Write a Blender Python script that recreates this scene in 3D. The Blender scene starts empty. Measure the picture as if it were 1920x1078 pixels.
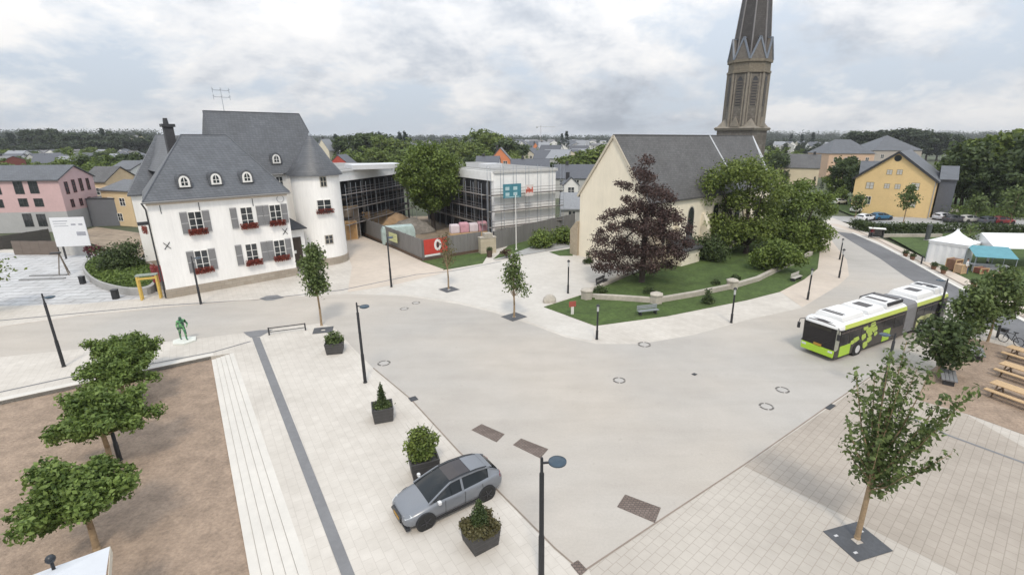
import bpy, bmesh, math, random
import numpy as np
from mathutils import Vector, Matrix

S = bpy.context.scene
COL = S.collection
PI = math.pi
rnd = random.Random(7)

# ------------------------------------------------------------------ camera, sky, sun, exposure
EYE = 15.0                       # the photographer stood on an upper floor
FOC = 921.0; CX = 1005.0; CY = 539.0
PITCH = math.atan((539 - 260) / FOC)
cam_d = bpy.data.cameras.new('camera')
cam = bpy.data.objects.new('camera', cam_d); COL.objects.link(cam)
cam.location = (0, 0, EYE)
cam.rotation_euler = (PI/2 - PITCH, 0, 0)
cam_d.sensor_fit = 'HORIZONTAL'; cam_d.sensor_width = 36.0
cam_d.lens = FOC / 1920 * 36.0
cam_d.shift_x = -(CX - 960) / 1920
cam_d.clip_end = 12000; cam_d.clip_start = 0.2
S.camera = cam

world = bpy.data.worlds.new('World'); S.world = world
world.use_nodes = True
SUN_EL, SUN_AZ = math.radians(52), math.radians(172)   # azimuth clockwise from +Y
def build_sky():
    nt = world.node_tree; N = nt.nodes; L = nt.links; N.clear()
    out = N.new('ShaderNodeOutputWorld'); bg = N.new('ShaderNodeBackground')
    L.new(bg.outputs[0], out.inputs[0]); bg.inputs[1].default_value = 0.10
    sky = N.new('ShaderNodeTexSky'); sky.sky_type = 'NISHITA'; sky.sun_disc = False
    sky.sun_elevation = SUN_EL; sky.sun_rotation = SUN_AZ
    tc = N.new('ShaderNodeTexCoord'); sep = N.new('ShaderNodeSeparateXYZ')
    L.new(tc.outputs['Generated'], sep.inputs[0])
    def math_(op, a, b=None):
        m = N.new('ShaderNodeMath'); m.operation = op
        for i, v in enumerate((a, b)):
            if v is None: continue
            if isinstance(v, (int, float)): m.inputs[i].default_value = v
            else: L.new(v, m.inputs[i])
        return m.outputs[0]
    zc = math_('MAXIMUM', sep.outputs[2], 0.0)
    den = math_('ADD', zc, 0.42)
    px = math_('DIVIDE', sep.outputs[0], den); py = math_('DIVIDE', sep.outputs[1], den)
    cmb = N.new('ShaderNodeCombineXYZ'); L.new(px, cmb.inputs[0]); L.new(py, cmb.inputs[1])
    def noise(scale, detail, rough, off):
        mp = N.new('ShaderNodeMapping'); mp.inputs['Location'].default_value = off
        L.new(cmb.outputs[0], mp.inputs[0])
        n = N.new('ShaderNodeTexNoise'); n.inputs['Scale'].default_value = scale
        n.inputs['Detail'].default_value = detail; n.inputs['Roughness'].default_value = rough
        n.inputs['Distortion'].default_value = 0.15
        L.new(mp.outputs[0], n.inputs['Vector']); return n.outputs['Fac']
    def ramp(fac, stops):
        r = N.new('ShaderNodeValToRGB'); e = r.color_ramp.elements
        while len(e) < len(stops): e.new(0.5)
        for el, (p, c) in zip(e, stops): el.position = p; el.color = c
        L.new(fac, r.inputs[0]); return r.outputs[0]
    n1 = noise(1.7, 10, 0.60, (3.1, 1.7, 0)); n2 = noise(1.15, 9, 0.60, (8.3, 2.2, 4))
    n3 = noise(3.6, 9, 0.62, (1.3, 7.7, 2))
    mask = ramp(n1, [(0.41, (0, 0, 0, 1)), (0.51, (1, 1, 1, 1))])
    shade = math_('ADD', math_('MULTIPLY', n2, 0.68), math_('MULTIPLY', n3, 0.32))
    cc = ramp(shade, [(0.39, (4.3, 4.75, 5.4, 1)), (0.455, (6.0, 6.4, 7.0, 1)), (0.51, (8.1, 8.25, 8.5, 1)), (0.57, (9.6, 9.5, 9.4, 1))])
    lift = N.new('ShaderNodeMix'); lift.data_type = 'RGBA'
    lift.inputs[0].default_value = 0.93
    L.new(sky.outputs[0], lift.inputs[6]); lift.inputs[7].default_value = (6.4, 7.1, 8.0, 1)
    mx = N.new('ShaderNodeMix'); mx.data_type = 'RGBA'
    L.new(mask, mx.inputs[0]); L.new(lift.outputs[2], mx.inputs[6]); L.new(cc, mx.inputs[7])
    # an overcast dome is about three times as bright overhead as at the horizon
    el = math_('ADD', math_('MULTIPLY', zc, 1.55), 0.84)
    sc = N.new('ShaderNodeVectorMath'); sc.operation = 'SCALE'
    L.new(mx.outputs[2], sc.inputs[0]); L.new(el, sc.inputs['Scale'])
    L.new(sc.outputs[0], bg.inputs[0])
build_sky()
sun_d = bpy.data.lights.new('sun', 'SUN'); sun_d.energy = 1.9; sun_d.angle = math.radians(10)
sun_d.color = (1.0, 0.90, 0.76)
sun = bpy.data.objects.new('sun', sun_d); COL.objects.link(sun)
sun.rotation_euler = (PI/2 - SUN_EL, 0, PI - SUN_AZ)
S.view_settings.view_transform = 'Standard'; S.view_settings.look = 'None'
S.view_settings.exposure = 0.0; S.view_settings.gamma = 1.0

# ------------------------------------------------------------------ survey: photograph pixel -> place on the ground
_c, _s = math.cos(PITCH), math.sin(PITCH)
def ray(u, v):
    x = (u - CX) / FOC; y = -(v - CY) / FOC
    return Vector((x, _c + _s*y, -_s + _c*y))
def G(u, v, z=0.0):
    d = ray(u, v); t = (z - EYE) / d.z
    return Vector((d.x*t, d.y*t, z))
def height_at(u, v, base):
    n = Vector((base.x, base.y, 0)).normalized(); d = ray(u, v)
    t = n.dot(Vector(base) - Vector((0, 0, EYE))) / n.dot(d)
    return EYE + d.z*t

# ------------------------------------------------------------------ materials
_mats = {}
def mat(name, col, rough=0.75, var=0.12, scale=6.0, metal=0.0, bump=0.0, bscale=40.0, spec=0.5, stretch=(1, 1, 1), dirt=0.0):
    if name in _mats: return _mats[name]
    m = bpy.data.materials.new(name); m.use_nodes = True; _mats[name] = m
    nt = m.node_tree; N = nt.nodes; L = nt.links; b = N['Principled BSDF']
    b.inputs['Roughness'].default_value = rough; b.inputs['Metallic'].default_value = metal
    b.inputs['Specular IOR Level'].default_value = spec
    tc = N.new('ShaderNodeTexCoord'); mp = N.new('ShaderNodeMapping'); mp.inputs['Scale'].default_value = stretch
    L.new(tc.outputs['Object'], mp.inputs[0])
    n = N.new('ShaderNodeTexNoise'); n.inputs['Scale'].default_value = scale; n.inputs['Detail'].default_value = 6
    n.inputs['Roughness'].default_value = 0.65
    L.new(mp.outputs[0], n.inputs['Vector'])
    r = N.new('ShaderNodeValToRGB'); e = r.color_ramp.elements
    e[0].position = 0.3; e[1].position = 0.72
    e[0].color = (*[c*(1-var) for c in col], 1); e[1].color = (*[min(1, c*(1+var)) for c in col], 1)
    L.new(n.outputs['Fac'], r.inputs[0]); col_out = r.outputs[0]
    if dirt:
        n2 = N.new('ShaderNodeTexNoise'); n2.inputs['Scale'].default_value = scale*0.17; n2.inputs['Detail'].default_value = 5
        L.new(mp.outputs[0], n2.inputs['Vector'])
        r2 = N.new('ShaderNodeValToRGB'); r2.color_ramp.elements[0].position = 0.35; r2.color_ramp.elements[1].position = 0.65
        r2.color_ramp.elements[0].color = (1-dirt,)*3 + (1,); r2.color_ramp.elements[1].color = (1, 1, 1, 1)
        L.new(n2.outputs['Fac'], r2.inputs[0])
        mm = N.new('ShaderNodeMix'); mm.data_type = 'RGBA'; mm.blend_type = 'MULTIPLY'; mm.inputs[0].default_value = 1
        L.new(col_out, mm.inputs[6]); L.new(r2.outputs[0], mm.inputs[7]); col_out = mm.outputs[2]
    L.new(col_out, b.inputs['Base Color'])
    if bump:
        n3 = N.new('ShaderNodeTexNoise'); n3.inputs['Scale'].default_value = bscale; n3.inputs['Detail'].default_value = 4
        L.new(mp.outputs[0], n3.inputs['Vector'])
        bp = N.new('ShaderNodeBump'); bp.inputs['Strength'].default_value = bump; bp.inputs['Distance'].default_value = 0.05
        L.new(n3.outputs['Fac'], bp.inputs['Height']); L.new(bp.outputs[0], b.inputs['Normal'])
    return m

def road_mat(name):
    m = mat(name, (0.435,0.405,0.368), 0.85, 0.05, 0.5, bump=0.15, bscale=60, dirt=0.08); nt = m.node_tree; N = nt.nodes; L = nt.links; b = N['Principled BSDF']
    base = b.inputs['Base Color'].links[0].from_socket; tc = N.new('ShaderNodeTexCoord')
    def layer(col, scale, detail, p0, p1, c0, c1, stretch=(1,1,1), rot=0.0, dist=0.0):
        mp = N.new('ShaderNodeMapping'); mp.inputs['Scale'].default_value = stretch; mp.inputs['Rotation'].default_value = (0,0,rot); L.new(tc.outputs['Object'], mp.inputs[0])
        n = N.new('ShaderNodeTexNoise'); n.inputs['Scale'].default_value = scale; n.inputs['Detail'].default_value = detail; n.inputs['Distortion'].default_value = dist; L.new(mp.outputs[0], n.inputs['Vector'])
        r = N.new('ShaderNodeValToRGB'); e = r.color_ramp.elements; e[0].position = p0; e[1].position = p1; e[0].color = (*c0,1); e[1].color = (*c1,1); L.new(n.outputs['Fac'], r.inputs[0])
        mm = N.new('ShaderNodeMix'); mm.data_type = 'RGBA'; mm.blend_type = 'MULTIPLY'; mm.inputs[0].default_value = 1; L.new(col, mm.inputs[6]); L.new(r.outputs[0], mm.inputs[7]); return mm.outputs[2]
    c = layer(base, 0.055, 3, .40, .60, (0.96,0.97,0.98), (1.06,1.035,1.0))
    c = layer(c, 9.0, 8, .35, .65, (0.965,0.965,0.965), (1.025,1.025,1.025))
    c = layer(c, 0.9, 5, .42, .60, (1,1,1), (0.965,0.96,0.955), (0.16,0.8,1), 0.75, 0.6)
    c = layer(c, 0.7, 5, .45, .62, (1,1,1), (0.965,0.962,0.96), (0.14,0.9,1), -0.55, 0.6)
    c = layer(c, 2.4, 6, .66, .74, (1,1,1), (0.90,0.89,0.88))
    L.new(c, b.inputs['Base Color']); return m

def brick_mat(name, c1, c2, mortar, bw, bh, ms=0.02, rot=0.0, rough=0.8, off=0.5, stain=0.14, wall=False, stain_scale=0.22, row=False):
    """unit pavers, slates or stone courses"""
    if name in _mats: return _mats[name]
    m = bpy.data.materials.new(name); m.use_nodes = True; _mats[name] = m
    nt = m.node_tree; N = nt.nodes; L = nt.links; b = N['Principled BSDF']; b.inputs['Roughness'].default_value = rough
    tc = N.new('ShaderNodeTexCoord'); vec = tc.outputs['Object']
    if wall:   # courses run level round all four sides
        sp = N.new('ShaderNodeSeparateXYZ'); L.new(vec, sp.inputs[0])
        ad = N.new('ShaderNodeMath'); ad.operation = 'ADD'; L.new(sp.outputs[0], ad.inputs[0]); L.new(sp.outputs[1], ad.inputs[1])
        cb = N.new('ShaderNodeCombineXYZ'); L.new(ad.outputs[0], cb.inputs[0]); L.new(sp.outputs[2], cb.inputs[1]); bvec = cb.outputs[0]
    else:
        mp = N.new('ShaderNodeMapping'); mp.inputs['Rotation'].default_value = (0, 0, rot); L.new(vec, mp.inputs[0]); bvec = mp.outputs[0]
    br = N.new('ShaderNodeTexBrick'); br.offset = off
    br.inputs['Color1'].default_value = (*c1, 1); br.inputs['Color2'].default_value = (*c2, 1); br.inputs['Mortar'].default_value = (*mortar, 1)
    br.inputs['Scale'].default_value = 1.0; br.inputs['Mortar Size'].default_value = ms; br.inputs['Mortar Smooth'].default_value = 0.3
    br.inputs['Brick Width'].default_value = bw; br.inputs['Row Height'].default_value = bh; br.inputs['Bias'].default_value = 0.0
    L.new(bvec, br.inputs['Vector'])
    col = br.outputs['Color']
    for sc_, am in ((stain_scale, stain), (stain_scale*7, stain*0.6)):
        n = N.new('ShaderNodeTexNoise'); n.inputs['Scale'].default_value = sc_; n.inputs['Detail'].default_value = 6
        L.new(vec, n.inputs['Vector'])
        r = N.new('ShaderNodeValToRGB'); r.color_ramp.elements[0].position = 0.33; r.color_ramp.elements[1].position = 0.66
        r.color_ramp.elements[0].color = (1-am, 1-am*1.05, 1-am*1.1, 1); r.color_ramp.elements[1].color = (1, 1, 1, 1)
        L.new(n.outputs['Fac'], r.inputs[0])
        mm = N.new('ShaderNodeMix'); mm.data_type = 'RGBA'; mm.blend_type = 'MULTIPLY'; mm.inputs[0].default_value = 1
        L.new(col, mm.inputs[6]); L.new(r.outputs[0], mm.inputs[7]); col = mm.outputs[2]
    L.new(col, b.inputs['Base Color'])
    return m

def leaf_mat(name, dark, light, trans=0.25):
    if name in _mats: return _mats[name]
    m = bpy.data.materials.new(name); m.use_nodes = True; _mats[name] = m
    nt = m.node_tree; N = nt.nodes; L = nt.links; b = N['Principled BSDF']
    b.inputs['Roughness'].default_value = 0.55; b.inputs['Specular IOR Level'].default_value = 0.3
    geo = N.new('ShaderNodeNewGeometry'); tc = N.new('ShaderNodeTexCoord')
    n = N.new('ShaderNodeTexNoise'); n.inputs['Scale'].default_value = 0.9; n.inputs['Detail'].default_value = 3
    L.new(tc.outputs['Object'], n.inputs['Vector'])
    add = N.new('ShaderNodeMath'); add.operation = 'MULTIPLY_ADD'
    L.new(geo.outputs['Random Per Island'], add.inputs[0]); add.inputs[1].default_value = 0.8
    sub = N.new('ShaderNodeMath'); sub.operation = 'MULTIPLY_ADD'; L.new(n.outputs['Fac'], sub.inputs[0]); sub.inputs[1].default_value = 1.5; sub.inputs[2].default_value = -0.52
    L.new(sub.outputs[0], add.inputs[2])
    r = N.new('ShaderNodeValToRGB'); r.color_ramp.elements[0].color = (*dark, 1); r.color_ramp.elements[1].color = (*light, 1)
    L.new(add.outputs[0], r.inputs[0]); L.new(r.outputs[0], b.inputs['Base Color'])
    tr = N.new('ShaderNodeBsdfTranslucent'); L.new(r.outputs[0], tr.inputs[0])
    mx = N.new('ShaderNodeMixShader'); mx.inputs[0].default_value = trans
    out = N['Material Output']; L.new(b.outputs[0], mx.inputs[1]); L.new(tr.outputs[0], mx.inputs[2]); L.new(mx.outputs[0], out.inputs[0])
    return m

def glass_mat(name, col=(0.03, 0.035, 0.04), rough=0.08, spec=0.8):
    return mat(name, col, rough=rough, var=0.25, scale=1.5, spec=spec)

# ------------------------------------------------------------------ mesh building
class MB:
    def __init__(s): s.v = []; s.f = []; s.m = []; s.cur = 0
    def add(s, vs, fs):
        o = len(s.v); s.v += [tuple(p) for p in vs]
        for f in fs: s.f.append(tuple(i+o for i in f)); s.m.append(s.cur)
        return s
    def poly(s, pts): return s.add(pts, [tuple(range(len(pts)))])
    def box(s, x0, y0, z0, x1, y1, z1):
        return s.add([(x0,y0,z0),(x1,y0,z0),(x1,y1,z0),(x0,y1,z0),(x0,y0,z1),(x1,y0,z1),(x1,y1,z1),(x0,y1,z1)],
                     [(3,2,1,0),(4,5,6,7),(0,1,5,4),(1,2,6,5),(2,3,7,6),(3,0,4,7)])
    def cbox(s, c, sx, sy, sz, rz=0.0, bev=0.0):
        """box centred at c, turned by rz; bev chamfers the upright edges"""
        hx, hy, hz = sx/2, sy/2, sz/2
        if bev:
            o = [(-hx+bev,-hy),(hx-bev,-hy),(hx,-hy+bev),(hx,hy-bev),(hx-bev,hy),(-hx+bev,hy),(-hx,hy-bev),(-hx,-hy+bev)]
        else: o = [(-hx,-hy),(hx,-hy),(hx,hy),(-hx,hy)]
        ca, sa = math.cos(rz), math.sin(rz)
        o = [(c[0]+x*ca-y*sa, c[1]+x*sa+y*ca) for x, y in o]
        return s.prism(o, c[2]-hz, c[2]+hz)
    def prism(s, pts, z0, z1):
        n = len(pts)
        a = sum(pts[i][0]*pts[(i+1)%n][1]-pts[(i+1)%n][0]*pts[i][1] for i in range(n))
        if a < 0: pts = pts[::-1]
        vs = [(p[0],p[1],z0) for p in pts] + [(p[0],p[1],z1) for p in pts]
        return s.add(vs, [tuple(range(n-1,-1,-1)), tuple(range(n,2*n))] + [(i,(i+1)%n,n+(i+1)%n,n+i) for i in range(n)])
    def sheet(s, pts, z):
        n = len(pts); a = sum(pts[i][0]*pts[(i+1)%n][1]-pts[(i+1)%n][0]*pts[i][1] for i in range(n))
        if a < 0: pts = pts[::-1]
        return s.poly([(p[0],p[1],z) for p in pts])
    def cyl(s, p0, p1, r0, r1=None, n=10, caps=True):
        r1 = r0 if r1 is None else r1
        p0 = Vector(p0); p1 = Vector(p1); d = (p1-p0).normalized()
        a = Vector((0,0,1)) if abs(d.z) < 0.95 else Vector((1,0,0))
        x = d.cross(a).normalized(); y = d.cross(x)
        vs = []
        for p, r in ((p0,r0),(p1,r1)):
            for i in range(n):
                t = 2*PI*i/n; vs.append(p + x*r*math.cos(t) + y*r*math.sin(t))
        fs = [(i,n+i,n+(i+1)%n,(i+1)%n) for i in range(n)]
        if caps: fs += [tuple(range(n)), tuple(range(2*n-1,n-1,-1))]
        return s.add(vs, fs)
    def tube(s, pts, rs, n=8):
        for i in range(len(pts)-1): s.cyl(pts[i], pts[i+1], rs[i], rs[i+1], n, caps=(i in (0, len(pts)-2)))
        return s
    def bar(s, p0, p1, w, h=None):
        h = h or w; p0 = Vector(p0); p1 = Vector(p1); d = (p1-p0).normalized()
        a = Vector((0,0,1)) if abs(d.z) < 0.95 else Vector((1,0,0))
        x = d.cross(a).normalized()*w/2; y = d.cross(x).normalized()*h/2
        vs = [p+q for p in (p0,p1) for q in (-x-y, x-y, x+y, -x+y)]
        return s.add(vs, [(3,2,1,0),(4,5,6,7),(0,1,5,4),(1,2,6,5),(2,3,7,6),(3,0,4,7)])
    def lathe(s, prof, c=(0,0,0), n=16, a0=0.0):
        vs = []
        for r, z in prof:
            for i in range(n):
                t = a0 + 2*PI*i/n; vs.append((c[0]+r*math.cos(t), c[1]+r*math.sin(t), c[2]+z))
        fs = []
        for k in range(len(prof)-1):
            for i in range(n): fs.append((k*n+i, k*n+(i+1)%n, (k+1)*n+(i+1)%n, (k+1)*n+i))
        fs.append(tuple(range(n-1,-1,-1))); fs.append(tuple(range((len(prof)-1)*n, len(prof)*n)))
        return s.add(vs, fs)
    def loft(s, rings, close=True, cap=True):
        n = len(rings[0]); vs = [p for r in rings for p in r]; fs = []
        for k in range(len(rings)-1):
            for i in range(n if close else n-1): fs.append((k*n+i, k*n+(i+1)%n, (k+1)*n+(i+1)%n, (k+1)*n+i))
        if cap: fs.append(tuple(range(n-1,-1,-1))); fs.append(tuple(range((len(rings)-1)*n, len(rings)*n)))
        return s.add(vs, fs)
    def build(s, name, mats, parent=None, smooth=False, bevel=0.0, fix=True):
        me = bpy.data.meshes.new(name); me.from_pydata(s.v, [], s.f)
        mats = mats if isinstance(mats, (list, tuple)) else [mats]
        for m in mats: me.materials.append(m)
        if len(mats) > 1: me.polygons.foreach_set('material_index', s.m)
        if fix:
            bm = bmesh.new(); bm.from_mesh(me); bmesh.ops.recalc_face_normals(bm, faces=bm.faces)
            bm.to_mesh(me); bm.free()
        if smooth is True: me.polygons.foreach_set('use_smooth', [True]*len(me.polygons))
        elif smooth: me.polygons.foreach_set('use_smooth', [True]*len(me.polygons)); me.set_sharp_from_angle(angle=math.radians(smooth))
        me.update()
        o = bpy.data.objects.new(name, me); COL.objects.link(o)
        if parent is not None: o.parent = parent
        if bevel:
            md = o.modifiers.new('bevel', 'BEVEL'); md.width = bevel; md.segments = 2; md.limit_method = 'ANGLE'; md.angle_limit = math.radians(40)
        return o

def tag(o, label, cat, group=None):
    o['label'] = label; o['category'] = cat
    if group: o['group'] = group
    return o
def thing(name, label, cat, loc=(0,0,0), rz=0.0, group=None, scale=1.0):
    o = bpy.data.objects.new(name, None); COL.objects.link(o); o.empty_display_size = 0.3
    o.location = loc; o.rotation_euler = (0,0,rz); o.scale = (scale,)*3
    return tag(o, label, cat, group)
def struct(o, stuff=False):
    o['kind'] = 'stuff' if stuff else 'structure'; return o
def kids(o): return [c for c in COL.objects if c.parent == o]
def dup(root, loc, rz=None, label=None, group=None, scale=None, swap=None):
    def cp(o, parent):
        c = o.copy(); COL.objects.link(c)
        if parent is not None: c.parent = parent
        for ch in o.children: cp(ch, c)
        return c
    r = cp(root, None); r.location = loc
    if rz is not None: r.rotation_euler = (0,0,rz)
    if label: r['label'] = label
    if group: r['group'] = group
    if scale is not None: r.scale = (scale,)*3 if isinstance(scale, (int, float)) else scale
    if swap:
        for ch in r.children:
            for k, sl in enumerate(ch.material_slots):
                if sl.material and sl.material.name in swap:
                    sl.link = 'OBJECT'; sl.material = swap[sl.material.name]
    return r

# palette
M_white = mat('white render', (0.88, 0.87, 0.85), 0.85, 0.05, 3, dirt=0.09, stretch=(1.6,1.6,0.22))
M_plinth = brick_mat('plinth sandstone', (0.36,0.31,0.25), (0.42,0.37,0.31), (0.30,0.27,0.23), 0.7, 0.33, 0.02, wall=True)
M_slate = brick_mat('blue slate', (0.098,0.105,0.118), (0.128,0.136,0.150), (0.068,0.072,0.08), 0.34, 0.22, 0.02, wall=True, rough=0.5, stain=0.18, stain_scale=0.5)
M_slate_b = brick_mat('brown slate', (0.092,0.09,0.09), (0.13,0.127,0.125), (0.06,0.06,0.06), 0.34, 0.22, 0.02, wall=True, rough=0.6, stain=0.22, stain_scale=0.4)
M_lead = mat('lead flashing', (0.30,0.33,0.37), 0.5, 0.15, 4)
M_glass = glass_mat('window glass')
M_frame = mat('white window frame', (0.78,0.77,0.74), 0.5, 0.03)
M_shut = mat('grey shutter', (0.20,0.20,0.205), 0.6, 0.12, 8)
M_shut_w = mat('pale shutter rail', (0.42,0.42,0.42), 0.6, 0.08, 8)
M_black = mat('black iron', (0.018,0.019,0.022), 0.45, 0.2, 12, spec=0.5)
M_dark = mat('dark shade metal', (0.035,0.036,0.04), 0.5, 0.2, 12)
M_red = mat('geranium red', (0.205,0.036,0.02), 0.8, 0.5, 30)
M_wood = mat('light timber', (0.52,0.36,0.20), 0.7, 0.22, 5, stretch=(1,8,8))
M_bark = mat('pale young bark', (0.30,0.215,0.13), 0.85, 0.25, 9, bump=0.4)
M_bark_d = mat('dark bark', (0.06,0.047,0.038), 0.9, 0.35, 7, bump=0.5)
M_stone = mat('pale stone', (0.46,0.42,0.36), 0.85, 0.16, 3, bump=0.3, dirt=0.2)
M_conc = mat('grey concrete', (0.36,0.355,0.345), 0.8, 0.12, 4, dirt=0.15)
M_tower = brick_mat('tower sandstone', (0.145,0.132,0.115), (0.215,0.195,0.17), (0.105,0.097,0.087), 0.7, 0.38, 0.02, wall=True, stain=0.35, stain_scale=0.45)
M_cream = mat('cream church render', (0.80,0.73,0.59), 0.9, 0.05, 2.0, dirt=0.09, stretch=(1,1,0.3))
M_green = leaf_mat('plane leaf green', (0.034,0.066,0.014), (0.20,0.275,0.07))
M_green_b = leaf_mat('maple leaf green', (0.036,0.060,0.020), (0.155,0.205,0.068))
M_green_c = leaf_mat('chestnut leaf green', (0.036,0.066,0.014), (0.185,0.245,0.055))
M_green_d = leaf_mat('dark wood green', (0.028,0.048,0.020), (0.095,0.13,0.045), 0.25)
M_green_e = leaf_mat('fresh yellow green', (0.046,0.078,0.017), (0.20,0.25,0.058))
M_green_f = leaf_mat('conifer green', (0.009,0.02,0.013), (0.024,0.045,0.026), 0.1)
M_purple = leaf_mat('copper beech leaf', (0.027,0.017,0.016), (0.105,0.066,0.058), 0.2)
M_sparse = leaf_mat('olive brown leaf', (0.06,0.06,0.025), (0.17,0.15,0.07), 0.3)

# ------------------------------------------------------------------ the ground
def pts(*uv): return [G(u, v) for u, v in uv]
A_L = math.atan2(14.05-37.0, -6.9+22.5)          # run of the dark band on the left square
KR0, KR1 = G(1095,1072), G(1640,700); A_R = math.atan2(KR1.y-KR0.y, KR1.x-KR0.x)
M_ground = mat('far fields and gardens', (0.085,0.10,0.05), 0.95, 0.55, 0.03, dirt=0.4)
M_pave = brick_mat('pale square paving', (0.565,0.525,0.47), (0.595,0.555,0.50), (0.49,0.45,0.40), 0.60, 0.40, 0.012, rot=-A_L, stain=0.15)
M_pave_r = brick_mat('right square pavers', (0.465,0.425,0.375), (0.485,0.445,0.392), (0.375,0.335,0.29), 0.48, 0.36, 0.016, rot=-A_R-0.10, stain=0.12, off=0.35)
M_pave_t = brick_mat('tan band pavers', (0.375,0.33,0.28), (0.40,0.352,0.30), (0.295,0.255,0.213), 0.48, 0.36, 0.016, rot=-A_R-0.10, stain=0.14, off=0.35)
M_pave_c = brick_mat('church square paving', (0.545,0.515,0.47), (0.575,0.545,0.50), (0.50,0.47,0.425), 0.8, 0.5, 0.015, rot=0.5, stain=0.10)
M_pave_g = brick_mat('grey forecourt slabs', (0.53,0.535,0.54), (0.58,0.58,0.585), (0.36,0.36,0.36), 2.6, 1.1, 0.10, rot=-0.12, stain=0.22, stain_scale=0.5)
M_path = mat('tan pavement', (0.54,0.465,0.39), 0.85, 0.07, 1.2, dirt=0.1)
M_road = road_mat('shared road asphalt')
M_asph = mat('grey bus lane', (0.15,0.15,0.155), 0.85, 0.14, 0.8, bump=0.2, dirt=0.2)
M_sand = mat('reddish gravel', (0.335,0.25,0.185), 0.95, 0.24, 7, bump=1.0, bscale=9, dirt=0.25)
M_grass = mat('lawn grass', (0.07,0.112,0.024), 0.95, 0.35, 3.0, bump=0.8, bscale=25, dirt=0.3)
M_soil = mat('bare site soil', (0.30,0.235,0.17), 0.95, 0.3, 0.8, bump=0.6, dirt=0.3)
M_step = mat('white stone steps', (0.60,0.57,0.52), 0.8, 0.05, 2, dirt=0.06, stretch=(1,1,1))
M_band = mat('dark paving band', (0.185,0.185,0.19), 0.8, 0.10, 3, dirt=0.1)
M_kerb = mat('brown kerb line', (0.24,0.195,0.16), 0.85, 0.12, 2)
M_kerb_w = mat('pale kerb stone', (0.62,0.60,0.56), 0.8, 0.06, 2)

g = MB()
g.poly([(-6000,-60,-0.36),(6000,-60,-0.36),(6000,9000,-0.36),(-6000,9000,-0.36)])
struct(g.build('ground', M_ground))

ST0, ST1 = G(438,661), G(583,1078)               # head line of the steps
sd = (ST1-ST0).normalized(); ST2 = ST1 + sd*11; sn = Vector((-sd.y, sd.x, 0))*-1
if sn.x > 0: sn = -sn
SA = G(395,668); SB = G(0,752); fd = (SB-SA).normalized(); SB2 = SA + fd*75
SX = ST0 + (SA-ST0)
pav = [SX, ST0, ST2, Vector((20,2,0)), Vector((120,2,0)), Vector((120,52,0)), G(1920,590), G(1790,520), G(1640,440), G(1560,408), G(1480,440), G(1300,440), G(1090,455), G(1075,440),
       G(905,468), G(793,488), G(660,435), G(620,440), G(420,480), G(280,485), G(150,470), G(-300,462), SB2]
g = MB(); g.prism([(p.x,p.y) for p in pav], -0.5, 0.0)
struct(g.build('paving', M_pave))
# gravel court, three shallow steps lower, and its white stone steps
g = MB()
lo = ST0 + sn*2.2; lo2 = ST2 + sn*2.6
sp = [SA + Vector((0,0,0)), lo, lo2, lo2 + fd*60, SB2 + Vector((0,-4,0))]
g.sheet([(p.x,p.y) for p in [SA, SA+sn*-1.2, ST2, ST2+Vector((-70,0,0)), SB2]], -0.24)
struct(g.build('gravel_court', M_sand))
g = MB(); wid0 = (SA-ST0).dot(sn); w1 = (G(466,1078)-ST1).dot(sn)
for k in range(5):
    f0, f1 = k/5, (k+1)/5 - 0.006
    a0 = ST0+sn*(wid0*f0); a1 = ST0+sn*(wid0*f1); e = (ST2-ST1).length/(ST1-ST0).length
    wk = wid0+(w1-wid0)*(1+e)
    b0 = ST2+sn*(wk*f0); b1 = ST2+sn*(wk*f1)
    g.prism([(a0.x,a0.y),(b0.x,b0.y),(b1.x,b1.y),(a1.x,a1.y)], -0.5, -0.004-0.042*k)
struct(g.build('stone_steps', M_step))
# kerb wall between gravel court and pavement
g = MB(); q = Vector((-fd.y,fd.x,0)); q = q if q.y > 0 else -q
a0, b0 = SA - fd*0.2, SB2
g.prism([(p.x,p.y) for p in (a0, b0, b0+q*0.55, a0+q*0.55)], -0.5, 0.03)
struct(g.build('court_kerb', M_step))

road_px = [(-400,648),(0,614),(150,593),(380,571),(560,556),(650,551),(760,555),(860,570),(930,587),(1000,610),(1060,632),(1120,645),(1200,645),(1300,628),(1400,600),(1504,577),(1571,536),(1592,517),(1588,488),(1550,440),(1552,424),
           (1600,436),(1650,458),(1709,490),(1771,525),(1799,541),(1990,640),(1990,660),(1850,560),(1760,622),(1640,701),(1550,763),(1400,868),(1230,980),(1095,1070),(1040,1027),(940,926),(860,846),(770,748),(700,690),(660,650),(625,612),(600,606),(455,624),(340,638),(169,652),(0,669),(-400,712)]
g = MB(); g.sheet([(p.x,p.y) for p in pts(*road_px)], 0.006)
struct(g.build('road', M_road))
def ribbon(pxs, w, z, name, m, h=0.0, world=False, offs=0.0):
    P = [Vector(p) for p in pxs] if world else pts(*pxs)
    lft, rgt = [], []
    for i, p in enumerate(P):
        d = (P[min(i+1,len(P)-1)] - P[max(i-1,0)]); d.z = 0; d.normalize(); n = Vector((-d.y,d.x,0))
        lft.append(p+n*(w/2+offs)); rgt.append(p-n*(w/2-offs))
    g = MB()
    for i in range(len(P)-1):
        if h: 
            g.prism([(lft[i].x,lft[i].y),(rgt[i].x,rgt[i].y),(rgt[i+1].x,rgt[i+1].y),(lft[i+1].x,lft[i+1].y)], z, z+h)
        else: g.sheet([(lft[i].x,lft[i].y),(rgt[i].x,rgt[i].y),(rgt[i+1].x,rgt[i+1].y),(lft[i+1].x,lft[i+1].y)], z)
    return struct(g.build(name, m))
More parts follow.
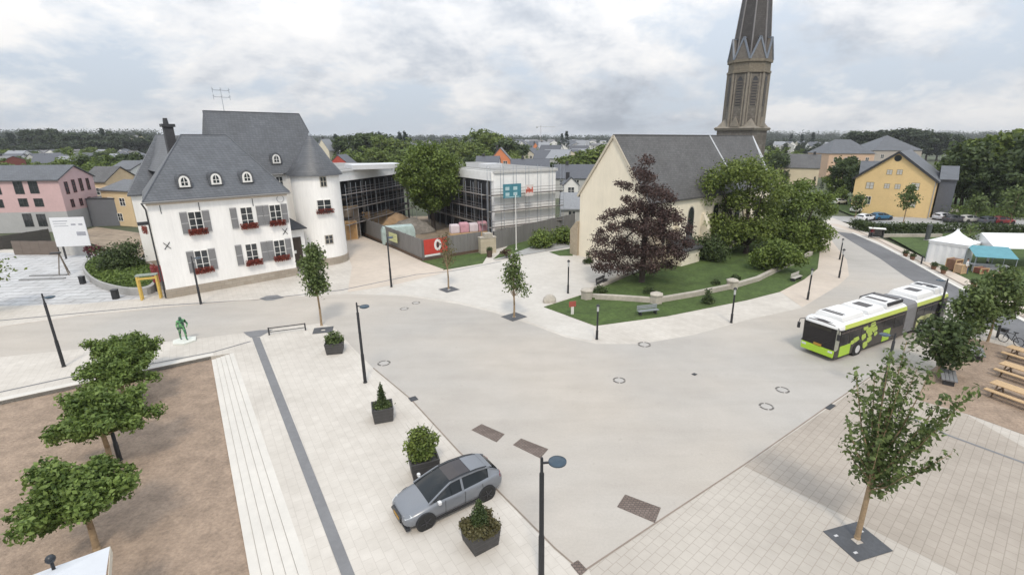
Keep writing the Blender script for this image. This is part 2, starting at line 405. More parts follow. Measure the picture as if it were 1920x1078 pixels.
# grey lane and pavement on the far right
g = MB(); g.sheet([(p.x,p.y) for p in pts((1566,434),(1598,438),(1650,461),(1709,492),(1771,527),(1799,542),(1990,640),(1990,705),(1900,640),(1790,573),(1698,519),(1650,485),(1598,454))], 0.012)
struct(g.build('bus_lane', M_asph))
ribbon([(1598,437),(1650,459),(1709,490),(1771,525),(1799,540),(1990,638)], 0.35, 0.0, 'lane_kerb', M_kerb_w, 0.07)
ribbon([(1562,420),(1640,446),(1709,478),(1771,509),(1830,538),(1990,620)], 1.6, 0.008, 'pavement', M_path)
ribbon([(1600,430),(1650,452),(1709,483),(1771,516),(1830,547),(1990,632)], 0.25, 0.018, 'gutter_line', M_kerb)
# tan footway on the church bend
g = MB(); g.sheet([(p.x,p.y) for p in pts((1535,490),(1533,504),(1508,523),(1463,547),(1504,576),(1571,536),(1592,517),(1588,488),(1552,442),(1540,452))], 0.014)
struct(g.build('footway', M_path))
# kerb lines where paving meets the road
ribbon([(1095,1070),(1230,980),(1400,868),(1550,763),(1640,701),(1760,622)], 0.07, 0.016, 'kerb_line', M_kerb)
ribbon([(1085,1066),(1040,1027),(940,926),(860,846),(770,748),(700,690)], 0.07, 0.02, 'kerb_line', M_kerb)
ribbon([(-300,622),(0,601),(150,587),(300,573),(480,562),(640,544),(780,515),(850,508),(940,490)], 0.22, 0.01, 'drain_line', M_band)
ribbon([(-300,640),(0,613),(150,592),(380,570),(560,555)], 0.12, 0.016, 'kerb_line', M_path)
ribbon([(-300,800),(0,735),(130,707),(290,681),(400,660),(470,640)], 0.16, 0.012, 'drain_line', M_band)
# dark band across the left square, with its small apron
g = MB(); g.sheet([(p.x,p.y) for p in [G(472,632), G(487,632), G(666,1078), G(666,1078)+sd*6, G(640,1078)+sd*6, G(640,1078)]], 0.01)
struct(g.build('paving_band', M_band))
g = MB()
g.sheet([(p.x,p.y) for p in pts((456,623),(487,619),(512,618),(488,631),(470,633),(462,628))], 0.016)
g.sheet([(p.x,p.y) for p in pts((486,560),(500,555),(520,553),(533,558),(512,563),(498,564))], 0.016)
struct(g.build('paving_band', M_band))
# right square
g = MB(); R2 = [KR0 + (KR1-KR0)*t for t in (0, 1)]
g.sheet([(p.x,p.y) for p in [G(1104,1066), G(1400,870), G(1552,765), G(1642,702), G(1762,624), G(1852,562), G(1990,660), Vector((60,30,0)), Vector((60,3,0)), Vector((4,3,0))]], 0.004)
struct(g.build('square_paving', M_pave_r))
g = MB(); g.sheet([(p.x,p.y) for p in [G(1396,874), G(1549,768), G(1640,705), G(1700,668), G(1755,745), G(2100,940), G(2100,1250), G(1810,1082), G(1650,1000)]], 0.010)
struct(g.build('paving_band', M_pave_t))
g = MB(); g.sheet([(p.x,p.y) for p in pts((1738,700),(1822,634),(1910,655),(2200,720),(2200,900),(1920,815),(1816,777),(1722,750))], 0.016)
struct(g.build('gravel_bed', M_sand))
ribbon([(1700,780),(1775,815),(1920,868),(2200,975)], 0.16, 0.02, 'drain_line', M_band)
# church square and lawns
g = MB(); g.sheet([(p.x,p.y) for p in pts((700,553),(852,507),(940,490),(1000,470),(1075,455),(1180,470),(1140,530),(1020,575),(1115,612),(1110,640),(1060,628),(1000,606),(930,583),(860,566),(760,552))], 0.008)
struct(g.build('church_square', M_pave_c))
g = MB(); g.sheet([(p.x,p.y) for p in pts((652,548),(735,535),(850,507),(795,492),(668,438),(640,440),(660,500))], 0.008)
struct(g.build('lane_paving', M_path))
lawn_low = [(1020,576),(1108,548),(1200,510),(1300,480),(1440,440),(1540,440),(1536,480),(1533,504),(1508,524),(1463,547),(1400,563),(1250,593),(1116,611)]
g = MB(); g.prism([(p.x,p.y) for p in pts(*lawn_low)], -0.1, 0.05)
struct(g.build('lawn', M_grass))
g = MB(); g.prism([(p.x,p.y) for p in pts((1106,552),(1180,520),(1280,470),(1470,430),(1520,470),(1470,497),(1380,540),(1300,556),(1230,564),(1110,562))], -0.1, 0.22)
struct(g.build('lawn', M_grass))
for a in ([(790,490),(835,506),(905,494),(920,470)], [(925,486),(985,472),(1060,460),(1074,440),(960,455)], [(1030,473),(1072,466),(1074,480),(1050,480)]):
    g = MB(); g.prism([(p.x,p.y) for p in pts(*a)], -0.1, 0.04); struct(g.build('lawn', M_grass))
g = MB(); g.sheet([(p.x,p.y) for p in pts((925,489),(1075,462),(1080,450),(1000,462))], 0.06); struct(g.build('path', M_conc))
# grey forecourt by the town house
g = MB(); g.sheet([(p.x,p.y) for p in pts((-300,612),(0,574),(150,570),(262,560),(300,545),(262,500),(150,476),(-300,470))], 0.006)
struct(g.build('forecourt', M_pave_g))
# building site soil behind the boards
g = MB(); g.sheet([(p.x,p.y) for p in pts((668,432),(793,486),(905,466),(940,456),(1040,434),(900,405),(660,405))], -0.05)
struct(g.build('site_soil', M_soil))
g = MB(); g.sheet([(p.x,p.y) for p in pts((130,440),(260,490),(290,440),(180,425))], -0.05)
struct(g.build('site_soil', M_soil))
# lawns and car park on the right, beyond the lane
g = MB(); g.sheet([(p.x,p.y) for p in pts((1660,441),(1700,462),(1770,503),(1990,610),(2400,640),(2400,440),(1990,430),(1760,438))], -0.02)
struct(g.build('park_lawn', M_grass))
g = MB(); g.sheet([(p.x,p.y) for p in pts((1560,412),(1640,424),(1780,430),(2400,430),(2400,408),(1780,408),(1560,405))], -0.03)
struct(g.build('car_park', M_conc))
g = MB(); g.sheet([(p.x,p.y) for p in pts((1540,380),(1600,404),(2400,404),(2400,360),(1780,372))], -0.04)
struct(g.build('park_lawn', M_grass))
g = MB(); g.sheet([(p.x,p.y) for p in pts((1765,398),(1800,398),(1795,388),(1765,388))], -0.02)
struct(g.build('path', M_pave))

# ------------------------------------------------------------------ building helpers
class Frame:
    """a building's own axes: origin on the ground, x along its front, y into its depth"""
    def __init__(s, o, ang): s.o = Vector(o); s.a = ang; s.ex = Vector((math.cos(ang),math.sin(ang),0)); s.ey = Vector((-math.sin(ang),math.cos(ang),0))
    def loc(s, p): d = Vector(p)-s.o; return Vector((d.dot(s.ex), d.dot(s.ey), d.z))
    def on(s, u, v, p, n):      # a survey sight line met with a local plane through p with normal n
        d = ray(u, v); d = Vector((d.dot(s.ex), d.dot(s.ey), d.z)); e = s.loc((0,0,EYE)); n = Vector(n)
        return e + d*((Vector(p)-e).dot(n)/d.dot(n))

def hip_roof(g, x0, x1, y0, y1, ze, rx0, rx1, ry, zr, t=0.16):
    """roof over the rectangle, ridge from rx0 to rx1 at y=ry"""
    A=(x0,y0,ze);B=(x1,y0,ze);C=(x1,y1,ze);D=(x0,y1,ze);R=(rx0,ry,zr);Q=(rx1,ry,zr)
    g.add([A,B,C,D,R,Q],[(0,1,5,4),(1,2,5),(2,3,4,5),(3,0,4)])
    g.box(x0,y0,ze-t,x1,y1,ze-0.001)
    return g

def ridge_caps(g, pairs, r=0.09):
    for a, b in pairs: g.cyl(a, b, r, r, 6)
    return g

def wall_window(root, x, y, z, w, h, nrm='front', frame=M_frame, glass=None, name='window', bars=(1,1), sill=None, depth=0.10):
    """window set on the wall plane at local y (front) or x (side): glass with a frame child"""
    glass = glass or M_glass
    def P(a, b, d):             # a along wall, b up, d outward
        if nrm == 'front': return (x+a, y-d, z+b)
        if nrm == 'back': return (x-a, y+d, z+b)
        if nrm == 'right': return (x+d, y+a, z+b)
        return (x-d, y-a, z+b)
    def B(g, a0,b0,d0,a1,b1,d1):
        p=P(a0,b0,d0); q=P(a1,b1,d1)
        g.box(min(p[0],q[0]),min(p[1],q[1]),min(p[2],q[2]),max(p[0],q[0]),max(p[1],q[1]),max(p[2],q[2]))
    g = MB(); B(g,-w/2,0,-0.05,w/2,h,0.012); o = g.build(name, glass, root)
    g = MB(); f = max(0.05, w*0.055)
    B(g,-w/2-f,-f,0.0,-w/2,h+f,0.05); B(g,w/2,-f,0.0,w/2+f,h+f,0.05); B(g,-w/2,h,0.0,w/2,h+f,0.048); B(g,-w/2,-f,0.0,w/2,0,0.048)
    for i in range(bars[0]): 
        a = -w/2 + w*(i+1)/(bars[0]+1); B(g,a-f*0.6,0,0.013,a+f*0.6,h,0.04)
    for i in range(bars[1]):
        b = h*(i+1)/(bars[1]+1); B(g,-w/2,b-f*0.4,0.013,w/2,b+f*0.4,0.036)
    g.build('frame', frame, o)
    if sill:
        g = MB(); B(g,-w/2-0.1,-f-0.1,0.0,w/2+0.1,-f,0.14); g.build('sill', sill, o)
    return o

def flower_box(root, x, y, z, w):
    g = MB(); g.box(x-w/2, y-0.30, z-0.12, x+w/2, y-0.05, z+0.1)
    o = g.build('flower_box', M_dark, root)
    r = np.random.default_rng(int(abs(x*97+z*31))+3); n = 700
    c = np.stack([x+(r.random(n)-0.5)*(w+0.2), y-0.22-0.25*r.random(n), z-0.27+0.62*r.random(n)], 1)
    leaf_obj('geraniums', c, 0.13, M_red, o, r, 0.3)

def leaf_obj(name, c, size, m, parent, r, up=0.4, out=None, aspect=0.6):
    """many small rhombic leaves, one mesh"""
    n = len(c); nr = r.normal(size=(n,3)); nr /= np.linalg.norm(nr,axis=1)[:,None]
    nr[:,2] += up
    if out is not None: nr = nr*0.75 + out
    nr /= np.linalg.norm(nr,axis=1)[:,None]
    t = np.cross(nr, r.normal(size=(n,3))); t /= np.linalg.norm(t,axis=1)[:,None]+1e-9
    b = np.cross(nr, t)
    s = (size*(0.65+0.7*r.random(n)))[:,None]
    fold = nr*s*0.12
    v = np.stack([c-t*s*0.5, c-b*s*0.5*aspect+fold+t*s*0.05, c+t*s*0.5, c+b*s*0.5*aspect+fold+t*s*0.05],1).reshape(-1,3)
    me = bpy.data.meshes.new(name)
    me.vertices.add(4*n); me.vertices.foreach_set('co', v.ravel().astype(np.float32))
    me.loops.add(4*n); me.loops.foreach_set('vertex_index', np.arange(4*n, dtype=np.int32))
    me.polygons.add(n); me.polygons.foreach_set('loop_start', np.arange(0,4*n,4,dtype=np.int32))
    me.update(calc_edges=True); me.materials.append(m)
    o = bpy.data.objects.new(name, me); COL.objects.link(o)
    if parent is not None: o.parent = parent
    return o

# ------------------------------------------------------------------ the white town house
H0, H1 = G(315,560), G(558,516)
HA = math.atan2(H1.y-H0.y, H1.x-H0.x); HF = Frame(H0, HA); HW = (H1-H0).length
house = thing('town_house', 'white rendered town house with steep slate roofs, grey shutters and a round corner tower', 'house', H0, HA)
EZ = 9.45
g = MB()
g.prism([(0,0),(HW,0),(HW,11),(1.45,11)],0.9,EZ-0.1)
g.prism([(0.55,15.6),(9,15.6),(9,27),(2.1,27)],0.9,8.65)              # rear wing seen past the left end
g.box(3.5,11.001,0.9,HW-0.3,15.599,EZ-0.2)
g.box(8.3,7.9,0.9,19.6,15.9,10.9)
g.build('wall', M_white, house)
g = MB(); TX, TY, TR = 17.45, 4.75, 2.75
g.lathe([(TR,0.9),(TR,10.95)], (TX,TY,0), 40); g.build('round_tower', M_white, house, smooth=50)
g = MB()
g.prism([(-0.06,-0.06),(HW+0.06,-0.06),(HW+0.06,11.06),(1.39,11.06)],-0.1,0.9); g.prism([(0.48,15.54),(9.06,15.54),(9.06,27.06),(2.05,27.06)],-0.1,0.9)
g.box(8.24,11.07,-0.1,19.66,15.96,0.9); g.box(HW+0.07,7.84,-0.1,19.66,11.06,0.9)
g.lathe([(TR+0.12,-0.1),(TR+0.10,0.9)], (TX,TY,0), 40)
g.build('plinth', M_plinth, house)
ra = HF.on(339,253,(0,5.6,0),(0,1,0)); rb = HF.on(424,252,(0,5.6,0),(0,1,0)); ZR = ra.z
g = MB()
rl_ = [(-0.3,-0.35,EZ),(HW+0.3,-0.35,EZ),(HW+0.3,11.4,EZ),(1.2,11.4,EZ)]
g.add(rl_+[(ra.x,5.6,ZR),(rb.x,5.6,ZR)],[(0,1,5,4),(1,2,5),(2,3,4,5),(3,0,4)]); g.prism([(p[0],p[1]) for p in rl_],EZ-0.16,EZ-0.001)
rc = HF.on(292,253,(0,21.4,0),(0,1,0))
rl_ = [(0.2,15.25,8.8),(9.3,15.25,8.8),(9.3,27.4,8.8),(1.75,27.4,8.8)]
g.add(rl_+[(rc.x,21.4,rc.z),(6.5,21.4,rc.z)],[(0,1,5,4),(1,2,5),(2,3,4,5),(3,0,4)]); g.prism([(p[0],p[1]) for p in rl_],8.64,8.799)
ca = HF.on(381,212,(0,12,0),(0,1,0)); cb = HF.on(560,212,(0,12,0),(0,1,0))
# the high roof has a plain gable on its left
zl = 10.95
A=(8.0,7.55,zl);B=(20.6,7.55,zl);C=(20.6,16.3,zl);D=(8.0,16.3,zl);R=(ca.x,12,cb.z-0.12);Q=(cb.x,12,cb.z-0.12)
g.add([A,B,C,D,R,Q],[(0,1,5,4),(1,2,5),(2,3,4,5),(3,0,4)]); g.box(8.0,7.55,zl-0.16,20.6,16.3,zl-0.001)
# saddle joining the low ridges
g.add([(ra.x+0.3,5.6,ZR-0.03),(rb.x,5.6,ZR-0.03),(9.0,13,ZR-0.03),(ra.x+0.3,21,ZR-0.03),(0.6+ra.x,13,ZR-0.05),
       (2.9,5.6,11.4),(12,5.6,11.4),(12,21,11.4),(2.9,21,11.4)],[(0,1,2,3,4),(0,4,3,8,5),(1,6,7,2),(3,2,7,8),(0,5,6,1)])
roof = g.build('roof', M_slate, house)
g = MB(); ridge_caps(g,[((ra.x,5.6,ZR),(rb.x,5.6,ZR)),((-0.3,-0.35,EZ),(ra.x,5.6,ZR)),((HW+0.3,-0.35,EZ),(rb.x,5.6,ZR)),
    (R,Q),(B,Q),(A,R)],0.07)
g.build('ridge_capping', mat('slate ridge',(0.085,0.092,0.105),0.5,0.1,4), roof)
g = MB(); g.lathe([(TR+0.42,10.78),(TR+0.40,10.95),(TR*0.72,12.5),(TR*0.42,13.9),(0.10,15.4),(0.02,15.5)], (TX,TY,0), 40)
tr_ = g.build('tower_roof', M_slate, house, smooth=50)
g = MB(); g.lathe([(0.14,15.1),(0.20,15.4),(0.05,15.7)], (TX,TY,0), 10); g.build('finial', M_lead, tr_)
# eaves gutters and downpipe
g = MB(); g.cyl((-0.35,-0.42,EZ-0.12),(HW+0.35,-0.42,EZ-0.12),0.09,0.09,8); g.cyl((8,7.47,zl-0.12),(14.7,7.47,zl-0.12),0.09,0.09,8)
g.build('gutter', mat('zinc gutter',(0.22,0.215,0.21),0.5,0.1), house)
g = MB(); g.tube([(-0.4,-0.3,EZ-0.15),(-0.12,0.25,EZ-0.8),(-0.12,0.25,0.05)],[0.07]*3,8); g.build('downpipe', M_dark, house)
# cornice
g = MB(); g.box(-0.08,-0.08,EZ-0.42,HW+0.08,-0.005,EZ-0.17); g.build('cornice', mat('pale tan cornice',(0.62,0.54,0.45),0.85,0.06), house)
# windows of the front with shutters and geraniums
def shutter(x, z, w, h):
    g = MB(); g.box(x-w/2,-0.07,z,x+w/2,-0.012,z+h); o = g.build('shutter', M_shut, house)
    g = MB()
    for b in (0.0, 0.47, 0.96): g.box(x-w/2+0.02,-0.085,z+h*b,x+w/2-0.02,-0.0705,z+h*b+0.07)
    g.build('rail', M_shut_w, o)
for zb, rows in ((6.15, 'top'), (2.25, 'low')):
    h = 1.95 if rows == 'top' else 2.0; dx = 0.0 if rows == 'top' else -0.12
    for xs, ws in (((2.62,4.48), (3.55,)), ((6.9,9.35,9.98,12.0-0.15), (8.12,10.92))):
        xs = [x+dx for x in xs]; ws = [x+dx for x in ws]
        for x in xs: shutter(x, zb-0.1, 0.60, h+0.2)
        for x in ws:
            wall_window(house, x, 0.0, zb, 1.05, h, bars=(1,2), sill=M_stone); flower_box(house, x, 0.0, zb+0.02, 1.45)
# wall ties and the ring under the eaves
for x, z in ((0.85,5.15),(11.6,5.15)):
    g = MB(); g.bar((x-0.25,-0.03,z-0.32),(x+0.25,-0.03,z+0.32),0.05); g.bar((x+0.25,-0.035,z-0.32),(x-0.25,-0.035,z+0.32),0.05); g.build('wall_tie', M_black, house)
for x in (0.95,4.05,8.85):
    g = MB(); g.bar((x,-0.03,EZ-1.25),(x,-0.03,EZ-0.45),0.05); g.build('wall_tie', M_black, house)
g = MB(); n = 24
for i in range(n): g.bar((11.6+0.36*math.cos(2*PI*i/n),-0.02,8.72+0.36*math.sin(2*PI*i/n)),(11.6+0.36*math.cos(2*PI*(i+1)/n),-0.02,8.72+0.36*math.sin(2*PI*(i+1)/n)),0.06)
g.build('wall_ring', M_shut_w, house)
# dormers
def dormer(x, y, z, depth=1.6):
    w, h = 0.52, 0.60
    g = MB(); prof = [(-w,0),(w,0),(w,h)] + [(w*math.cos(t), h+0.62*math.sin(t)) for t in [PI*k/10 for k in range(1,10)]] + [(-w,h)]
    k = 1.18
    outer = [(a*k, b*1.10) for a, b in prof]
    g.loft([[(x+a,y,z+b) for a,b in outer],[(x+a,y+depth,z+b) for a,b in outer]]); o = g.build('dormer', M_slate, house)
    g = MB(); g.loft([[(x+a*0.86,y-0.05,z+0.06+b*0.88) for a,b in prof],[(x+a*0.86,y-0.005,z+0.06+b*0.88) for a,b in prof]]); g.build('dormer_front', M_frame, o)
    g = MB(); g.loft([[(x+a*0.5,y-0.07,z+0.22+b*0.62) for a,b in prof],[(x+a*0.5,y-0.051,z+0.22+b*0.62) for a,b in prof]]); w_ = g.build('dormer_glass', M_glass, o)
    g = MB(); g.box(x-0.03,y-0.085,z+0.22,x+0.03,y-0.0705,z+0.95); g.box(x-w*0.5,y-0.084,z+0.5,x+w*0.5,y-0.0705,z+0.55); g.build('glazing_bar', M_frame, w_)
slope = (ZR-EZ)/(5.6+0.35)
for u, v in ((346,350),(405,345),(463,341)):
    p = HF.on(u,v,(0,-0.35,EZ),(0,-slope,1)); dormer(p.x, p.y-0.25, p.z-0.1)
slb = (cb.z-0.12-zl)/(12-7.55)
p = HF.on(518,306,(0,7.55,zl),(0,-slb,1)); dormer(p.x, p.y-0.2, p.z-0.1)
# chimney and aerial
p = HF.on(313,232,(0,9.5,0),(0,1,0))
g = MB(); g.box(p.x-0.42,9.0,9.5,p.x+0.42,10.0,p.z-0.35); ch = g.build('chimney', mat('dark chimney slate',(0.05,0.05,0.055),0.8,0.2,6), house)
g = MB(); g.box(p.x-0.6,8.85,p.z-0.35,p.x+0.6,10.15,p.z-0.05); g.cyl((p.x-0.1,9.5,p.z-0.05),(p.x-0.1,9.5,p.z+0.55),0.26,0.2,10); g.build('chimney_cap', M_dark, ch)
p = HF.on(421,213,(0,12,0),(0,1,0)); q = HF.on(416,170,(0,12,0),(0,1,0))
g = MB(); g.cyl((p.x,12,p.z-0.6),(p.x,12,q.z),0.035,0.025,6)
for dz, w in ((0.0,0.85),(-0.75,0.85)):
    g.bar((p.x-w,12,q.z+dz),(p.x+w,12,q.z+dz),0.05)
    for k in range(3): 
        xx = p.x-w+w*k; g.bar((xx,12,q.z+dz-0.3),(xx,12,q.z+dz+0.3),0.04); g.bar((xx,11.5,q.z+dz+0.1),(xx,12.5,q.z+dz+0.1),0.03)
g.build('aerial', M_lead, house)
# round tower windows
def small_tower_window(u, v, w, h, box=False):
    d = ray(u,v); d = Vector((d.dot(HF.ex),d.dot(HF.ey),d.z)); e = HF.loc((0,0,EYE))
    a = d.x*d.x+d.y*d.y; b = 2*(d.x*(e.x-TX)+d.y*(e.y-TY)); cc = (e.x-TX)**2+(e.y-TY)**2-TR**2
    t = (-b-math.sqrt(max(b*b-4*a*cc,0)))/(2*a); p = e+d*t
    ang = math.atan2(p.y-TY,p.x-TX); tx = Vector((-math.sin(ang),math.cos(ang),0)); nn = Vector((math.cos(ang),math.sin(ang),0)); zc = p.z
    c = Vector((TX,TY,zc))+nn*TR
    def slab(g, a0,a1,b0,b1,d0,d1):
        q=[c+tx*a+Vector((0,0,b_))+nn*d_ for d_ in (d0,d1) for a,b_ in ((a0,b0),(a1,b0),(a1,b1),(a0,b1))]
        g.add(q,[(3,2,1,0),(4,5,6,7),(0,1,5,4),(1,2,6,5),(2,3,7,6),(3,0,4,7)])
    g=MB(); slab(g,-w/2,w/2,-h/2,h/2,-0.3,0.02); o=g.build('window',M_glass,house)
    g=MB(); f=0.07
    slab(g,-w/2-f,-w/2,-h/2-f,h/2+f,-0.3,0.07); slab(g,w/2,w/2+f,-h/2-f,h/2+f,-0.3,0.07); slab(g,-w/2,w/2,h/2,h/2+f,-0.3,0.068); slab(g,-w/2,w/2,-h/2-f,-h/2,-0.3,0.068); slab(g,-0.035,0.035,-h/2,h/2,0.021,0.05); slab(g,-w/2,w/2,0,0.05,0.021,0.046)
    g.build('frame', M_frame if box else M_stone, o)
    if box:
        g=MB(); slab(g,-w/2-0.2,w/2+0.2,-h/2-0.15,-h/2+0.05,0.07,0.3); fb=g.build('flower_box',M_dark,house)
        r=np.random.default_rng(5); k=420
        pp=np.array(c)+np.outer((r.random(k)-0.5)*(w+0.6),tx)+np.outer(0.15+0.3*r.random(k),nn)+np.outer(-h/2-0.25+0.6*r.random(k),(0,0,1))
        leaf_obj('geraniums',pp,0.13,M_red,fb,r,0.3)
small_tower_window(606,341,0.62,1.05)
small_tower_window(608,386,1.5,1.35,True)
small_tower_window(617,449,0.8,0.95)
p = HF.on(524,340,(0,7.9,0),(0,1,0)); wall_window(house,p.x,7.9,p.z-0.55,0.7,1.05,bars=(1,1))
# side entrance between front block and tower
g = MB(); g.box(HW+0.35,6.0,0.9,HW+1.75,7.895,0.92); 
p = HF.on(556,452,(0,3.6,0),(0,1,0))
g = MB(); g.box(HW+0.02,2.5,0.9,HW+2.2,7.6,5.0); g.build('porch', M_white, house)
g = MB(); g.box(HW+0.45,2.44,0.95,HW+1.75,2.497,3.9); dr = g.build('door', mat('dark brown door',(0.045,0.03,0.022),0.6,0.2), house)
g = MB(); g.box(HW+0.75,2.40,2.0,HW+1.05,2.438,2.35); g.build('notice', M_frame, dr)
g = MB(); hip_roof(g,HW-0.02+0.03,HW+2.35,1.7,6.5,5.0,HW+0.5,HW+0.9,4.6,6.4,0.12); g.build('porch_roof', mat('dark porch slate',(0.03,0.033,0.04),0.5,0.15), house)
# left end: side windows, red flower pots, lamp bracket
for y, z in ((4.0,6.2),(4.0,2.3)):
    wall_window(house,0.53,y,z,1.05,1.9,'left',bars=(1,2)); 
    r = np.random.default_rng(int(z*10)); n=300
    cpos = np.stack([0.05-0.35*r.random(n), y+(r.random(n)-0.5)*1.6, z-0.25+0.7*r.random(n)],1); leaf_obj('geraniums',cpos,0.13,M_red,house,r,0.3)
g = MB(); g.box(-0.9,0.6,7.2,-0.02,1.0,7.5); g.build('lamp_bracket', M_dark, house)

# ------------------------------------------------------------------ church
CA = math.radians(41); CL = G(1088,360,8.4); CL.z = 0
cd_ = Vector((math.sin(CA),-math.cos(CA),0)); CW = 10.5
CF = Frame(CL, CA - PI/2)     # x along the gable (left to right), y along the nave
church = thing('church', 'cream rendered parish church with steep slate roof and tall stone spire', 'church', CL, CA-PI/2)
NL, NR = 21.0, 34.0; CE = 8.4; CR = 15.4
g = MB()
g.add([(0,0,-.1),(CW,0,-.1),(CW,0,CE),(CW/2,0,CR-0.1),(0,0,CE),(0,NR-3,-.1),(CW,NR-3,-.1),(CW,NR-3,CE),(CW/2,NR-3,CR-0.1),(0,NR-3,CE)],
      [(0,1,2,3,4),(9,8,7,6,5),(1,6,7,2),(5,0,4,9),(2,7,8,3),(4,3,8,9)])
for k in range(1):
    g.prism([(CW,NR-3),(CW*0.78,NR+2.2),(CW*0.22,NR+2.2),(0,NR-3)],-0.1,CE)
g.build('wall', M_cream, church)
g = MB()
ov = 0.35; sl = (CR-CE)/(CW/2)
def rp(x, y):  return (x, y, CR - abs(x-CW/2)*sl)
th = 0.22
for sgn in (-1, 1):
    xe = CW/2 + sgn*(CW/2+ov)
    a,b,c,d = rp(CW/2,-0.12), rp(xe,-0.12), rp(xe,NR-3), rp(CW/2,NR)
    up = [a,b,c,d]; dn = [(p[0],p[1],p[2]-th) for p in up]
    g.add(up+dn,[(0,1,2,3),(7,6,5,4),(0,4,5,1),(1,5,6,2),(2,6,7,3)])
# polygonal apse roof
ez = rp(-ov,0)[2]
ap = [(CW+ov,NR-3,ez),(CW*0.80,NR+2.6,ez),(CW*0.20,NR+2.6,ez),(-ov,NR-3,ez)]
g.add(ap+[(CW/2,NR,CR)],[(0,1,4),(1,2,4),(2,3,4),(3,2,1,0)])
croof = g.build('roof', M_slate_b, church)
g = MB()
e0 = rp(CW+ov,NL); ridge_caps(g,[((e0[0],NL,e0[2]+0.05),(CW/2,NL,CR+0.05)),((CW/2,NR,CR),ap[0]),((CW/2,NR,CR),ap[1]),((CW/2,NR,CR),(CW/2+2.5,NR-0.8,CR-3.3))],0.10)
g.build('flashing', mat('pale roof flashing',(0.55,0.57,0.6),0.5,0.1), croof)
g = MB(); ridge_caps(g,[((CW/2,-0.12,CR),(CW/2,NR,CR))],0.10); g.build('ridge_capping', M_slate_b, croof)
g = MB()
for sgn in (-1,1):
    xe = CW/2+sgn*(CW/2+ov); a = rp(CW/2,-0.14); b = rp(xe,-0.14); g.bar((a[0],a[1],a[2]-0.1),(b[0],b[1],b[2]-0.1),0.1,0.26)
g.build('verge_board', mat('tan verge stone',(0.50,0.45,0.36),0.8,0.1), church)
# buttresses
for x, y, dx, dy in ((-0.9,0.1,0.9,1.3),(CW,0.1,0.9,1.3)):
    g = MB()
    x0, x1 = (x, x+dx)
    if x < 0: prof=[(x0-0.5,0),(x1,0),(x1,4.6),(x1-0.3,4.6),(x0-0.5,3.4)]
    else: prof=[(x0,0),(x1+0.6,0),(x1+0.6,3.4),(x0+0.3,4.6),(x0,4.6)]
    g.loft([[(a,y-0.4,b) for a,b in prof],[(a,y+dy,b) for a,b in prof]]); g.build('buttress', mat('buttress stone',(0.36,0.30,0.22),0.85,0.15,3), church)
for y in (6.5, 12.5, 18.5, 24.5):
    g = MB(); prof=[(CW+0.002,0),(CW+1.1,0),(CW+1.1,3.6),(CW+0.3,5.6),(CW+0.002,5.6)]
    g.loft([[(a,y-0.45,b) for a,b in prof],[(a,y+0.45,b) for a,b in prof]]); g.build('buttress', M_cream, church)
for y in (3.4, 9.5, 15.5, 21.5, 27.5):
    g = MB(); n = 8; w = 0.65; pr=[(-w,2.6),(w,2.6),(w,5.6)]+[(w*math.cos(t)*(1),5.6+1.1*math.sin(t)) for t in [PI*k/n for k in range(1,n)]]+[(-w,5.6)]
    g.loft([[(CW+0.03,y+a,b) for a,b in pr],[(CW-0.1,y+a,b) for a,b in pr]]); o = g.build('window', M_glass, church)
    g = MB(); pr2=[(a*1.22,2.6+(b-2.6)*1.06-0.1) for a,b in pr]; g.loft([[(CW+0.02,y+a,b) for a,b in pr2],[(CW-0.1,y+a,b) for a,b in pr2]]); g.build('surround', M_stone, o)
# low vestry against the south side
g = MB(); g.prism([(CW+0.003,4.4),(CW+2.4,4.4),(CW+2.4,8.4),(CW+0.003,8.4)],-0.1,2.2); g.build('vestry_wall', M_cream, church)
g = MB(); g.add([(CW+0.003,4.2,3.7),(CW+2.7,4.2,2.15),(CW+2.7,8.6,2.15),(CW+0.003,8.6,3.7),(CW+0.003,4.2,3.5),(CW+2.7,4.2,1.95),(CW+2.7,8.6,1.95),(CW+0.003,8.6,3.5)],
     [(0,1,2,3),(7,6,5,4),(0,4,5,1),(1,5,6,2),(2,6,7,3),(3,7,4,0)]); g.build('vestry_roof', mat('dark vestry slate',(0.05,0.05,0.052),0.6,0.2,3), church)
# tower
tdir = ray(1392,240); td = Vector((tdir.x,tdir.y,0)); tD = 96.0/td.length
TC = CF.loc(Vector((td.x*tD,td.y*tD,0)))
TC.z = 0
sc_t = 96.0/ FOC * (1/ (math.cos(0)))     # metres per pixel near the tower axis, before stretch
axial = (Vector((td.x*tD,td.y*tD,0)) - Vector((0,0,EYE))).dot(Vector((0,_c,-_s))); mpp = axial/FOC
def tz(v): return height_at(1395, v, Vector((td.x*tD,td.y*tD,0)))
zc = tz(240); z_b0 = tz(231); z_b1 = tz(139); z_gt = tz(76); z_fr = tz(119)
hw = 36*mpp/1.0; 
hw_sq = 34.0*mpp
trot = (math.atan2(-td.y,-td.x) - math.radians(23) - (CA-PI/2)) % (PI/2)
ca_, sa_ = math.cos(trot), math.sin(trot)
def TP(x,y,z): return (TC.x+x*ca_-y*sa_, TC.y+x*sa_+y*ca_, z)
def oct_ring(r, z, k=8, a0=PI/8): return [TP(r*math.cos(a0+2*PI*i/k), r*math.sin(a0+2*PI*i/k), z) for i in range(k)]
def sq_ring(h, z): return [TP(a*h,b*h,z) for a,b in ((-1,-1),(1,-1),(1,1),(-1,1))]
g = MB(); g.loft([sq_ring(hw_sq*0.93,-0.1), sq_ring(hw_sq*0.93,zc-0.5)]); 
ro = 33.5*mpp; rt = 33.0*mpp
g.loft([oct_ring(ro,zc-0.3), oct_ring(rt,z_b1)]); g.build('tower', M_tower, church)
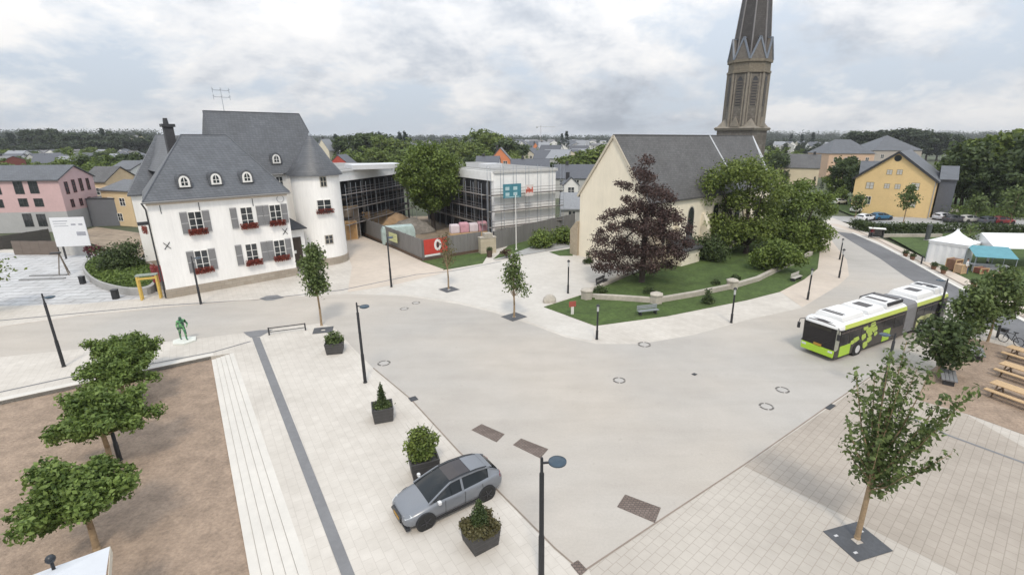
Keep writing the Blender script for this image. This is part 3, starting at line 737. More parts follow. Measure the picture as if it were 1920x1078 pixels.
M_corn = mat('weathered cornice stone',(0.225,0.20,0.165),0.85,0.2,2)
g = MB(); g.loft([sq_ring(hw_sq,zc-0.5), sq_ring(hw_sq*1.06,zc-0.1), sq_ring(hw_sq*0.98,zc+0.12)]); g.build('cornice', M_corn, church)
g = MB()   # broach gables on the corners and faces
for i in range(8):
    a = PI/4*i + (0 if i%2 == 0 else 0)
    if i % 2:     # corner spur
        c0 = hw_sq*0.95*1.414; 
        p0 = TP(c0*math.cos(a),c0*math.sin(a),zc+0.1)
        q = [TP(ro*math.cos(a+s_),ro*math.sin(a+s_),zc+0.1) for s_ in (-PI/8,PI/8)]; r_ = TP(ro*0.95*math.cos(a),ro*0.95*math.sin(a),zc+1.5)
        g.add([p0,q[0],q[1],r_],[(0,1,3),(0,3,2),(0,2,1)])
    else:
        w = ro*math.tan(PI/8); d0 = ro*math.cos(PI/8)
        q = [TP(math.cos(a)*d-math.sin(a)*b, math.sin(a)*d+math.cos(a)*b, z) for d,b,z in ((d0+0.45,-w*0.6,zc+0.1),(d0+0.45,w*0.6,zc+0.1),(d0+0.45,0,zc+1.7),(d0-0.2,-w*0.6,zc+0.1),(d0-0.2,w*0.6,zc+0.1),(d0-0.2,0,zc+1.7))]
        g.add(q,[(0,1,2),(5,4,3),(0,2,5,3),(1,4,5,2)])
g.build('broach_gables', M_corn, church)
# belfry openings with louvres
for i in range(8):
    a = PI/4*i; d0 = ro*math.cos(PI/8)*0.985; w = ro*0.135
    z0 = z_b0 + (z_b1-z_b0)*0.34; z1 = z_b0 + (z_b1-z_b0)*0.92
    def LP(b,z,d): return TP(math.cos(a)*d-math.sin(a)*b, math.sin(a)*d+math.cos(a)*b, z)
    pr = [(-w,z0),(w,z0),(w,z1-w*1.6),(w*0.6,z1-w*0.5),(0,z1),(-w*0.6,z1-w*0.5),(-w,z1-w*1.6)]
    g = MB(); g.loft([[LP(b,z,d0+0.05) for b,z in pr],[LP(b,z,d0-0.5) for b,z in pr]]); o = g.build('belfry_opening', M_dark, church)
    g = MB()
    for k in range(9):
        zz = z0+(z1-w*1.6-z0)*(k+0.3)/9; g.add([LP(-w,zz,d0+0.12),LP(w,zz,d0+0.12),LP(w,zz+0.28,d0+0.06),LP(-w,zz+0.28,d0+0.06)],[(0,1,2,3)])
    g.build('louvre', mat('belfry louvre',(0.09,0.08,0.07),0.8,0.2), o)
    g = MB()   # blind tracery: slim shafts flanking each face
    for b in (-w*1.75, w*1.75): g.cyl(LP(b,zc+0.2,d0+0.05),LP(b,z_b1-0.2,d0-0.02),0.14,0.12,6)
    g.build('shaft', M_corn, church)
    # panel below the opening
g = MB()
for k in range(8):
    a = PI/8+PI/4*k; g.cyl(TP(ro*math.cos(a),ro*math.sin(a),zc),TP(rt*math.cos(a),rt*math.sin(a),z_b1),0.2,0.18,6)
g.build('corner_shafts', M_corn, church)
g = MB()
g.loft([oct_ring(rt*1.08,z_b1-0.1),oct_ring(rt*1.08,z_b1+0.25),oct_ring(rt*1.02,z_b1+0.3),oct_ring(rt*1.02,z_fr-0.2),oct_ring(rt*1.10,z_fr-0.15),oct_ring(rt*1.10,z_fr+0.25)])
g.build('frieze', mat('tan frieze stone',(0.18,0.155,0.118),0.85,0.25,3), church)
g = MB()   # gablets round the foot of the spire
ed = MB()
for i in range(8):
    a = PI/4*i; d0 = rt*1.08*math.cos(PI/8); w = d0*math.tan(PI/8)*0.98
    q = [TP(math.cos(a)*d-math.sin(a)*b, math.sin(a)*d+math.cos(a)*b, z) for d,b,z in ((d0,-w,z_fr+0.25),(d0,w,z_fr+0.25),(d0,0,z_gt),(d0*0.5,0,z_gt))]
    g.add(q,[(0,1,2),(0,2,3),(1,3,2),(0,3,1)])
    for b in (0,1): ed.bar(q[b],q[2],0.24,0.26)
    ed.bar(q[2],q[3],0.2,0.16)
g.build('gablet', mat('gablet stone',(0.15,0.135,0.12),0.85,0.25,3), church)
ed.build('gablet_coping', mat('blue grey lead coping',(0.17,0.195,0.235),0.5,0.15,4), church)
zt = tz(-300); zs0 = z_fr+0.3
rs = 31.0*mpp
def rsp(z): return max(0.1, rs*(1-(z-zs0)/(zt-zs0)))
g = MB(); g.loft([oct_ring(rsp(zs0),zs0),oct_ring(rsp(zt),zt)]); sp_ = g.build('spire', brick_mat('spire slate',(0.05,0.045,0.043),(0.075,0.068,0.065),(0.035,0.033,0.033),0.4,0.3,0.02,wall=True,rough=0.6,stain=0.25), church)
g = MB()
for i in range(8):
    a = PI/8+PI/4*i; g.cyl(TP(rsp(zs0)*math.cos(a),rsp(zs0)*math.sin(a),zs0),TP(0.1*math.cos(a),0.1*math.sin(a),zt),0.13,0.08,5)
g.build('spire_rib', mat('spire rib lead',(0.20,0.19,0.19),0.5,0.15), sp_)
# narrow window in the square stage
g = MB(); a = hw_sq*0.93
for z0 in (9.6,):
    g.add([TP(a+0.02,-0.45,z0),TP(a+0.02,0.45,z0),TP(a+0.02,0.45,z0+2.6),TP(a+0.02,0,z0+3.4),TP(a+0.02,-0.45,z0+2.6)],[(0,1,2,3,4)])
    g.add([TP(-0.45,-a-0.02,z0),TP(0.45,-a-0.02,z0),TP(0.45,-a-0.02,z0+2.6),TP(0,-a-0.02,z0+3.4),TP(-0.45,-a-0.02,z0+2.6)],[(0,1,2,3,4)])
g.build('tower_window', M_dark, church)

# ------------------------------------------------------------------ half built school with scaffolding
SK = G(929,449); SH = height_at(927,323,SK)
SR = G(1042,318,SH); SR.z = 0; sx = (SR-SK).normalized(); SW = (SR-SK).length
SA_ = math.atan2(sx.y,sx.x)
school = thing('school_building', 'flat roofed school under construction with white walls and dark open storeys', 'building', SK, SA_)
SF = Frame(SK, SA_)
FB = SH - (SH-height_at(927,340,SK))
M_swhite = mat('white insulation board', (0.88,0.88,0.87), 0.8, 0.06, 1.5, dirt=0.1)
l2 = SF.loc(G(800,315,SH)); l1 = SF.loc(G(634,322,SH))
L2 = Vector((min(l2.x,-2), 0)); 
g = MB()
g.box(0.0,0.0,-0.3,SW,26,SH)              # white block
g.build('wall', M_swhite, school)
# courtyard fronts: second frame along the near left wing
P1 = G(632,323,SH); P1.z = 0; P2 = G(800,318,SH); P2.z = 0
p1 = SF.loc(P1); p2 = SF.loc(P2)
p1 = Vector((-19.6, 12.1, 0)); p2 = Vector((-3.0, 26.5, 0))
dl = (Vector((p1.x,p1.y,0))-p2)
g = MB()
nl = Vector((-dl.y,dl.x,0)).normalized(); nl = nl if nl.y > 0 else -nl
# fascia and roof slab over the open storeys
def quad_slab(g, a, b, nrm, depth, z0, z1):
    q = [a, b, b+nrm*depth, a+nrm*depth]; g.prism([(p.x,p.y) for p in q], z0, z1)
K0 = Vector((0,0.3,0)); K1 = Vector((0,26.0,0)); er = Vector((1,0,0)); back_n = Vector((0,1,0))
quad_slab(g, Vector((p1.x,p1.y,0)), p2, nl, 16, FB, SH-0.013)
g.box(-0.25,0.31,FB,-0.003,25.9,SH-0.012)
g.build('fascia', M_swhite, school)
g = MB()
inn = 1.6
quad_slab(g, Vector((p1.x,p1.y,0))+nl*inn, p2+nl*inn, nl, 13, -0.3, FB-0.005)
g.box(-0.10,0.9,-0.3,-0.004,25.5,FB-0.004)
g.build('open_storey', mat('painted interior shade',(0.018,0.018,0.022),0.7,0.5,0.7), school)  # solid near-black block, the interior shade is put into its colour
# concrete floors and columns of the open fronts, interior shade in their colour
g = MB()
for z in (3.0, 5.9):
    g.box(-0.32,0.9,z,-0.101,25.4,z+0.22)
    quad_slab(g, Vector((p1.x,p1.y,0))+nl*0.5, p2+nl*0.5, nl, 1.05, z, z+0.22)
g.build('floor_edge', mat('brown floor edge',(0.06,0.048,0.044),0.8,0.3,2), school)
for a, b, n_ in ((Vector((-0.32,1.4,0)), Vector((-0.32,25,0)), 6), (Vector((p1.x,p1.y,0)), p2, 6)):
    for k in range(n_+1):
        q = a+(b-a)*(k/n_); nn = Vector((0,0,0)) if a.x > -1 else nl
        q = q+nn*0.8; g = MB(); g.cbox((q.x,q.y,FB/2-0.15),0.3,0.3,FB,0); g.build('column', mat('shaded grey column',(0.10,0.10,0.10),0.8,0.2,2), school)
g = MB(); g.box(-0.02,-0.25,SH-0.18,SW+0.25,26.2,SH+0.22); quad_slab(g, Vector((p1.x,p1.y,0))-nl*0.2, p2-nl*0.2, nl, 16.4, SH+0.002, SH+0.24)
g.build('parapet', mat('pale parapet',(0.52,0.52,0.51),0.7,0.08,2), school)
g = MB(); g.box(0.5,0.3,SH+0.221,SW-0.3,25.7,SH+0.30)
q_ = [Vector((p1.x,p1.y,0))+nl*0.5, p2+nl*0.5, p2+nl*15, Vector((p1.x,p1.y,0))+nl*15]; g.prism([(p.x,p.y) for p in q_],SH+0.241,SH+0.30)
g.build('roof_deck', mat('grey roof felt',(0.30,0.295,0.285),0.9,0.15,1,dirt=.2), school)
p_ = SF.loc(G(705,309,SH+0.8)); 
g = MB(); g.cbox((p_.x,p_.y+1,SH+0.55),8,5,0.7,0); g.cbox((SF.loc(G(920,318,SH)).x,6,SH+0.6),3.2,2.0,0.7,0.2); g.build('roof_hatch', mat('pale roof hatch',(0.6,0.61,0.63),0.6,0.08), school)
# scaffolding in front of the white wall, and its boards
def scaffold(a, b, nrm, label, lifts, name='scaffold', ht=SH, step=2.2):
    t = thing(name, label, 'scaffold', SF.o, SA_)
    L_ = (b-a).length; d = (b-a)/L_; n = max(2,int(L_/step))
    g = MB()
    for k in range(n+1):
        for off in (0.25, 1.15):
            p = a+d*(L_*k/n)-nrm*off; g.cyl((p.x,p.y,-0.3),(p.x,p.y,ht+0.9),0.032,0.032,6)
    g.build('standard', M_lead, t)
    for z in lifts:
        g = MB(); q = [a-nrm*0.28, b-nrm*0.28, b-nrm*1.1, a-nrm*1.1]; g.prism([(p.x,p.y) for p in q], z, z+0.06); g.build('deck', mat('grey brown scaffold board',(0.26,0.24,0.215),0.8,0.3,1.5), t)
        g = MB()
        for dz in (0.55,1.0): g.cyl(tuple(a-nrm*1.2+Vector((0,0,z+dz))),tuple(b-nrm*1.2+Vector((0,0,z+dz))),0.035,0.035,6)
        g.cyl(tuple(a-nrm*1.17+Vector((0,0,z+0.12))),tuple(b-nrm*1.17+Vector((0,0,z+0.12))),0.07,0.07,4)
        g.build('guard_rail', mat('worn guard rail',(0.17,0.15,0.145),0.6,0.3,2), t)
    return t
scaffold(Vector((-1.3,0,0)),Vector((SW+0.8,0,0)),back_n,'silver scaffolding across the white end wall with two banners',(2.0,4.4,6.8))
scaffold(Vector((p1.x,p1.y,0)),p2-dl.normalized()*-0.6,nl,'silver scaffolding before the dark open wing beside the town house',(2.4,4.7,6.9),ht=FB-1.2,step=2.6)
scaffold(Vector((-0.4,22,0)),Vector((-0.4,1.2,0)),er,'silver scaffolding behind the round chestnut crown',(2.2,4.5,6.7),ht=FB-1.2,step=2.4)
# banners on the scaffold
def flat_on(F, uv0, uv1, y):
    p = F.on(*uv0,(0,y,0),(0,1,0)); q = F.on(*uv1,(0,y,0),(0,1,0)); return p, q
pa, pb = flat_on(SF,(943,346),(977,370),-1.3)
b_ = thing('banner','teal banner with white squares hung on the scaffold','banner',SF.o,SA_)
g = MB(); g.box(pa.x,-1.34,pb.z,pb.x,-1.30,pa.z); g.build('cloth', mat('teal banner cloth',(0.06,0.22,0.28),0.7,0.15,2), b_)
g = MB(); w = pb.x-pa.x; h = pa.z-pb.z
for k in range(2):
    for j in range(2): g.box(pa.x+w*(0.12+0.44*k),-1.35,pb.z+h*(0.16+0.40*j),pa.x+w*(0.34+0.44*k),-1.342,pb.z+h*(0.40+0.40*j))
g.box(pa.x+w*0.10,-1.35,pb.z+h*0.05,pa.x+w*0.9,-1.342,pb.z+h*0.10)
g.build('marking', mat('banner pale print',(0.42,0.58,0.62),0.7,0.1,3), b_)
pa, pb = flat_on(SF,(985,347),(1000,367),-1.3)
b_ = thing('banner','small red and white banner hung on the scaffold','banner',SF.o,SA_)
g = MB(); g.box(pa.x,-1.34,pb.z,pb.x,-1.30,pa.z); g.build('cloth', mat('white banner cloth',(0.66,0.6,0.58),0.7,0.1,2), b_)
g = MB(); w = pb.x-pa.x; h = pa.z-pb.z
for k in range(5): 
    x0 = pa.x+w*(0.06+0.18*k); g.box(x0,-1.35,pb.z+h*(0.28+0.06*((k*3)%2)),x0+w*0.13,-1.342,pb.z+h*(0.62+0.09*((k*2)%3)))
g.box(pa.x+w*0.06,-1.35,pb.z+h*0.44,pa.x+w*0.94,-1.343,pb.z+h*0.56); g.build('marking', mat('banner red',(0.55,0.09,0.05),0.7,0.1,3), b_)

# ------------------------------------------------------------------ trees
def blob_leaves(r, clumps, n, jitter=1.0):
    """leaf centres and outward directions spread through clumps (c, rx, ry, rz); weight by volume"""
    vol = np.array([c[1]*c[2]*c[3] for c in clumps])**0.75; vol /= vol.sum()
    idx = r.choice(len(clumps), n, p=vol)
    cen = np.array([c[0] for c in clumps])[idx]; rad = np.array([c[1:4] for c in clumps])[idx]
    d = r.normal(size=(n,3)); d /= np.linalg.norm(d,axis=1)[:,None]
    rr = (r.random(n)**0.42)[:,None]
    rr *= 1+0.16*r.normal(size=(n,1))
    return cen+d*rad*rr*jitter, d

def tree(name, label, loc, trunk_h, trunk_r, clumps, n, leaf, lm, bm=M_bark, group=None, seed=1, limbs=14, lean=(0,0), rz=0, cat='tree', up=0.35, out=0.55):
    r = np.random.default_rng(seed)
    t = thing(name, label, cat, loc, rz, group)
    g = MB(); top = Vector((lean[0]*trunk_h, lean[1]*trunk_h, trunk_h))
    g.tube([(0,0,-0.1),(0,0,0.12),tuple(top*0.5+Vector((0.03,0,0))),tuple(top)],[trunk_r*1.45,trunk_r*1.08,trunk_r*0.92,trunk_r*0.78],9)
    order = sorted(range(len(clumps)), key=lambda i: -clumps[i][1]*clumps[i][3])[:limbs]
    for i in order:
        c = Vector(clumps[i][0]); s = top*(0.82+0.16*r.random())
        mid = s.lerp(c,0.5)+Vector((0,0,-0.06*(c-s).length*(1 if c.z > s.z else -1)))
        rr = trunk_r*(0.5 if limbs < 30 else 0.35)
        g.tube([tuple(s),tuple(mid),tuple(c)],[rr,rr*0.6,rr*0.2],6)
    g.build('trunk', bm, t, smooth=True)
    p, d = blob_leaves(r, clumps, n)
    leaf_obj('crown', p, leaf, lm, t, r, up, d*out)
    return t

def crown(seed, R, zlo, zhi, n, cr, flat=0.75, shape='round', gap=0.0, cx=0, cy=0):
    """clump centres through a crown volume"""
    r = random.Random(seed); out = []
    tries = 0
    while len(out) < n and tries < 4000:
        tries += 1
        h = r.random(); a = r.random()*2*PI
        if shape == 'round': w = math.sqrt(max(0.0,1-(2*h-1)**2))
        elif shape == 'dome': w = math.sqrt(max(0.0,1-(h)**2.2))*(0.75+0.25*min(1,h*4))
        elif shape == 'cone': w = (1-h)*0.95+0.06
        elif shape == 'flat': w = (1-0.55*h)*(0.9+0.1*r.random())
        else: w = 0.9*math.sin(PI*min(1,0.12+h*0.88))**0.6
        rr = R*w*(r.random()**0.45)
        c = (cx+rr*math.cos(a), cy+rr*math.sin(a), zlo+(zhi-zlo)*h)
        if gap and any((c[0]-o[0][0])**2+(c[1]-o[0][1])**2+(c[2]-o[0][2])**2 < gap*gap for o in out): continue
        k = cr*(0.7+0.6*r.random()); out.append((c, k, k, k*flat))
    return out

def branchy(name, label, loc, trunk_h, trunk_r, branches, per, leaf, lm, group=None, seed=1, scat=0.22, rz=0, bm=M_bark):
    """open young tree: leaves sit along visible branches. branches = (start height, tip)"""
    r = np.random.default_rng(seed); t = thing(name, label, 'tree', loc, rz, group)
    g = MB(); top = max(b[0] for b in branches)
    g.tube([(0,0,-0.05),(0,0,0.1),(0.02,0,trunk_h),(0,0.03,top)],[trunk_r*1.4,trunk_r,trunk_r*0.85,trunk_r*0.3],9)
    P = []; D = []
    for (h, tip) in branches:
        s = Vector((0,0.02,h)); e = Vector(tip); mid = s.lerp(e,0.55)+Vector((0,0,-0.10*(e-s).length)) if e.z > h else s.lerp(e,0.5)+Vector((0,0,0.1))
        g.tube([tuple(s),tuple(mid),tuple(e)],[trunk_r*0.38,trunk_r*0.24,trunk_r*0.08],5)
        L_ = (e-s).length; n = int(per*L_)
        for k in range(n):
            f = 0.18+0.85*r.random(); q = (s*(1-f)**2+mid*2*f*(1-f)+e*f*f) if f < 1 else e+(e-mid).normalized()*0.1
            w = scat*(1.15-0.55*f)*r.normal(size=3); P.append(np.array(q)+w); D.append(w/(np.linalg.norm(w)+1e-6))
    g.build('trunk', bm, t, smooth=True)
    leaf_obj('crown', np.array(P), leaf, lm, t, r, 0.5, np.array(D)*0.4)
    return t

# the four dense plane trees standing in the gravel court
def court_tree(seed):
    r = random.Random(seed); cl = []
    for k in range(11):
        a = 2*PI*k/11+r.uniform(-.25,.25); L_ = r.uniform(1.0,1.9); z0 = r.uniform(1.5,2.1); up = r.uniform(.0,1.05)
        for f in (.3,.5,.68,.84,1.0):
            q = L_*f; k_ = r.uniform(.30,.50)*(1.15-.35*f); cl.append(((q*math.cos(a+.15*f),q*math.sin(a+.15*f),z0+up*f+.15*math.sin(f*3)),k_,k_,k_*.85))
    for k in range(30):
        a = r.random()*2*PI; q = 1.25*r.random()**.6; k_ = r.uniform(.28,.45); cl.append(((q*math.cos(a),q*math.sin(a),2.2+(1.35-q*.8)*r.random()),k_,k_,k_*.85))
    return cl
ct_px = [((182,1030),'nearest clipped plane tree in the gravel court, above the white parasol',1.02),
         ((210,874),'second clipped plane tree from the parasol, with a black post beside its trunk',1.05),
         ((240,768),'third clipped plane tree from the parasol, a stone bench at its foot',1.0),
         ((248,716),'farthest clipped plane tree of the gravel court, in front of the green statue',0.92)]
for i, ((u,v), lab, sc) in enumerate(ct_px):
    p = G(u,v,-0.24)
    t = tree('plane_tree', lab, p, 1.8, 0.10, court_tree(11+i*3), 11500, 0.165, M_green, M_bark, 'plane trees in the gravel court', seed=20+i, limbs=26, rz=i*1.1)
    t.scale = (sc*1.12,)*3
# open young maple at the right front
B1 = G(1607,1008)
vw = Vector((B1.x,B1.y,0)).normalized(); rt_ = Vector((vw.y,-vw.x,0))
def tipof(u, v, dep=0.0):
    n = vw; d = ray(u,v); q = B1+vw*dep; t = (q-Vector((0,0,EYE))).dot(n)/d.dot(n); return Vector((0,0,EYE))+d*t-B1
br = []
rr_ = random.Random(4)
for (u,v,h) in ((1700,640,3.6),(1668,668,3.5),(1640,700,3.3),(1605,705,3.2),(1588,790,2.9),(1583,830,2.7),(1600,880,2.5),(1625,760,3.0),(1655,740,3.3),(1690,715,3.4),(1720,690,3.4),(1745,700,3.2),(1770,745,2.9),(1822,738,2.9),
                (1790,760,2.8),(1760,800,2.7),(1735,830,2.5),(1785,850,2.4),(1750,865,2.3),(1700,890,2.2),(1690,880,2.3),(1668,920,2.1),(1630,875,2.3),(1665,800,2.8),(1690,790,2.8),(1650,830,2.6),(1710,770,3.0),(1625,810,2.8),(1672,760,3.2),(1700,830,2.6)):
    e = tipof(u,v,rr_.uniform(-1.3,1.3)); br.append((h*1.0, tuple(e)))
branchy('maple_tree','open young maple on the right square, its trunk in a dark square tree grate',B1,2.3,0.105,br,40,0.19,M_green_b,'young trees in the paving',seed=3,scat=0.16)
# young trees by the road
def young(name,label,u,v,utop,vtop,w_px,vbot,seed,lm,n,leaf,per=None,shape='oval',group='young trees in the paving',flat=0.9,cs=0.42):
    b = G(u,v); ht = height_at(utop,vtop,b); hb = height_at(u,vbot,b); R = w_px/2*(b-Vector((0,0,EYE))).dot(Vector((0,_c,-_s)))/FOC
    cl = crown(seed,R*0.78,hb+R*0.25,ht-R*0.28,60,R*cs,flat,shape,0.0)
    return tree(name,label,b,hb+0.3,0.085,cl,n,leaf,lm,M_bark,group,seed=seed,limbs=12)
young('young_tree','young oval tree before the white town house',603,610,594,455,58,552,31,M_green_b,3000,0.25,cs=0.46)
young('young_tree','small pointed tree in a dark grate beside the church square',964,594,963,468,66,555,33,M_green_b,1500,0.24,shape='cone',cs=0.36)
young('young_tree','thin pale young tree in front of the red banner fence',841,541,842,438,36,505,35,M_sparse,520,0.20,cs=0.5)
for i,(u,v,ut,vt,wp,vb,sd_,lab) in enumerate(((1759,700,1772,590,105,682,41,'dark bushy tree at the gravel bed, nearest the front grey bench'),
        (1812,648,1812,528,88,622,42,'dense tree beside the articulated bus, second in the row at the gravel bed'),
        (1852,640,1885,498,85,598,43,'tall tree with a reddish trunk at the far corner of the gravel bed'))):
    young('row_tree',lab,u,v,ut,vt,wp,vb,sd_,M_green_b if i else M_green_d,2300,0.30,shape='round',group='trees along the gravel bed',flat=0.8,cs=0.42)
young('young_tree','leafy tree cut by the left edge of the picture, near the grey forecourt',-25,590,-20,440,110,545,47,M_green_e,1500,0.30,shape='round',group=None,cs=0.4)
young('young_tree','slim tree in front of the yellow gabled house',1692,424,1700,345,40,392,51,M_green_b,700,0.45,group='small trees near the yellow house',cs=0.4)
young('young_tree','small tree at the left corner of the yellow house',1603,408,1603,362,32,395,52,M_green_b,500,0.5,group='small trees near the yellow house',shape='round',cs=0.4)
young('young_tree','forked young tree in front of the white pagoda tent',1806,492,1808,416,44,470,53,M_green_b,420,0.32,shape='oval',group='small trees near the market',cs=0.34)
young('young_tree','small tree behind the red parked car',1892,425,1890,345,62,405,54,M_green_b,800,0.55,shape='round',group='small trees near the market',cs=0.4)
young('young_tree','small tree left of the parked row of cars beyond the tents',1826,415,1826,362,40,398,55,M_green_b,600,0.5,shape='round',group='small trees near the market',cs=0.4)

# chestnut in the school yard
b = G(813,432); R = 66*(b-Vector((0,0,EYE))).dot(Vector((0,_c,-_s)))/FOC
zt_ = height_at(812,264,b); zl_ = height_at(812,395,b)
cl = crown(61,R*0.86,zl_+0.8,zt_-0.9,110,R*0.20,0.85,'round',R*0.10)+[((0,0,(zl_+zt_)/2),R*0.7,R*0.7,(zt_-zl_)*0.36)]
tree('chestnut_tree','big round chestnut tree in the school building yard',b,zl_,0.38,cl,22000,0.42,M_green_c,M_bark_d,None,seed=62,limbs=14)
# copper beech on the church lawn
b = G(1203,532); b.z = 0.2; ax_ = (b-Vector((0,0,EYE))).dot(Vector((0,_c,-_s)))/FOC
cl = []
rb_ = random.Random(71)
def bpt(u,v,dep=0): 
    n_ = Vector((b.x,b.y,0)).normalized(); d = ray(u,v); q = b+n_*dep; t = (q-Vector((0,0,EYE))).dot(n_)/d.dot(n_); return Vector((0,0,EYE))+d*t-b
for (u,v,k) in ((1213,300,.5),(1205,325,.7),(1222,335,.6),(1210,355,.9),(1180,352,.5),(1165,345,.4),(1235,362,.8),(1258,372,.6),(1195,385,.9),(1222,395,1.0),(1170,395,.6),(1150,400,.6),(1135,410,.5),(1250,400,.8),(1272,408,.7),(1180,420,.8),(1148,430,.7),(1210,430,1.1),(1240,435,.9),(1265,440,.8),(1160,455,.8),(1130,450,.7),(1120,475,.7),(1145,480,.9),(1175,470,.9),(1200,470,1.0),(1235,470,1.0),(1262,470,.8),(1285,455,.6),(1290,430,.5),(1120,500,.5),(1140,505,.6),(1165,500,.7),(1190,500,.8),(1222,500,.7),(1255,495,.7),(1280,480,.6),(1240,420,.8),(1130,432,.4),(1175,370,.4)):
    for s_ in range(2):
        c = bpt(u+rb_.uniform(-6,6),v+rb_.uniform(-4,4),rb_.uniform(-2.6,2.6)); k_ = k*(1.2+0.45*rb_.random()); cl.append((tuple(c),k_,k_,k_*0.7))
tree('copper_beech','dark purple copper beech on the church lawn',b,7.5,0.30,cl,26000,0.22,M_purple,M_bark_d,None,seed=72,limbs=8)
# spreading trees on the right of the church lawn
def pxtree(name,label,u,v,cps,n,leaf,lm,seed,dep=3.0,tr=0.3,group=None,flat=0.75,z=0.2,trunk=None,bm=M_bark_d,limbs=18,dup_n=2):
    b = G(u,v); b.z = z; k = random.Random(seed); m = (b-Vector((0,0,EYE))).dot(Vector((0,_c,-_s)))/FOC; cl = []
    n_ = Vector((b.x,b.y,0)).normalized()
    for (pu,pv,pr) in cps:
        for s_ in range(dup_n):
            d = ray(pu+k.uniform(-.25,.25)*pr,pv+k.uniform(-.2,.2)*pr); q = b+n_*k.uniform(-dep,dep); t = (q-Vector((0,0,EYE))).dot(n_)/d.dot(n_)
            c = Vector((0,0,EYE))+d*t-b; rr = pr*m*(0.95+0.4*k.random()); cl.append((tuple(c),rr,rr,rr*flat))
    lowest = min(c[0][2]-c[3] for c in cl); h = trunk or max(1.2,lowest+1.2)
    return tree(name,label,b,h,tr,cl,n,leaf,lm,bm,group,seed=seed,limbs=limbs)
gch = 'broad green trees on the church lawn'
pxtree('lawn_tree','broad pale green tree on the church lawn, tallest and nearest the nave',1398,478,[(1345,338,26),(1375,322,24),(1405,320,26),(1440,335,26),(1325,350,20),(1325,375,22),(1355,385,28),(1395,370,30),(1435,385,26),(1330,420,26),(1365,430,28),(1405,430,28),(1345,465,20),(1430,425,24),(1460,365,18),(1310,400,14)],17000,0.36,M_green_e,81,3.2,0.34,gch)
pxtree('lawn_tree','wide low tree spreading over the bend of the church lawn',1492,470,[(1470,400,24),(1505,380,26),(1535,375,20),(1552,392,16),(1490,430,28),(1525,420,24),(1545,435,16),(1500,460,26),(1530,460,18),(1560,370,10),(1475,460,24),(1450,440,20),(1505,350,14),(1480,360,16)],15000,0.36,M_green_c,82,3.4,0.32,gch)
pxtree('lawn_tree','low green tree leaning over the churchyard wall bend',1448,506,[(1430,480,20),(1455,470,22),(1480,478,18),(1500,485,13),(1440,500,14),(1415,495,12),(1465,495,12)],5200,0.32,M_green_c,83,2.0,0.2,gch)
pxtree('lawn_shrub','dark round shrub in the shade between the beech and the green trees',1318,488,[(1300,462,22),(1328,458,20),(1345,472,18),(1275,478,14),(1312,480,16)],3400,0.32,M_green_d,84,1.4,0.12,None)
# shrubs along the churchyard wall and lawn
for i,(u,v,rp_,lab) in enumerate(((1328,570,11,'green shrub grown over the churchyard wall'),(1378,528,9,'small dark shrub inside the churchyard wall, near the carved pillar'),(1218,553,11,'small dark shrub at the foot of the copper beech'),(1125,552,12,'low dark shrub at the corner pillar of the churchyard'),(1342,536,8,'tiny dark shrub on the middle of the church lawn'),(1103,494,9,'slim potted conifer at the church gable'))):
    pxtree('shrub',lab,u,v,[(u,v-rp_*0.8,rp_*0.8),(u-rp_*0.5,v-rp_*0.4,rp_*0.6),(u+rp_*0.5,v-rp_*0.5,rp_*0.6)]+([(u,v-rp_*2,rp_*0.6)] if i in (0,5) else []),700,0.18,M_green_d,90+i,0.4,0.05,'shrubs round the churchyard',0.85,0.1,0.4,limbs=4)
# shrubs by the town house
pxtree('shrub','large dark shrub in the round stone planter by the town house',222,512,[(205,480,22),(230,470,24),(245,490,20),(195,498,14),(220,495,22),(250,465,14)],3200,0.28,M_green_d,97,1.2,0.08,None,0.8,0.5,0.8,limbs=6)
pxtree('shrub','small red leaved shrub at the edge of the round stone planter',172,492,[(166,466,9),(175,472,8),(185,466,8)],600,0.24,leaf_mat('red plum leaf',(0.05,0.012,0.016),(0.17,0.045,0.055)),98,0.4,0.05,None,0.8,0.4,1.2,limbs=3)
for i,(u,v,rp_,lab) in enumerate(((1018,464,20,'rounded green bush left of the church, before the grey boards'),(1058,456,18,'rounded green bush beside the church buttress'))):
    pxtree('bush',lab,u,v,[(u,v-16,rp_*0.9),(u-10,v-10,rp_*0.6),(u+10,v-12,rp_*0.6)],2000,0.34,M_green_c,101+i,1.2,0.08,'bushes left of the church',0.8,0,0.6,limbs=4)
pxtree('bush','small dark red bush by the flagpole on the church path',950,484,[(946,472,7),(954,474,6)],400,0.22,leaf_mat('dull red leaf',(0.04,0.02,0.015),(0.11,0.06,0.04)),104,0.3,0.04,None,0.9,0,0.4,limbs=2)

# ------------------------------------------------------------------ street lamps
def arm_lamp():
    t = thing('street_lamp','', 'street lamp', (0,0,0))
    g = MB(); g.lathe([(0.13,0),(0.13,0.04),(0.105,0.06),(0.10,1.9),(0.082,1.95),(0.078,4.6),(0.05,4.64),(0.048,5.2),(0.03,5.25)],n=14); g.build('post', M_black, t, smooth=40)
    g = MB(); g.bar((0.04,0,5.02),(0.24,0,5.02),0.07,0.05); g.build('arm', M_black, t)
    g = MB(); g.lathe([(0.02,5.10),(0.24,5.08),(0.29,5.04),(0.29,4.99),(0.24,4.97),(0.02,4.96)],(0.50,0,0),20); h = g.build('lamp_head', mat('dark blue lamp lid',(0.035,0.06,0.085),0.25,0.15), t, smooth=40)
    g = MB(); g.lathe([(0.21,4.968),(0.19,4.93),(0.02,4.925)],(0.50,0,0),20); g.build('lamp_glass', mat('lamp glass',(0.5,0.52,0.55),0.2,0.05), h)
    return t
al = arm_lamp(); first = True
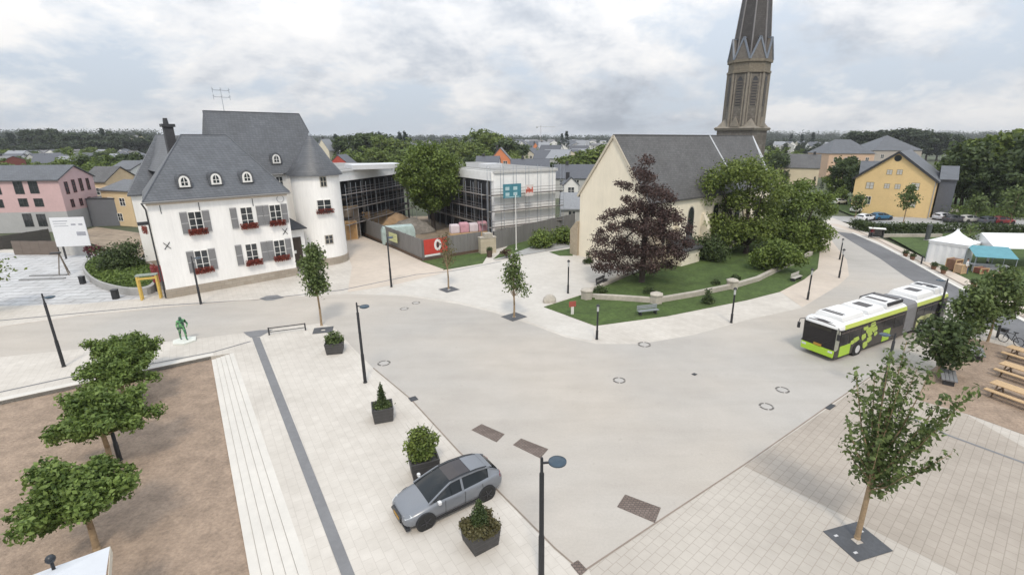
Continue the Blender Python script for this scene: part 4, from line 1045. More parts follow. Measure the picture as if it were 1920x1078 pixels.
for (ub,vb,ut,vt,rz,lab) in ((120,687,80,550,-0.1,'black lamp with a side arm standing alone beside the left stretch of road'),(377,570,362,480,0.3,'black lamp in front of the white town house wall'),
        (685,717,668,567,-0.15,'black lamp at the road edge beside the topiary cone planter'),(734,538,723,440,-0.6,'black lamp at the end of the boarded lane beside the town house'),
        (1755,612,1776,522,2.9,'black lamp standing right behind the tail of the bus'),(1652,745,1668,622,2.7,'black lamp seen through the open young maple'),(225,862,206,768,0.4,'black lamp post half hidden in the plane trees')):
    b = G(ub,vb, -0.24 if ub == 225 else 0); h = height_at(ut,vt,b)-b.z
    if first: al.location = b; al.rotation_euler = (0,0,rz); al['label'] = lab; al['group'] = 'street lamps on the square'; al.scale = (1,1,h/5.25); first = False
    else: dup(al,b,rz,lab,'street lamps on the square',(1,1,h/5.25))
b = G(1015,1082); h = height_at(1017,857,b); dup(al,b,0.15,'nearest black lamp, its round blue lid seen from above','street lamps on the square',(1.05,1.05,h/5.25))
hp = G(93,1044,3.1); gl_ = thing('globe_lamp','dark globe lamp just showing above the white parasol','street lamp',(hp.x,hp.y,-0.3))
g = MB(); g.lathe([(.09,0),(.09,.5),(.05,.52),(.045,3.2)],n=12); g.build('post', M_black, gl_, smooth=40)
g = MB(); g.lathe([(.04,3.2),(.09,3.23),(.125,3.30),(.125,3.36),(.09,3.43),(.04,3.46),(.01,3.465)],n=18); g.build('globe', mat('dark globe',(0.02,0.024,0.03),0.4,0.15), gl_, smooth=60)
def lantern():
    t = thing('lantern_post','','street lamp',(0,0,0))
    g = MB(); g.lathe([(0.12,0),(0.12,0.05),(0.10,0.07),(0.10,0.75),(0.072,0.78),(0.07,2.35),(0.09,2.37)],n=14); g.build('post', M_black, t, smooth=40)
    g = MB(); g.lathe([(0.085,2.372),(0.085,2.78)],n=14); g.build('lantern_glass', mat('lantern glass',(0.45,0.46,0.46),0.15,0.05), t, smooth=40)
    g = MB(); g.lathe([(0.12,2.782),(0.16,2.80),(0.12,2.90),(0.02,2.97)],n=14); g.build('lantern_cap', M_black, t, smooth=40)
    return t
ln = lantern(); first = True
for (ub,vb,ut,vt,lab) in ((1119,636,1119,570,'black lantern post before the corner of the church lawn'),(1065,550,1065,487,'black lantern post on the church square, beside the boulder'),(1371,605,1374,538,'black lantern post on the church bend, below the carved wall pillar'),
        (1514,562,1522,503,'black lantern post at the tip of the church lawn, beside a pale bench'),(1573,521,1581,466,'black lantern post on the tan footway, nearer of the close pair'),(1574,487,1580,447,'black lantern post on the tan footway, farther of the close pair')):
    b = G(ub,vb); h = height_at(ut,vt,b)
    if first: ln.location = b; ln['label'] = lab; ln['group'] = 'lantern posts on the church bend'; ln.scale = (1,1,h/2.97); first = False
    else: dup(ln,b,0,lab,'lantern posts on the church bend',(1,1,h/2.97))
for i,(u,v,lab) in enumerate(((1869,633,'dark bollard beside the reddish tree trunk on the far side of the gravel bed'),(1727,495,'dark bollard on the pavement below the park lawn'))):
    g = MB(); g.lathe([(0.09,0),(0.09,0.95),(0.07,1.05),(0.02,1.08)],n=10); o = g.build('bollard', M_dark, None, smooth=40); o.location = G(u,v); tag(o,lab,'bollard','dark bollards')

# ------------------------------------------------------------------ planters
M_plant = mat('dark grey planter', (0.062,0.06,0.06), 0.7, 0.18, 5, dirt=0.2)
def planter(label, u, v, w, h, rz):
    b = G(u,v); t = thing('planter', label, 'planter', b, rz, 'square dark planters on the left square')
    g = MB()
    def rg(s,z): return [(a*s*w/2,c*s*w/2,z) for a,c in ((-1,-1),(1,-1),(1,1),(-1,1))]
    g.loft([rg(0.86,0),rg(1.0,h),rg(0.88,h),rg(0.86,h-0.12)],cap=True); o = g.build('pot', M_plant, t, bevel=0.02)
    g = MB(); 
    for k in (0.25,0.5,0.75): 
        s_ = 0.86+0.14*k+0.006; g.loft([rg(s_,h*k),rg(s_+0.003,h*k+0.02)])
    g.build('pot_ridge', mat('planter ridge',(0.085,0.083,0.083),0.7,0.1,6), o)
    return t, w, h
def foliage(t, cl, n, leaf, lm, seed, name='foliage'):
    r = np.random.default_rng(seed); p, d = blob_leaves(r, cl, n); return leaf_obj(name, p, leaf, lm, t, r, 0.3, d*0.5)
t,w,h = planter('square planter with a loose variegated shrub near the low rail',629,659,1.25,0.85,0.25)
foliage(t,[((0,0,h+0.35),.5,.5,.4),((-.35,.1,h+.2),.35,.35,.25),((.4,-.1,h+.15),.35,.3,.25),((0,-.3,h+.05),.6,.4,.2)],900,0.16,M_green_b,1)
t,w,h = planter('square planter with a slim topiary cone beside the lamp',719,784,1.15,0.85,0.35)
foliage(t,[((0,0,h+.15),.3,.3,.25),((0,0,h+.4),.25,.25,.3),((0,0,h+.7),.19,.19,.3),((0,0,h+1.0),.12,.12,.25),((0,0,h+1.25),.06,.06,.16)],1500,0.10,M_green_d,2,'topiary_cone')
foliage(t,[((0,0,h-.02),.52,.52,.10)],500,0.12,M_green_b,3,'ground_plants')
t,w,h = planter('square planter with a tall wispy bush right behind the parked car',796,888,1.3,1.05,0.4)
foliage(t,[((0,0,h+.5),.5,.5,.5),((-.5,0,h+.55),.35,.35,.4),((.45,.1,h+.6),.35,.35,.4),((0,.25,h+1.0),.4,.4,.32),((-.3,.3,h+.9),.3,.3,.3),((.1,-.35,h+.3),.45,.35,.3),((-.2,-.2,h+.15),.55,.45,.2)],2300,0.15,M_green_e,4)
g = MB(); rr2 = random.Random(6)
for k in range(40):
    a = rr2.random()*2*PI; q = rr2.uniform(.3,.95); z = rr2.uniform(.6,1.45); g.tube([(0,0,h-.05),(q*.5*math.cos(a),q*.5*math.sin(a),h+z*.65),(q*math.cos(a),q*math.sin(a),h+z)],[.012,.009,.003],4)
g.build('stems', mat('green stem',(0.06,0.08,0.03),0.7,0.2), t)
t,w,h = planter('square planter with a topiary cone and brown ground plants in front of the parked car',901,1016,1.2,0.88,0.62)
foliage(t,[((0,0,h+.15),.36,.36,.25),((0,0,h+.4),.3,.3,.25),((0,0,h+.65),.22,.22,.25),((0,0,h+.9),.12,.12,.2)],1900,0.10,M_green_d,5,'topiary_cone')
foliage(t,[((0,0,h+.05),.62,.62,.14),((-.42,-.42,h+.02),.26,.26,.16),((.42,-.42,h+.02),.26,.26,.16),((-.45,.3,h+.04),.26,.3,.16),((.45,.3,h+.04),.26,.3,.16)],1700,0.11,M_sparse,6,'ground_plants')
foliage(t,[((.1,-.6,h-.08),.4,.10,.14),((-.6,0,h-.06),.10,.4,.12)],420,0.11,M_sparse,7,'trailing_plants')

# ------------------------------------------------------------------ things set into or on the paving
def px_rect(c, sx, sy, rz, z, name, m, label, cat, group=None, h=0.012):
    p = G(*c); g = MB(); g.cbox((0,0,h/2),sx,sy,h); o = g.build(name, m); o.location = (p.x,p.y,z); o.rotation_euler = (0,0,rz); tag(o,label,cat,group); return o
M_cob = brick_mat('brown cobble setts', (0.16,0.12,0.10), (0.21,0.165,0.14), (0.10,0.08,0.07), 0.16, 0.12, 0.02, stain=0.2, stain_scale=1.2)
A_C = math.atan2(G(942,828).y-G(888,806).y, G(942,828).x-G(888,806).x)
def cobble(pxs, label):
    P = pts(*pxs); c = sum(P,Vector())/4; g = MB(); g.prism([(p.x-c.x,p.y-c.y) for p in P],0,0.012); o = g.build('cobbled_patch', M_cob); o.location = (c.x,c.y,0.010); tag(o,label,'paving patch','brown cobbled patches in the road')
cobble([(884,806),(903,795),(946,814),(931,829)],'brown cobbled patch in the road, farthest from the near lamp')
cobble([(962,834),(977,822),(1028,842),(1013,859)],'brown cobbled patch in the road just beyond the head of the near lamp')
cobble([(1157,950),(1172,927),(1239,952),(1228,980)],'largest brown cobbled patch, near the right kerb line')
cobble([(1070,1058),(1084,1050),(1101,1068),(1088,1080)],'small dark brown patch at the bottom where both kerb lines meet')
for (u,v,w_,h_,lab) in ((775,748,0.5,0.45,'small dark drain cover on the left kerb line'),(1557,763,0.8,0.28,'narrow dark drain slot on the right kerb line'),(1302,702,0.3,0.25,'tiny dark cover in the middle of the road')):
    px_rect((u,v),w_,h_,A_R if u > 1300 else A_L,0.022,'drain_cover',M_dark,lab,'drain cover','dark drain covers')
def ring_cover(u,v,r,label):
    p = G(u,v); t = thing('manhole_cover',label,'manhole cover',(p.x,p.y,0.008),0,'manhole covers in the road')
    g = MB(); n = 28
    for i in range(n):
        if i % 7 == 6 : continue
        a0,a1 = 2*PI*i/n,2*PI*(i+1)/n
        g.poly([(r*math.cos(a0),r*math.sin(a0),.008),(r*math.cos(a1),r*math.sin(a1),.008),(r*.72*math.cos(a1),r*.72*math.sin(a1),.008),(r*.72*math.cos(a0),r*.72*math.sin(a0),.008)])
    g.build('ring', mat('worn iron ring',(0.12,0.11,0.10),0.7,0.25,8), t)
    g = MB(); g.lathe([(r*.7,0.0),(r*.69,.006)],n=24); g.build('lid', mat('worn lid',(0.40,0.38,0.355),0.8,0.12,6), t)
ring_cover(1161,713,0.42,'ringed manhole cover in the middle of the road'); ring_cover(1467,731,0.42,'ringed manhole cover in front of the bus, the darker and farther one'); ring_cover(1437,762,0.42,'pale ringed manhole cover nearest the right kerb line')
ring_cover(720,681,0.45,'faint manhole cover at the road edge near the topiary planter lamp'); ring_cover(780,568,0.4,'manhole cover on the upper road, right one of two'); ring_cover(758,579,0.4,'manhole cover on the upper road, left one of two'); ring_cover(1208,646,0.5,'faint manhole cover on the edge of the church bend')
def grate(label,u,v,sx,sy,rz,scr=False):
    p = G(u,v); t = thing('tree_grate',label,'tree grate',(p.x,p.y,0.012),rz,'dark tree grates')
    g = MB(); k=0.16
    for (x0,y0,x1,y1) in ((-sx/2,-sy/2,sx/2,-k),(-sx/2,k,sx/2,sy/2),(-sx/2,-k+.0005,-k,k-.0005),(k,-k+.0005,sx/2,k-.0005)): g.box(x0,y0,0,x1,y1,0.014)
    g.build('plate', mat('grate iron',(0.075,0.078,0.085),0.55,0.2,6,dirt=0.2), t)
    if scr:
        g = MB()
        for x,y in ((-sx*.33,-sy*.28),(-sx*.33,sy*.28),(sx*.33,sy*.2)): g.cbox((x,y,.02),.16,.09,.01)
        g.build('marking', mat('grate light lens',(0.5,0.5,0.5),0.4,0.1), t)
grate('largest dark tree grate, under the open young maple',1607,1014,1.75,1.55,A_R-0.35,True); grate('dark tree grate under the small pointed tree',964,594,1.7,1.6,0.75); grate('dark tree grate under the thin pale tree',842,543,1.6,1.6,0.75); grate('dark tree grate partly hidden behind the first planter',606,619,1.5,1.3,0.3)
# low rail
P0,P1_ = G(505,628),G(573,619); rl = thing('low_rail','low dark metal rail beside the young oval tree','rail',P0,math.atan2(P1_.y-P0.y,P1_.x-P0.x)); L_ = (P1_-P0).length
for k in range(2):
    x = L_*k; g = MB(); g.box(x-.05,-.05,0,x+.05,.05,.62); g.build('post', M_dark, rl)
g = MB(); g.bar((0.051,0,.57),(L_-.051,0,.57),.06); g.build('rail', M_dark, rl); g = MB(); g.bar((0.051,0,.25),(L_-.051,0,.25),.05); g.build('rail', M_dark, rl)
# benches
def slab_bench(label,u,v,rz,L_=1.9,z=0.0,top=None):
    t = thing('bench',label,'bench',G(u,v,z),rz,'grey slab benches by the gravel')
    g = MB(); g.box(-L_/2+.15,-.28,0,-L_/2+.55,.28,.36); g.box(L_/2-.55,-.28,0,L_/2-.15,.28,.36); g.build('foot', M_dark, t)
    g = MB()
    for k in range(4): g.box(-L_/2,-.40+.205*k,.362,L_/2,-.40+.205*k+.185,.46)
    g.build('seat', top or mat('weathered grey bench wood',(0.20,0.20,0.205),0.7,0.18,3,stretch=(8,1,8)), t, bevel=0.01)
slab_bench('grey slab bench at the front of the right gravel bed',1776,714,0.95); slab_bench('grey slab bench at the back of the right gravel bed',1829,668,0.95); slab_bench('grey slab bench behind the plane trees of the gravel court',256,752,A_L+PI,1.7,-0.24)
def lawn_bench(label,u,v,rz,m):
    t = thing('park_bench',label,'bench',G(u,v),rz,'benches at the church lawn edge')
    for x in (-.75,.75):
        g = MB(); g.box(x-.04,-.25,0,x+.04,.25,.42); g.box(x-.04,.20,.42,x+.04,.27,.85); g.build('leg', M_dark, t)
    g = MB()
    for k in range(4): g.box(-1.0,-.27+.125*k,.422,1.0,-.27+.125*k+.105,.46)
    g.build('seat', m, t); g = MB()
    for k in range(3): g.box(-1.0,.16,.55+.12*k,1.0,.197,.64+.12*k)
    g.build('backrest', m, t)
Mbn = mat('grey green bench slat',(0.24,0.265,0.275),0.6,0.12,3)
lawn_bench('grey slatted park bench in front of the churchyard wall',1214,590,0.30,Mbn); lawn_bench('pale park bench at the tip of the church lawn',1492,526,0.7,mat('pale bench slat',(0.42,0.40,0.36),0.7,0.1)); lawn_bench('dark park bench on the church square beneath the copper beech',1128,534,0.95,M_dark)
# churchyard wall with pillars
wl = thing('churchyard_wall','low pale stone churchyard wall with three carved pillars','wall',G(1100,563))
o_ = G(1100,563); wp = [(1100,560),(1160,563),(1230,568),(1300,556),(1372,541),(1420,527),(1460,507),(1500,490),(1520,478)]
W = [p-o_ for p in pts(*wp)]
g = MB()
for i in range(len(W)-1):
    a,b_ = W[i],W[i+1]; d = (b_-a).normalized(); n_ = Vector((-d.y,d.x,0))*.22
    g.prism([(q.x,q.y) for q in (a+n_,a-n_,b_-n_,b_+n_)],-.1,.52-.001*i)
g.build('coping', M_stone, wl, bevel=0.03)
for i in (0,2,4):
    g = MB(); c = W[i]; g.lathe([(.62,-.1),(.60,.75),(.68,.78),(.68,.92),(.30,1.08)],(c.x,c.y,0),6,0.3); g.build('pillar', M_stone, wl, bevel=0.02)
g = MB(); P = pts((1108,548),(1145,532),(1185,512))
cwall = thing('low_wall','low pale kerb wall between the church square and the lawn','wall',P[0])
for i in range(2):
    a,b_ = P[i]-P[0],P[i+1]-P[0]; d=(b_-a).normalized(); n_=Vector((-d.y,d.x,0))*.2; g.prism([(q.x,q.y) for q in (a+n_,a-n_,b_-n_,b_+n_)],-.1,.40-.001*i)
g.build('kerb', M_stone, cwall)
# boulder, red sign post on the lawn, flagpole, gate pillar, pots
def rock(label,u,v,s,m,name='boulder'):
    r = random.Random(3); bm = bmesh.new(); bmesh.ops.create_icosphere(bm,subdivisions=3,radius=1)
    for vv in bm.verts:
        k = 1+0.18*math.sin(3*vv.co.x+1)*math.cos(2.5*vv.co.y)+r.uniform(-.03,.03); vv.co = Vector((vv.co.x*s[0]*k,vv.co.y*s[1]*k,max(-.3,vv.co.z)*s[2]*k+s[2]*.25))
    me = bpy.data.meshes.new(name); bm.to_mesh(me); bm.free(); me.materials.append(m); o = bpy.data.objects.new(name,me); COL.objects.link(o); o.location = G(u,v); return tag(o,label,'boulder')
rock('pale boulder on the church square by the lantern post',1030,566,(.75,.55,.55),M_stone)
sg = thing('marker_post','short white post with a small red plate on the lawn corner','sign',G(1073,590),0.3)
g = MB(); g.box(-.12,-.06,0,.12,.06,.75); g.build('post', M_kerb_w, sg); g = MB(); g.box(-.32,-.03,.752,.32,.03,1.25); g.build('plate', mat('dull red plate',(0.30,0.07,0.05),0.6,0.1), sg)
fp = thing('flagpole','tall white flagpole by the path left of the church','flagpole',G(968,470)); hh = height_at(966,365,G(968,470))
g = MB(); g.lathe([(.14,0),(.14,.3),(.07,.32),(.04,hh)],n=10); g.build('pole', M_frame, fp, smooth=40); g = MB(); g.lathe([(.05,hh),(.09,hh+.06),(.02,hh+.14)],n=10); g.build('finial', M_lead, fp)
gp = thing('stone_pillar','broad pale stone gate pillar against the grey hoarding','pillar',G(914,474),0.45)
g = MB(); g.box(-1.1,-.5,-.1,1.1,.5,2.1); g.build('body', brick_mat('pillar ashlar',(0.50,0.44,0.33),(0.55,0.49,0.38),(0.42,0.37,0.28),0.7,0.4,0.012,wall=True), gp); g = MB(); g.box(-.5,-.56,2.101,.6,.56,2.75); g.box(-1.15,-.55,2.101,1.15,.55,2.25); g.build('cap', M_stone, gp)
def pot(label,u,v,h,lm):
    t = thing('flower_pot',label,'flower pot',G(u,v),0,'dark flower pots by the stone pillar'); g = MB(); g.lathe([(.32,0),(.42,h),(.36,h),(.34,h-.08)],n=14); g.build('pot', mat('brown pot',(0.075,0.05,0.035),0.7,0.2), t, smooth=40); foliage(t,[((0,0,h+.15),.42,.42,.28)],300,.16,lm,int(u))
pot('brown flower pot right in front of the stone pillar',918,482,0.95,M_green_d)
# grey hoarding with brown foot boards, banner and notice
M_hoard = mat('grey hoarding board',(0.20,0.193,0.188),0.75,0.16,2.5,stretch=(6,6,0.3),dirt=0.15)
def fence(label,pxs,h,m,name='hoarding',board=None,post_step=2.5,wire=False):
    P = pts(*pxs); t = thing(name,label,'fence',P[0]); o = P[0]; g = MB()
    for i in range(len(P)-1):
        a,b_ = P[i]-o,P[i+1]-o; d=(b_-a).normalized(); n_=Vector((-d.y,d.x,0)); L_=(b_-a).length; k=max(1,int(L_/1.1))
        for j in range(k):
            p=a+d*(L_*j/k+.01); q=a+d*(L_*(j+1)/k-.01); off=.004*(j%2); zt_=h-0.03*((j*7)%3)/3
            g.prism([(s.x,s.y) for s in (p+n_*(.03+off),p-n_*(.03-off),q-n_*(.03-off),q+n_*(.03+off))],-.05,zt_)
    g.build('panel', m, t)
    for i in range(len(P)-1):
        a,b_ = P[i]-o,P[i+1]-o; d=(b_-a).normalized(); n_=Vector((-d.y,d.x,0)); n_ = n_ if (n_.y > 0) else -n_; L_=(b_-a).length; k=max(1,int(L_/post_step))
        for j in range(k+1):
            p=a+d*(L_*j/k)+n_*.12; g=MB(); g.cbox((p.x,p.y,h/2),.1,.1,h,math.atan2(d.y,d.x)); g.build('post', M_dark, t)
        if board:
            g=MB(); g.prism([(s.x,s.y) for s in (a-n_*.06,b_-n_*.06,b_-n_*.2,a-n_*.2)],-.05,.35); g.build('foot_board', board, t)
    return t
M_fb = mat('brown foot board',(0.10,0.065,0.045),0.8,0.25,3)
fence('long grey hoarding along the lane beside the town house',[(677,437),(793,489)],2.75,M_hoard,board=M_fb)
fence('grey hoarding from the red banner corner to the stone pillar',[(794,489),(903,471)],2.75,M_hoard,board=M_fb)
fence('grey hoarding below the white scaffolded wall, right of the stone pillar',[(927,468),(1078,428)],2.6,M_hoard)
fence('brown plank fence on the far left by the grey house',[(28,478),(112,478)],1.9,mat('brown fence plank',(0.155,0.125,0.105),0.8,0.2,2,stretch=(.3,.3,6)),'plank_fence')
fence('dark plank fence running up beside the pink house',[(-30,474),(97,452)],1.9,mat('dark fence plank',(0.075,0.068,0.06),0.8,0.2,2,stretch=(.3,.3,6)),'plank_fence')
fence('pale picket fence under the information board',[(114,478),(166,479)],1.3,mat('pale picket',(0.45,0.44,0.42),0.8,0.1,2),'picket_fence')
def board_on(pa,pb,h0,h1,label,name,cat,m,marks):
    a,b_=G(*pa),G(*pb); d=(b_-a).normalized(); n_=Vector((d.y,-d.x,0)); n_ = n_ if n_.y<0 else -n_
    t=thing(name,label,cat,a+n_*.12,math.atan2(d.y,d.x)); L_=(b_-a).length; g=MB(); g.box(0,-.02,h0,L_,.02,h1); g.build('cloth' if name=='banner' else 'panel',m,t)
    for (mm,shapes,nm) in marks:
        for s in shapes: g=MB(); s(g,L_,h0,h1); g.build(nm,mm,t)
    return t
def rng_ring(cx_,cz_,ro_,ri_,ay=1.0):
    def f(g,L_,h0,h1):
        n=24; x=L_*cx_; z=h0+(h1-h0)*cz_; R=(h1-h0)*ro_; r_=(h1-h0)*ri_
        for i in range(n):
            a,b_=2*PI*i/n,2*PI*(i+1)/n; g.poly([(x+R*.8*math.cos(a),-.026,z+R*ay*math.sin(a)),(x+R*.8*math.cos(b_),-.026,z+R*ay*math.sin(b_)),(x+r_*.6*math.cos(b_),-.026,z+r_*ay*math.sin(b_)),(x+r_*.6*math.cos(a),-.026,z+r_*ay*math.sin(a))])
    return f
def strip(x0,z0,x1,z1,y=-.024):
    return lambda g,L_,h0,h1: g.box(L_*x0,y,h0+(h1-h0)*z0,L_*x1,-.0205,h0+(h1-h0)*z1)
M_rb = mat('banner red cloth',(0.50,0.05,0.035),0.7,0.12,2); M_wb = mat('banner white print',(0.72,0.71,0.70),0.7,0.04); M_bb = mat('banner black print',(0.03,0.03,0.035),0.7,0.1)
board_on((796,488.8),(839,481.4),0.75,2.7,'red banner with a white ring emblem on the grey hoarding','banner','banner',M_rb,[(M_wb,[rng_ring(.58,.56,.34,.19,1.15),strip(.0,-.14,.7,-.01)],'emblem'),(M_bb,[strip(.535,.38,.625,.74,-.023)],'emblem_centre')])
board_on((733,465),(748,471),1.15,2.35,'pale yellow notice on the grey hoarding','notice_board','sign',mat('pale yellow notice',(0.56,0.58,0.30),0.7,0.08,2),[(mat('notice print',(0.40,0.42,0.22),0.7,0.1),[strip(.12,.62,.88,.70),strip(.12,.42,.7,.48),strip(.12,.22,.8,.28)],'print')])
# yard stuff
def heap(label,u,v,sx,sy,sz,m,name='sand_heap',cat='heap',z=-.05,rz=0.6):
    r=random.Random(int(u)); bm=bmesh.new(); bmesh.ops.create_icosphere(bm,subdivisions=4,radius=1)
    for vv in bm.verts:
        d=vv.co; k=1+.14*math.sin(4*d.x+1.3)*math.cos(3.3*d.y)+.07*math.sin(9*d.x)*math.sin(8*d.y+1)+r.uniform(-.02,.02); zz=max(0,d.z)**1.0
        vv.co=Vector((d.x*sx*k,d.y*sy*k,zz*sz*k-.04))
    me=bpy.data.meshes.new(name); bm.to_mesh(me); bm.free(); me.materials.append(m); me.polygons.foreach_set('use_smooth',[True]*len(me.polygons)); o=bpy.data.objects.new(name,me); COL.objects.link(o); p=G(u,v); o.location=(p.x,p.y,z); o.rotation_euler=(0,0,rz); return tag(o,label,cat)
heap('orange brown sand heap behind the long hoarding',715,426,6.5,4.2,2.7,mat('orange sand',(0.40,0.27,0.16),0.95,0.2,1.5,bump=.5))
heap('grey rubble heap at the right end of the sand heap',768,436,4.6,2.8,2.1,mat('grey rubble',(0.24,0.22,0.195),0.95,0.35,2,bump=.8),'rubble_heap')
def wrapped(label,u,v,n,m):
    t=thing('wrapped_pallets',label,'pallet',G(u,v),0.45); 
    for k in range(n):
        g=MB(); h=1.35+.18*((k*3)%2); x=k*1.5; g.loft([[(x+a*s,b*s*0.9,z) for a,b in ((-.7,-.6),(.7,-.6),(.7,.6),(-.7,.6))] for s,z in ((.95,1.1),(1.0,1.3),(1.0,1.1+h*.8),(.86,1.1+h))]); g.build('pack', m[k%len(m)], t, bevel=.08)
    g=MB(); g.box(-.8,-.6,0,(n-1)*1.5+.8,.6,1.09); g.build('pallet', M_wood, t)
Mp1=mat('pink film',(0.58,0.32,0.37),0.45,0.2,3); Mp2=mat('whitish film',(0.66,0.58,0.61),0.4,0.12,3)
wrapped('row of pink film wrapped pallets behind the hoarding and the stone pillar',853,450,5,[Mp2,Mp1,Mp2,Mp1,Mp1])
t=thing('tarpaulin_stack','pale turquoise sheet covered stack behind the long hoarding',"stack",G(748,455),0.4); g=MB(); g.loft([[(a*s,b*s,z) for a,b in ((-2.4,-.9),(2.4,-.9),(2.4,.9),(-2.4,.9))] for s,z in ((1,0),(1,1.9),(.9,2.6))]); g.build('sheet', mat('pale turquoise film',(0.42,0.52,0.50),0.5,0.2,1.2), t, bevel=.1)
def crate(label,u,v,sx,sy,h,rz,m,name='timber_crate',z=0,cat='crate',group=None):
    t=thing(name,label,cat,G(u,v,z),rz,group); g=MB(); g.box(-sx/2,-sy/2,0.06,sx/2,sy/2,h-.06); g.build('panel',m,t); g=MB()
    for x in (-sx/2,sx/2-.08): 
        for y in (-sy/2-.03,sy/2-.05): g.box(x-.02,y,0,x+.10,y+.08,h)
    for y in (-sy/2-.028,sy/2-.048):
        for zz in (0.02,h-.12): g.box(-sx/2+.081,y,zz,sx/2-.081,y+.075,zz+.1)
    g.build('batten', M_wood, t); return t
Mos=mat('orange plywood',(0.38,0.22,0.09),0.7,0.2,2)
crate('tall orange brown site door at the end of the long hoarding',660,449,1.7,.7,2.9,0.6,Mos); crate('tall grey brown wall panel stack before the dark open wing',662,444,2.4,.5,4.9,0.5,mat('grey brown panel',(0.24,0.19,0.145),0.8,0.2,2)); crate('small orange cabinet behind the end of the long hoarding',690,436,1.2,.8,3.4,0.3,Mos)

# ------------------------------------------------------------------ left of the house
# information board
a=G(120,486); ib=thing('information_board','large white information board on posts left of the town house','sign',a,0.22)
h0=height_at(118,462,a); h1=height_at(104,408,a); 
mw=(a-Vector((0,0,EYE))).dot(Vector((0,_c,-_s)))/FOC; w_=54*mw
g=MB(); g.box(-.35,-.05,h0,w_-.35,.05,h1); g.build('panel', mat('white board',(0.70,0.71,0.73),0.5,0.04), ib)
g=MB(); W2=w_; z=h0; H2=h1-h0
for (x0,z0,x1,z1) in ((.58,.72,.72,.78),(.80,.72,.92,.78),(.68,.36,.95,.50),(.08,.86,.5,.89),(.08,.78,.45,.80),(.08,.70,.5,.72)): g.box(-.35+W2*x0,-.056,z+H2*z0,-.35+W2*x1,-.0505,z+H2*z1)
g.build('print', mat('board print',(0.33,0.34,0.38),0.6,0.15,5), ib)
for x in (0.2,w_-1.0):
    g=MB(); g.box(x-.08,.051,-.05,x+.08,.2,h1-.3); g.build('post', M_dark, ib)
# grey planter wall with grass
pc=G(243,520); pw=thing('stone_planter','round grey stone planter with grass beside the town house','planter',pc,0)
ring=[p-pc for p in pts((158,506),(163,522),(183,538),(215,549),(255,555),(290,548),(300,520),(270,494),(215,486),(178,490))]
def smooth_ring(R,n=48):
    out=[]; m=len(R)
    for i in range(n):
        f=i*m/n; k=int(f); t_=f-k; a0,a1,a2,a3=R[(k-1)%m],R[k%m],R[(k+1)%m],R[(k+2)%m]
        out.append(a1*.5*2*.5+a1*.5+ (a2-a0)*.5*t_+(a0*2-a1*5+a2*4-a3)*.5*t_*t_+(a1*3-a0-a2*3+a3)*.5*t_**3)
    return out
sr=smooth_ring(ring); ce=sum(sr,Vector())/len(sr)
g=MB(); n=len(sr)
for i in range(n):
    p,q=sr[i],sr[(i+1)%n]; pi_,qi=p.lerp(ce,.07),q.lerp(ce,.07); g.prism([(s.x,s.y) for s in (p,q,qi,pi_)],-.1,.75)
g.build('wall', M_conc, pw)
g=MB(); g.prism([(p.lerp(ce,.072).x,p.lerp(ce,.072).y) for p in sr],0,.62); so=g.build('soil', M_grass, pw)
r=np.random.default_rng(8); k=2600; aa=r.integers(0,n,k); ff=np.sqrt(r.random(k))*.9; gp_=np.array([[ce.x+(sr[i].x-ce.x)*f_,ce.y+(sr[i].y-ce.y)*f_,.62+.3*q_] for i,f_,q_ in zip(aa,ff,r.random(k))])
leaf_obj('grass_tufts',gp_,.3,M_green,pw,r,.2)
# yellow frame
yb=G(285,560); yf=thing('timber_stand','tall yellow timber frame standing at the left corner of the town house','frame',yb,HA-0.35)
hh=height_at(283,513,yb); My=mat('yellow paint',(0.58,0.40,0.10),0.6,0.1)
for x in (-.75,.75):
    for y in (-.25,.25):
        g=MB(); g.box(x-.08,y-.06,0,x+.08,y+.06,hh-.12); g.build('leg',My,yf)
g=MB(); g.box(-.85,-.34,hh-.119,.85,.34,hh); g.build('top',mat('grey green top',(0.25,0.29,0.25),0.7,0.1),yf)
g=MB(); g.box(-.669,-.30,hh-.45,.669,-.25,hh-.25); g.build('rail',My,yf)
rb2=thing('awning_sign','small dark red awning sign at the left corner of the town house','sign',G(303,545),HA); g=MB(); g.box(-.5,-.3,1.0,.4,.3,2.6); g.build('panel',mat('dark red cloth',(0.20,0.03,0.035),0.7,0.15),rb2); g=MB(); g.box(-.45,-.05,0,-.35,.05,.999); g.box(.25,-.05,0,.35,.05,.999); g.build('leg',M_dark,rb2)
def bin_(label,u,v,rz=0.2,s=1.0):
    t=thing('litter_bin',label,'litter bin',G(u,v),rz,'dark litter bins at the round planter',s); g=MB(); g.cbox((0,0,.45),.5,.5,.9,0,.06); g.build('body',M_black,t); g=MB(); g.cbox((0,0,.93),.56,.56,.06,0,.08); g.build('lid',M_dark,t)
bin_('dark litter bin in front of the round planter',218,560); bin_('low dark box at the left end of the round planter',156,532,0.1,.9)
es=thing('tripod_stand','thin wooden tripod stand on the grey forecourt','stand',G(122,516),0.3)
for (x,y) in ((-.55,.0),(.5,-.25),(.2,.6)):
    g=MB(); g.bar((x,y,0),(0,0,2.6),.08); g.build('leg',mat('weathered pole',(0.16,0.13,0.10),0.8,0.2),es)
g=MB(); g.box(-.75,-.2,2.55,.15,.2,2.7); g.build('head',M_dark,es)
g=MB(); g.box(-1.9,-.2,0,1.9,.2,.12); o=g.build('grey_strip',mat('flat grey strip',(0.22,0.22,0.22),0.6,0.2),None); o.location=G(92,517)+Vector((0,0,.01)); o.rotation_euler=(0,0,.12); tag(o,'long grey strip lying on the grey forecourt, farther one','beam','grey strips on the forecourt')  # long low grey strip on the slabs, farther of two
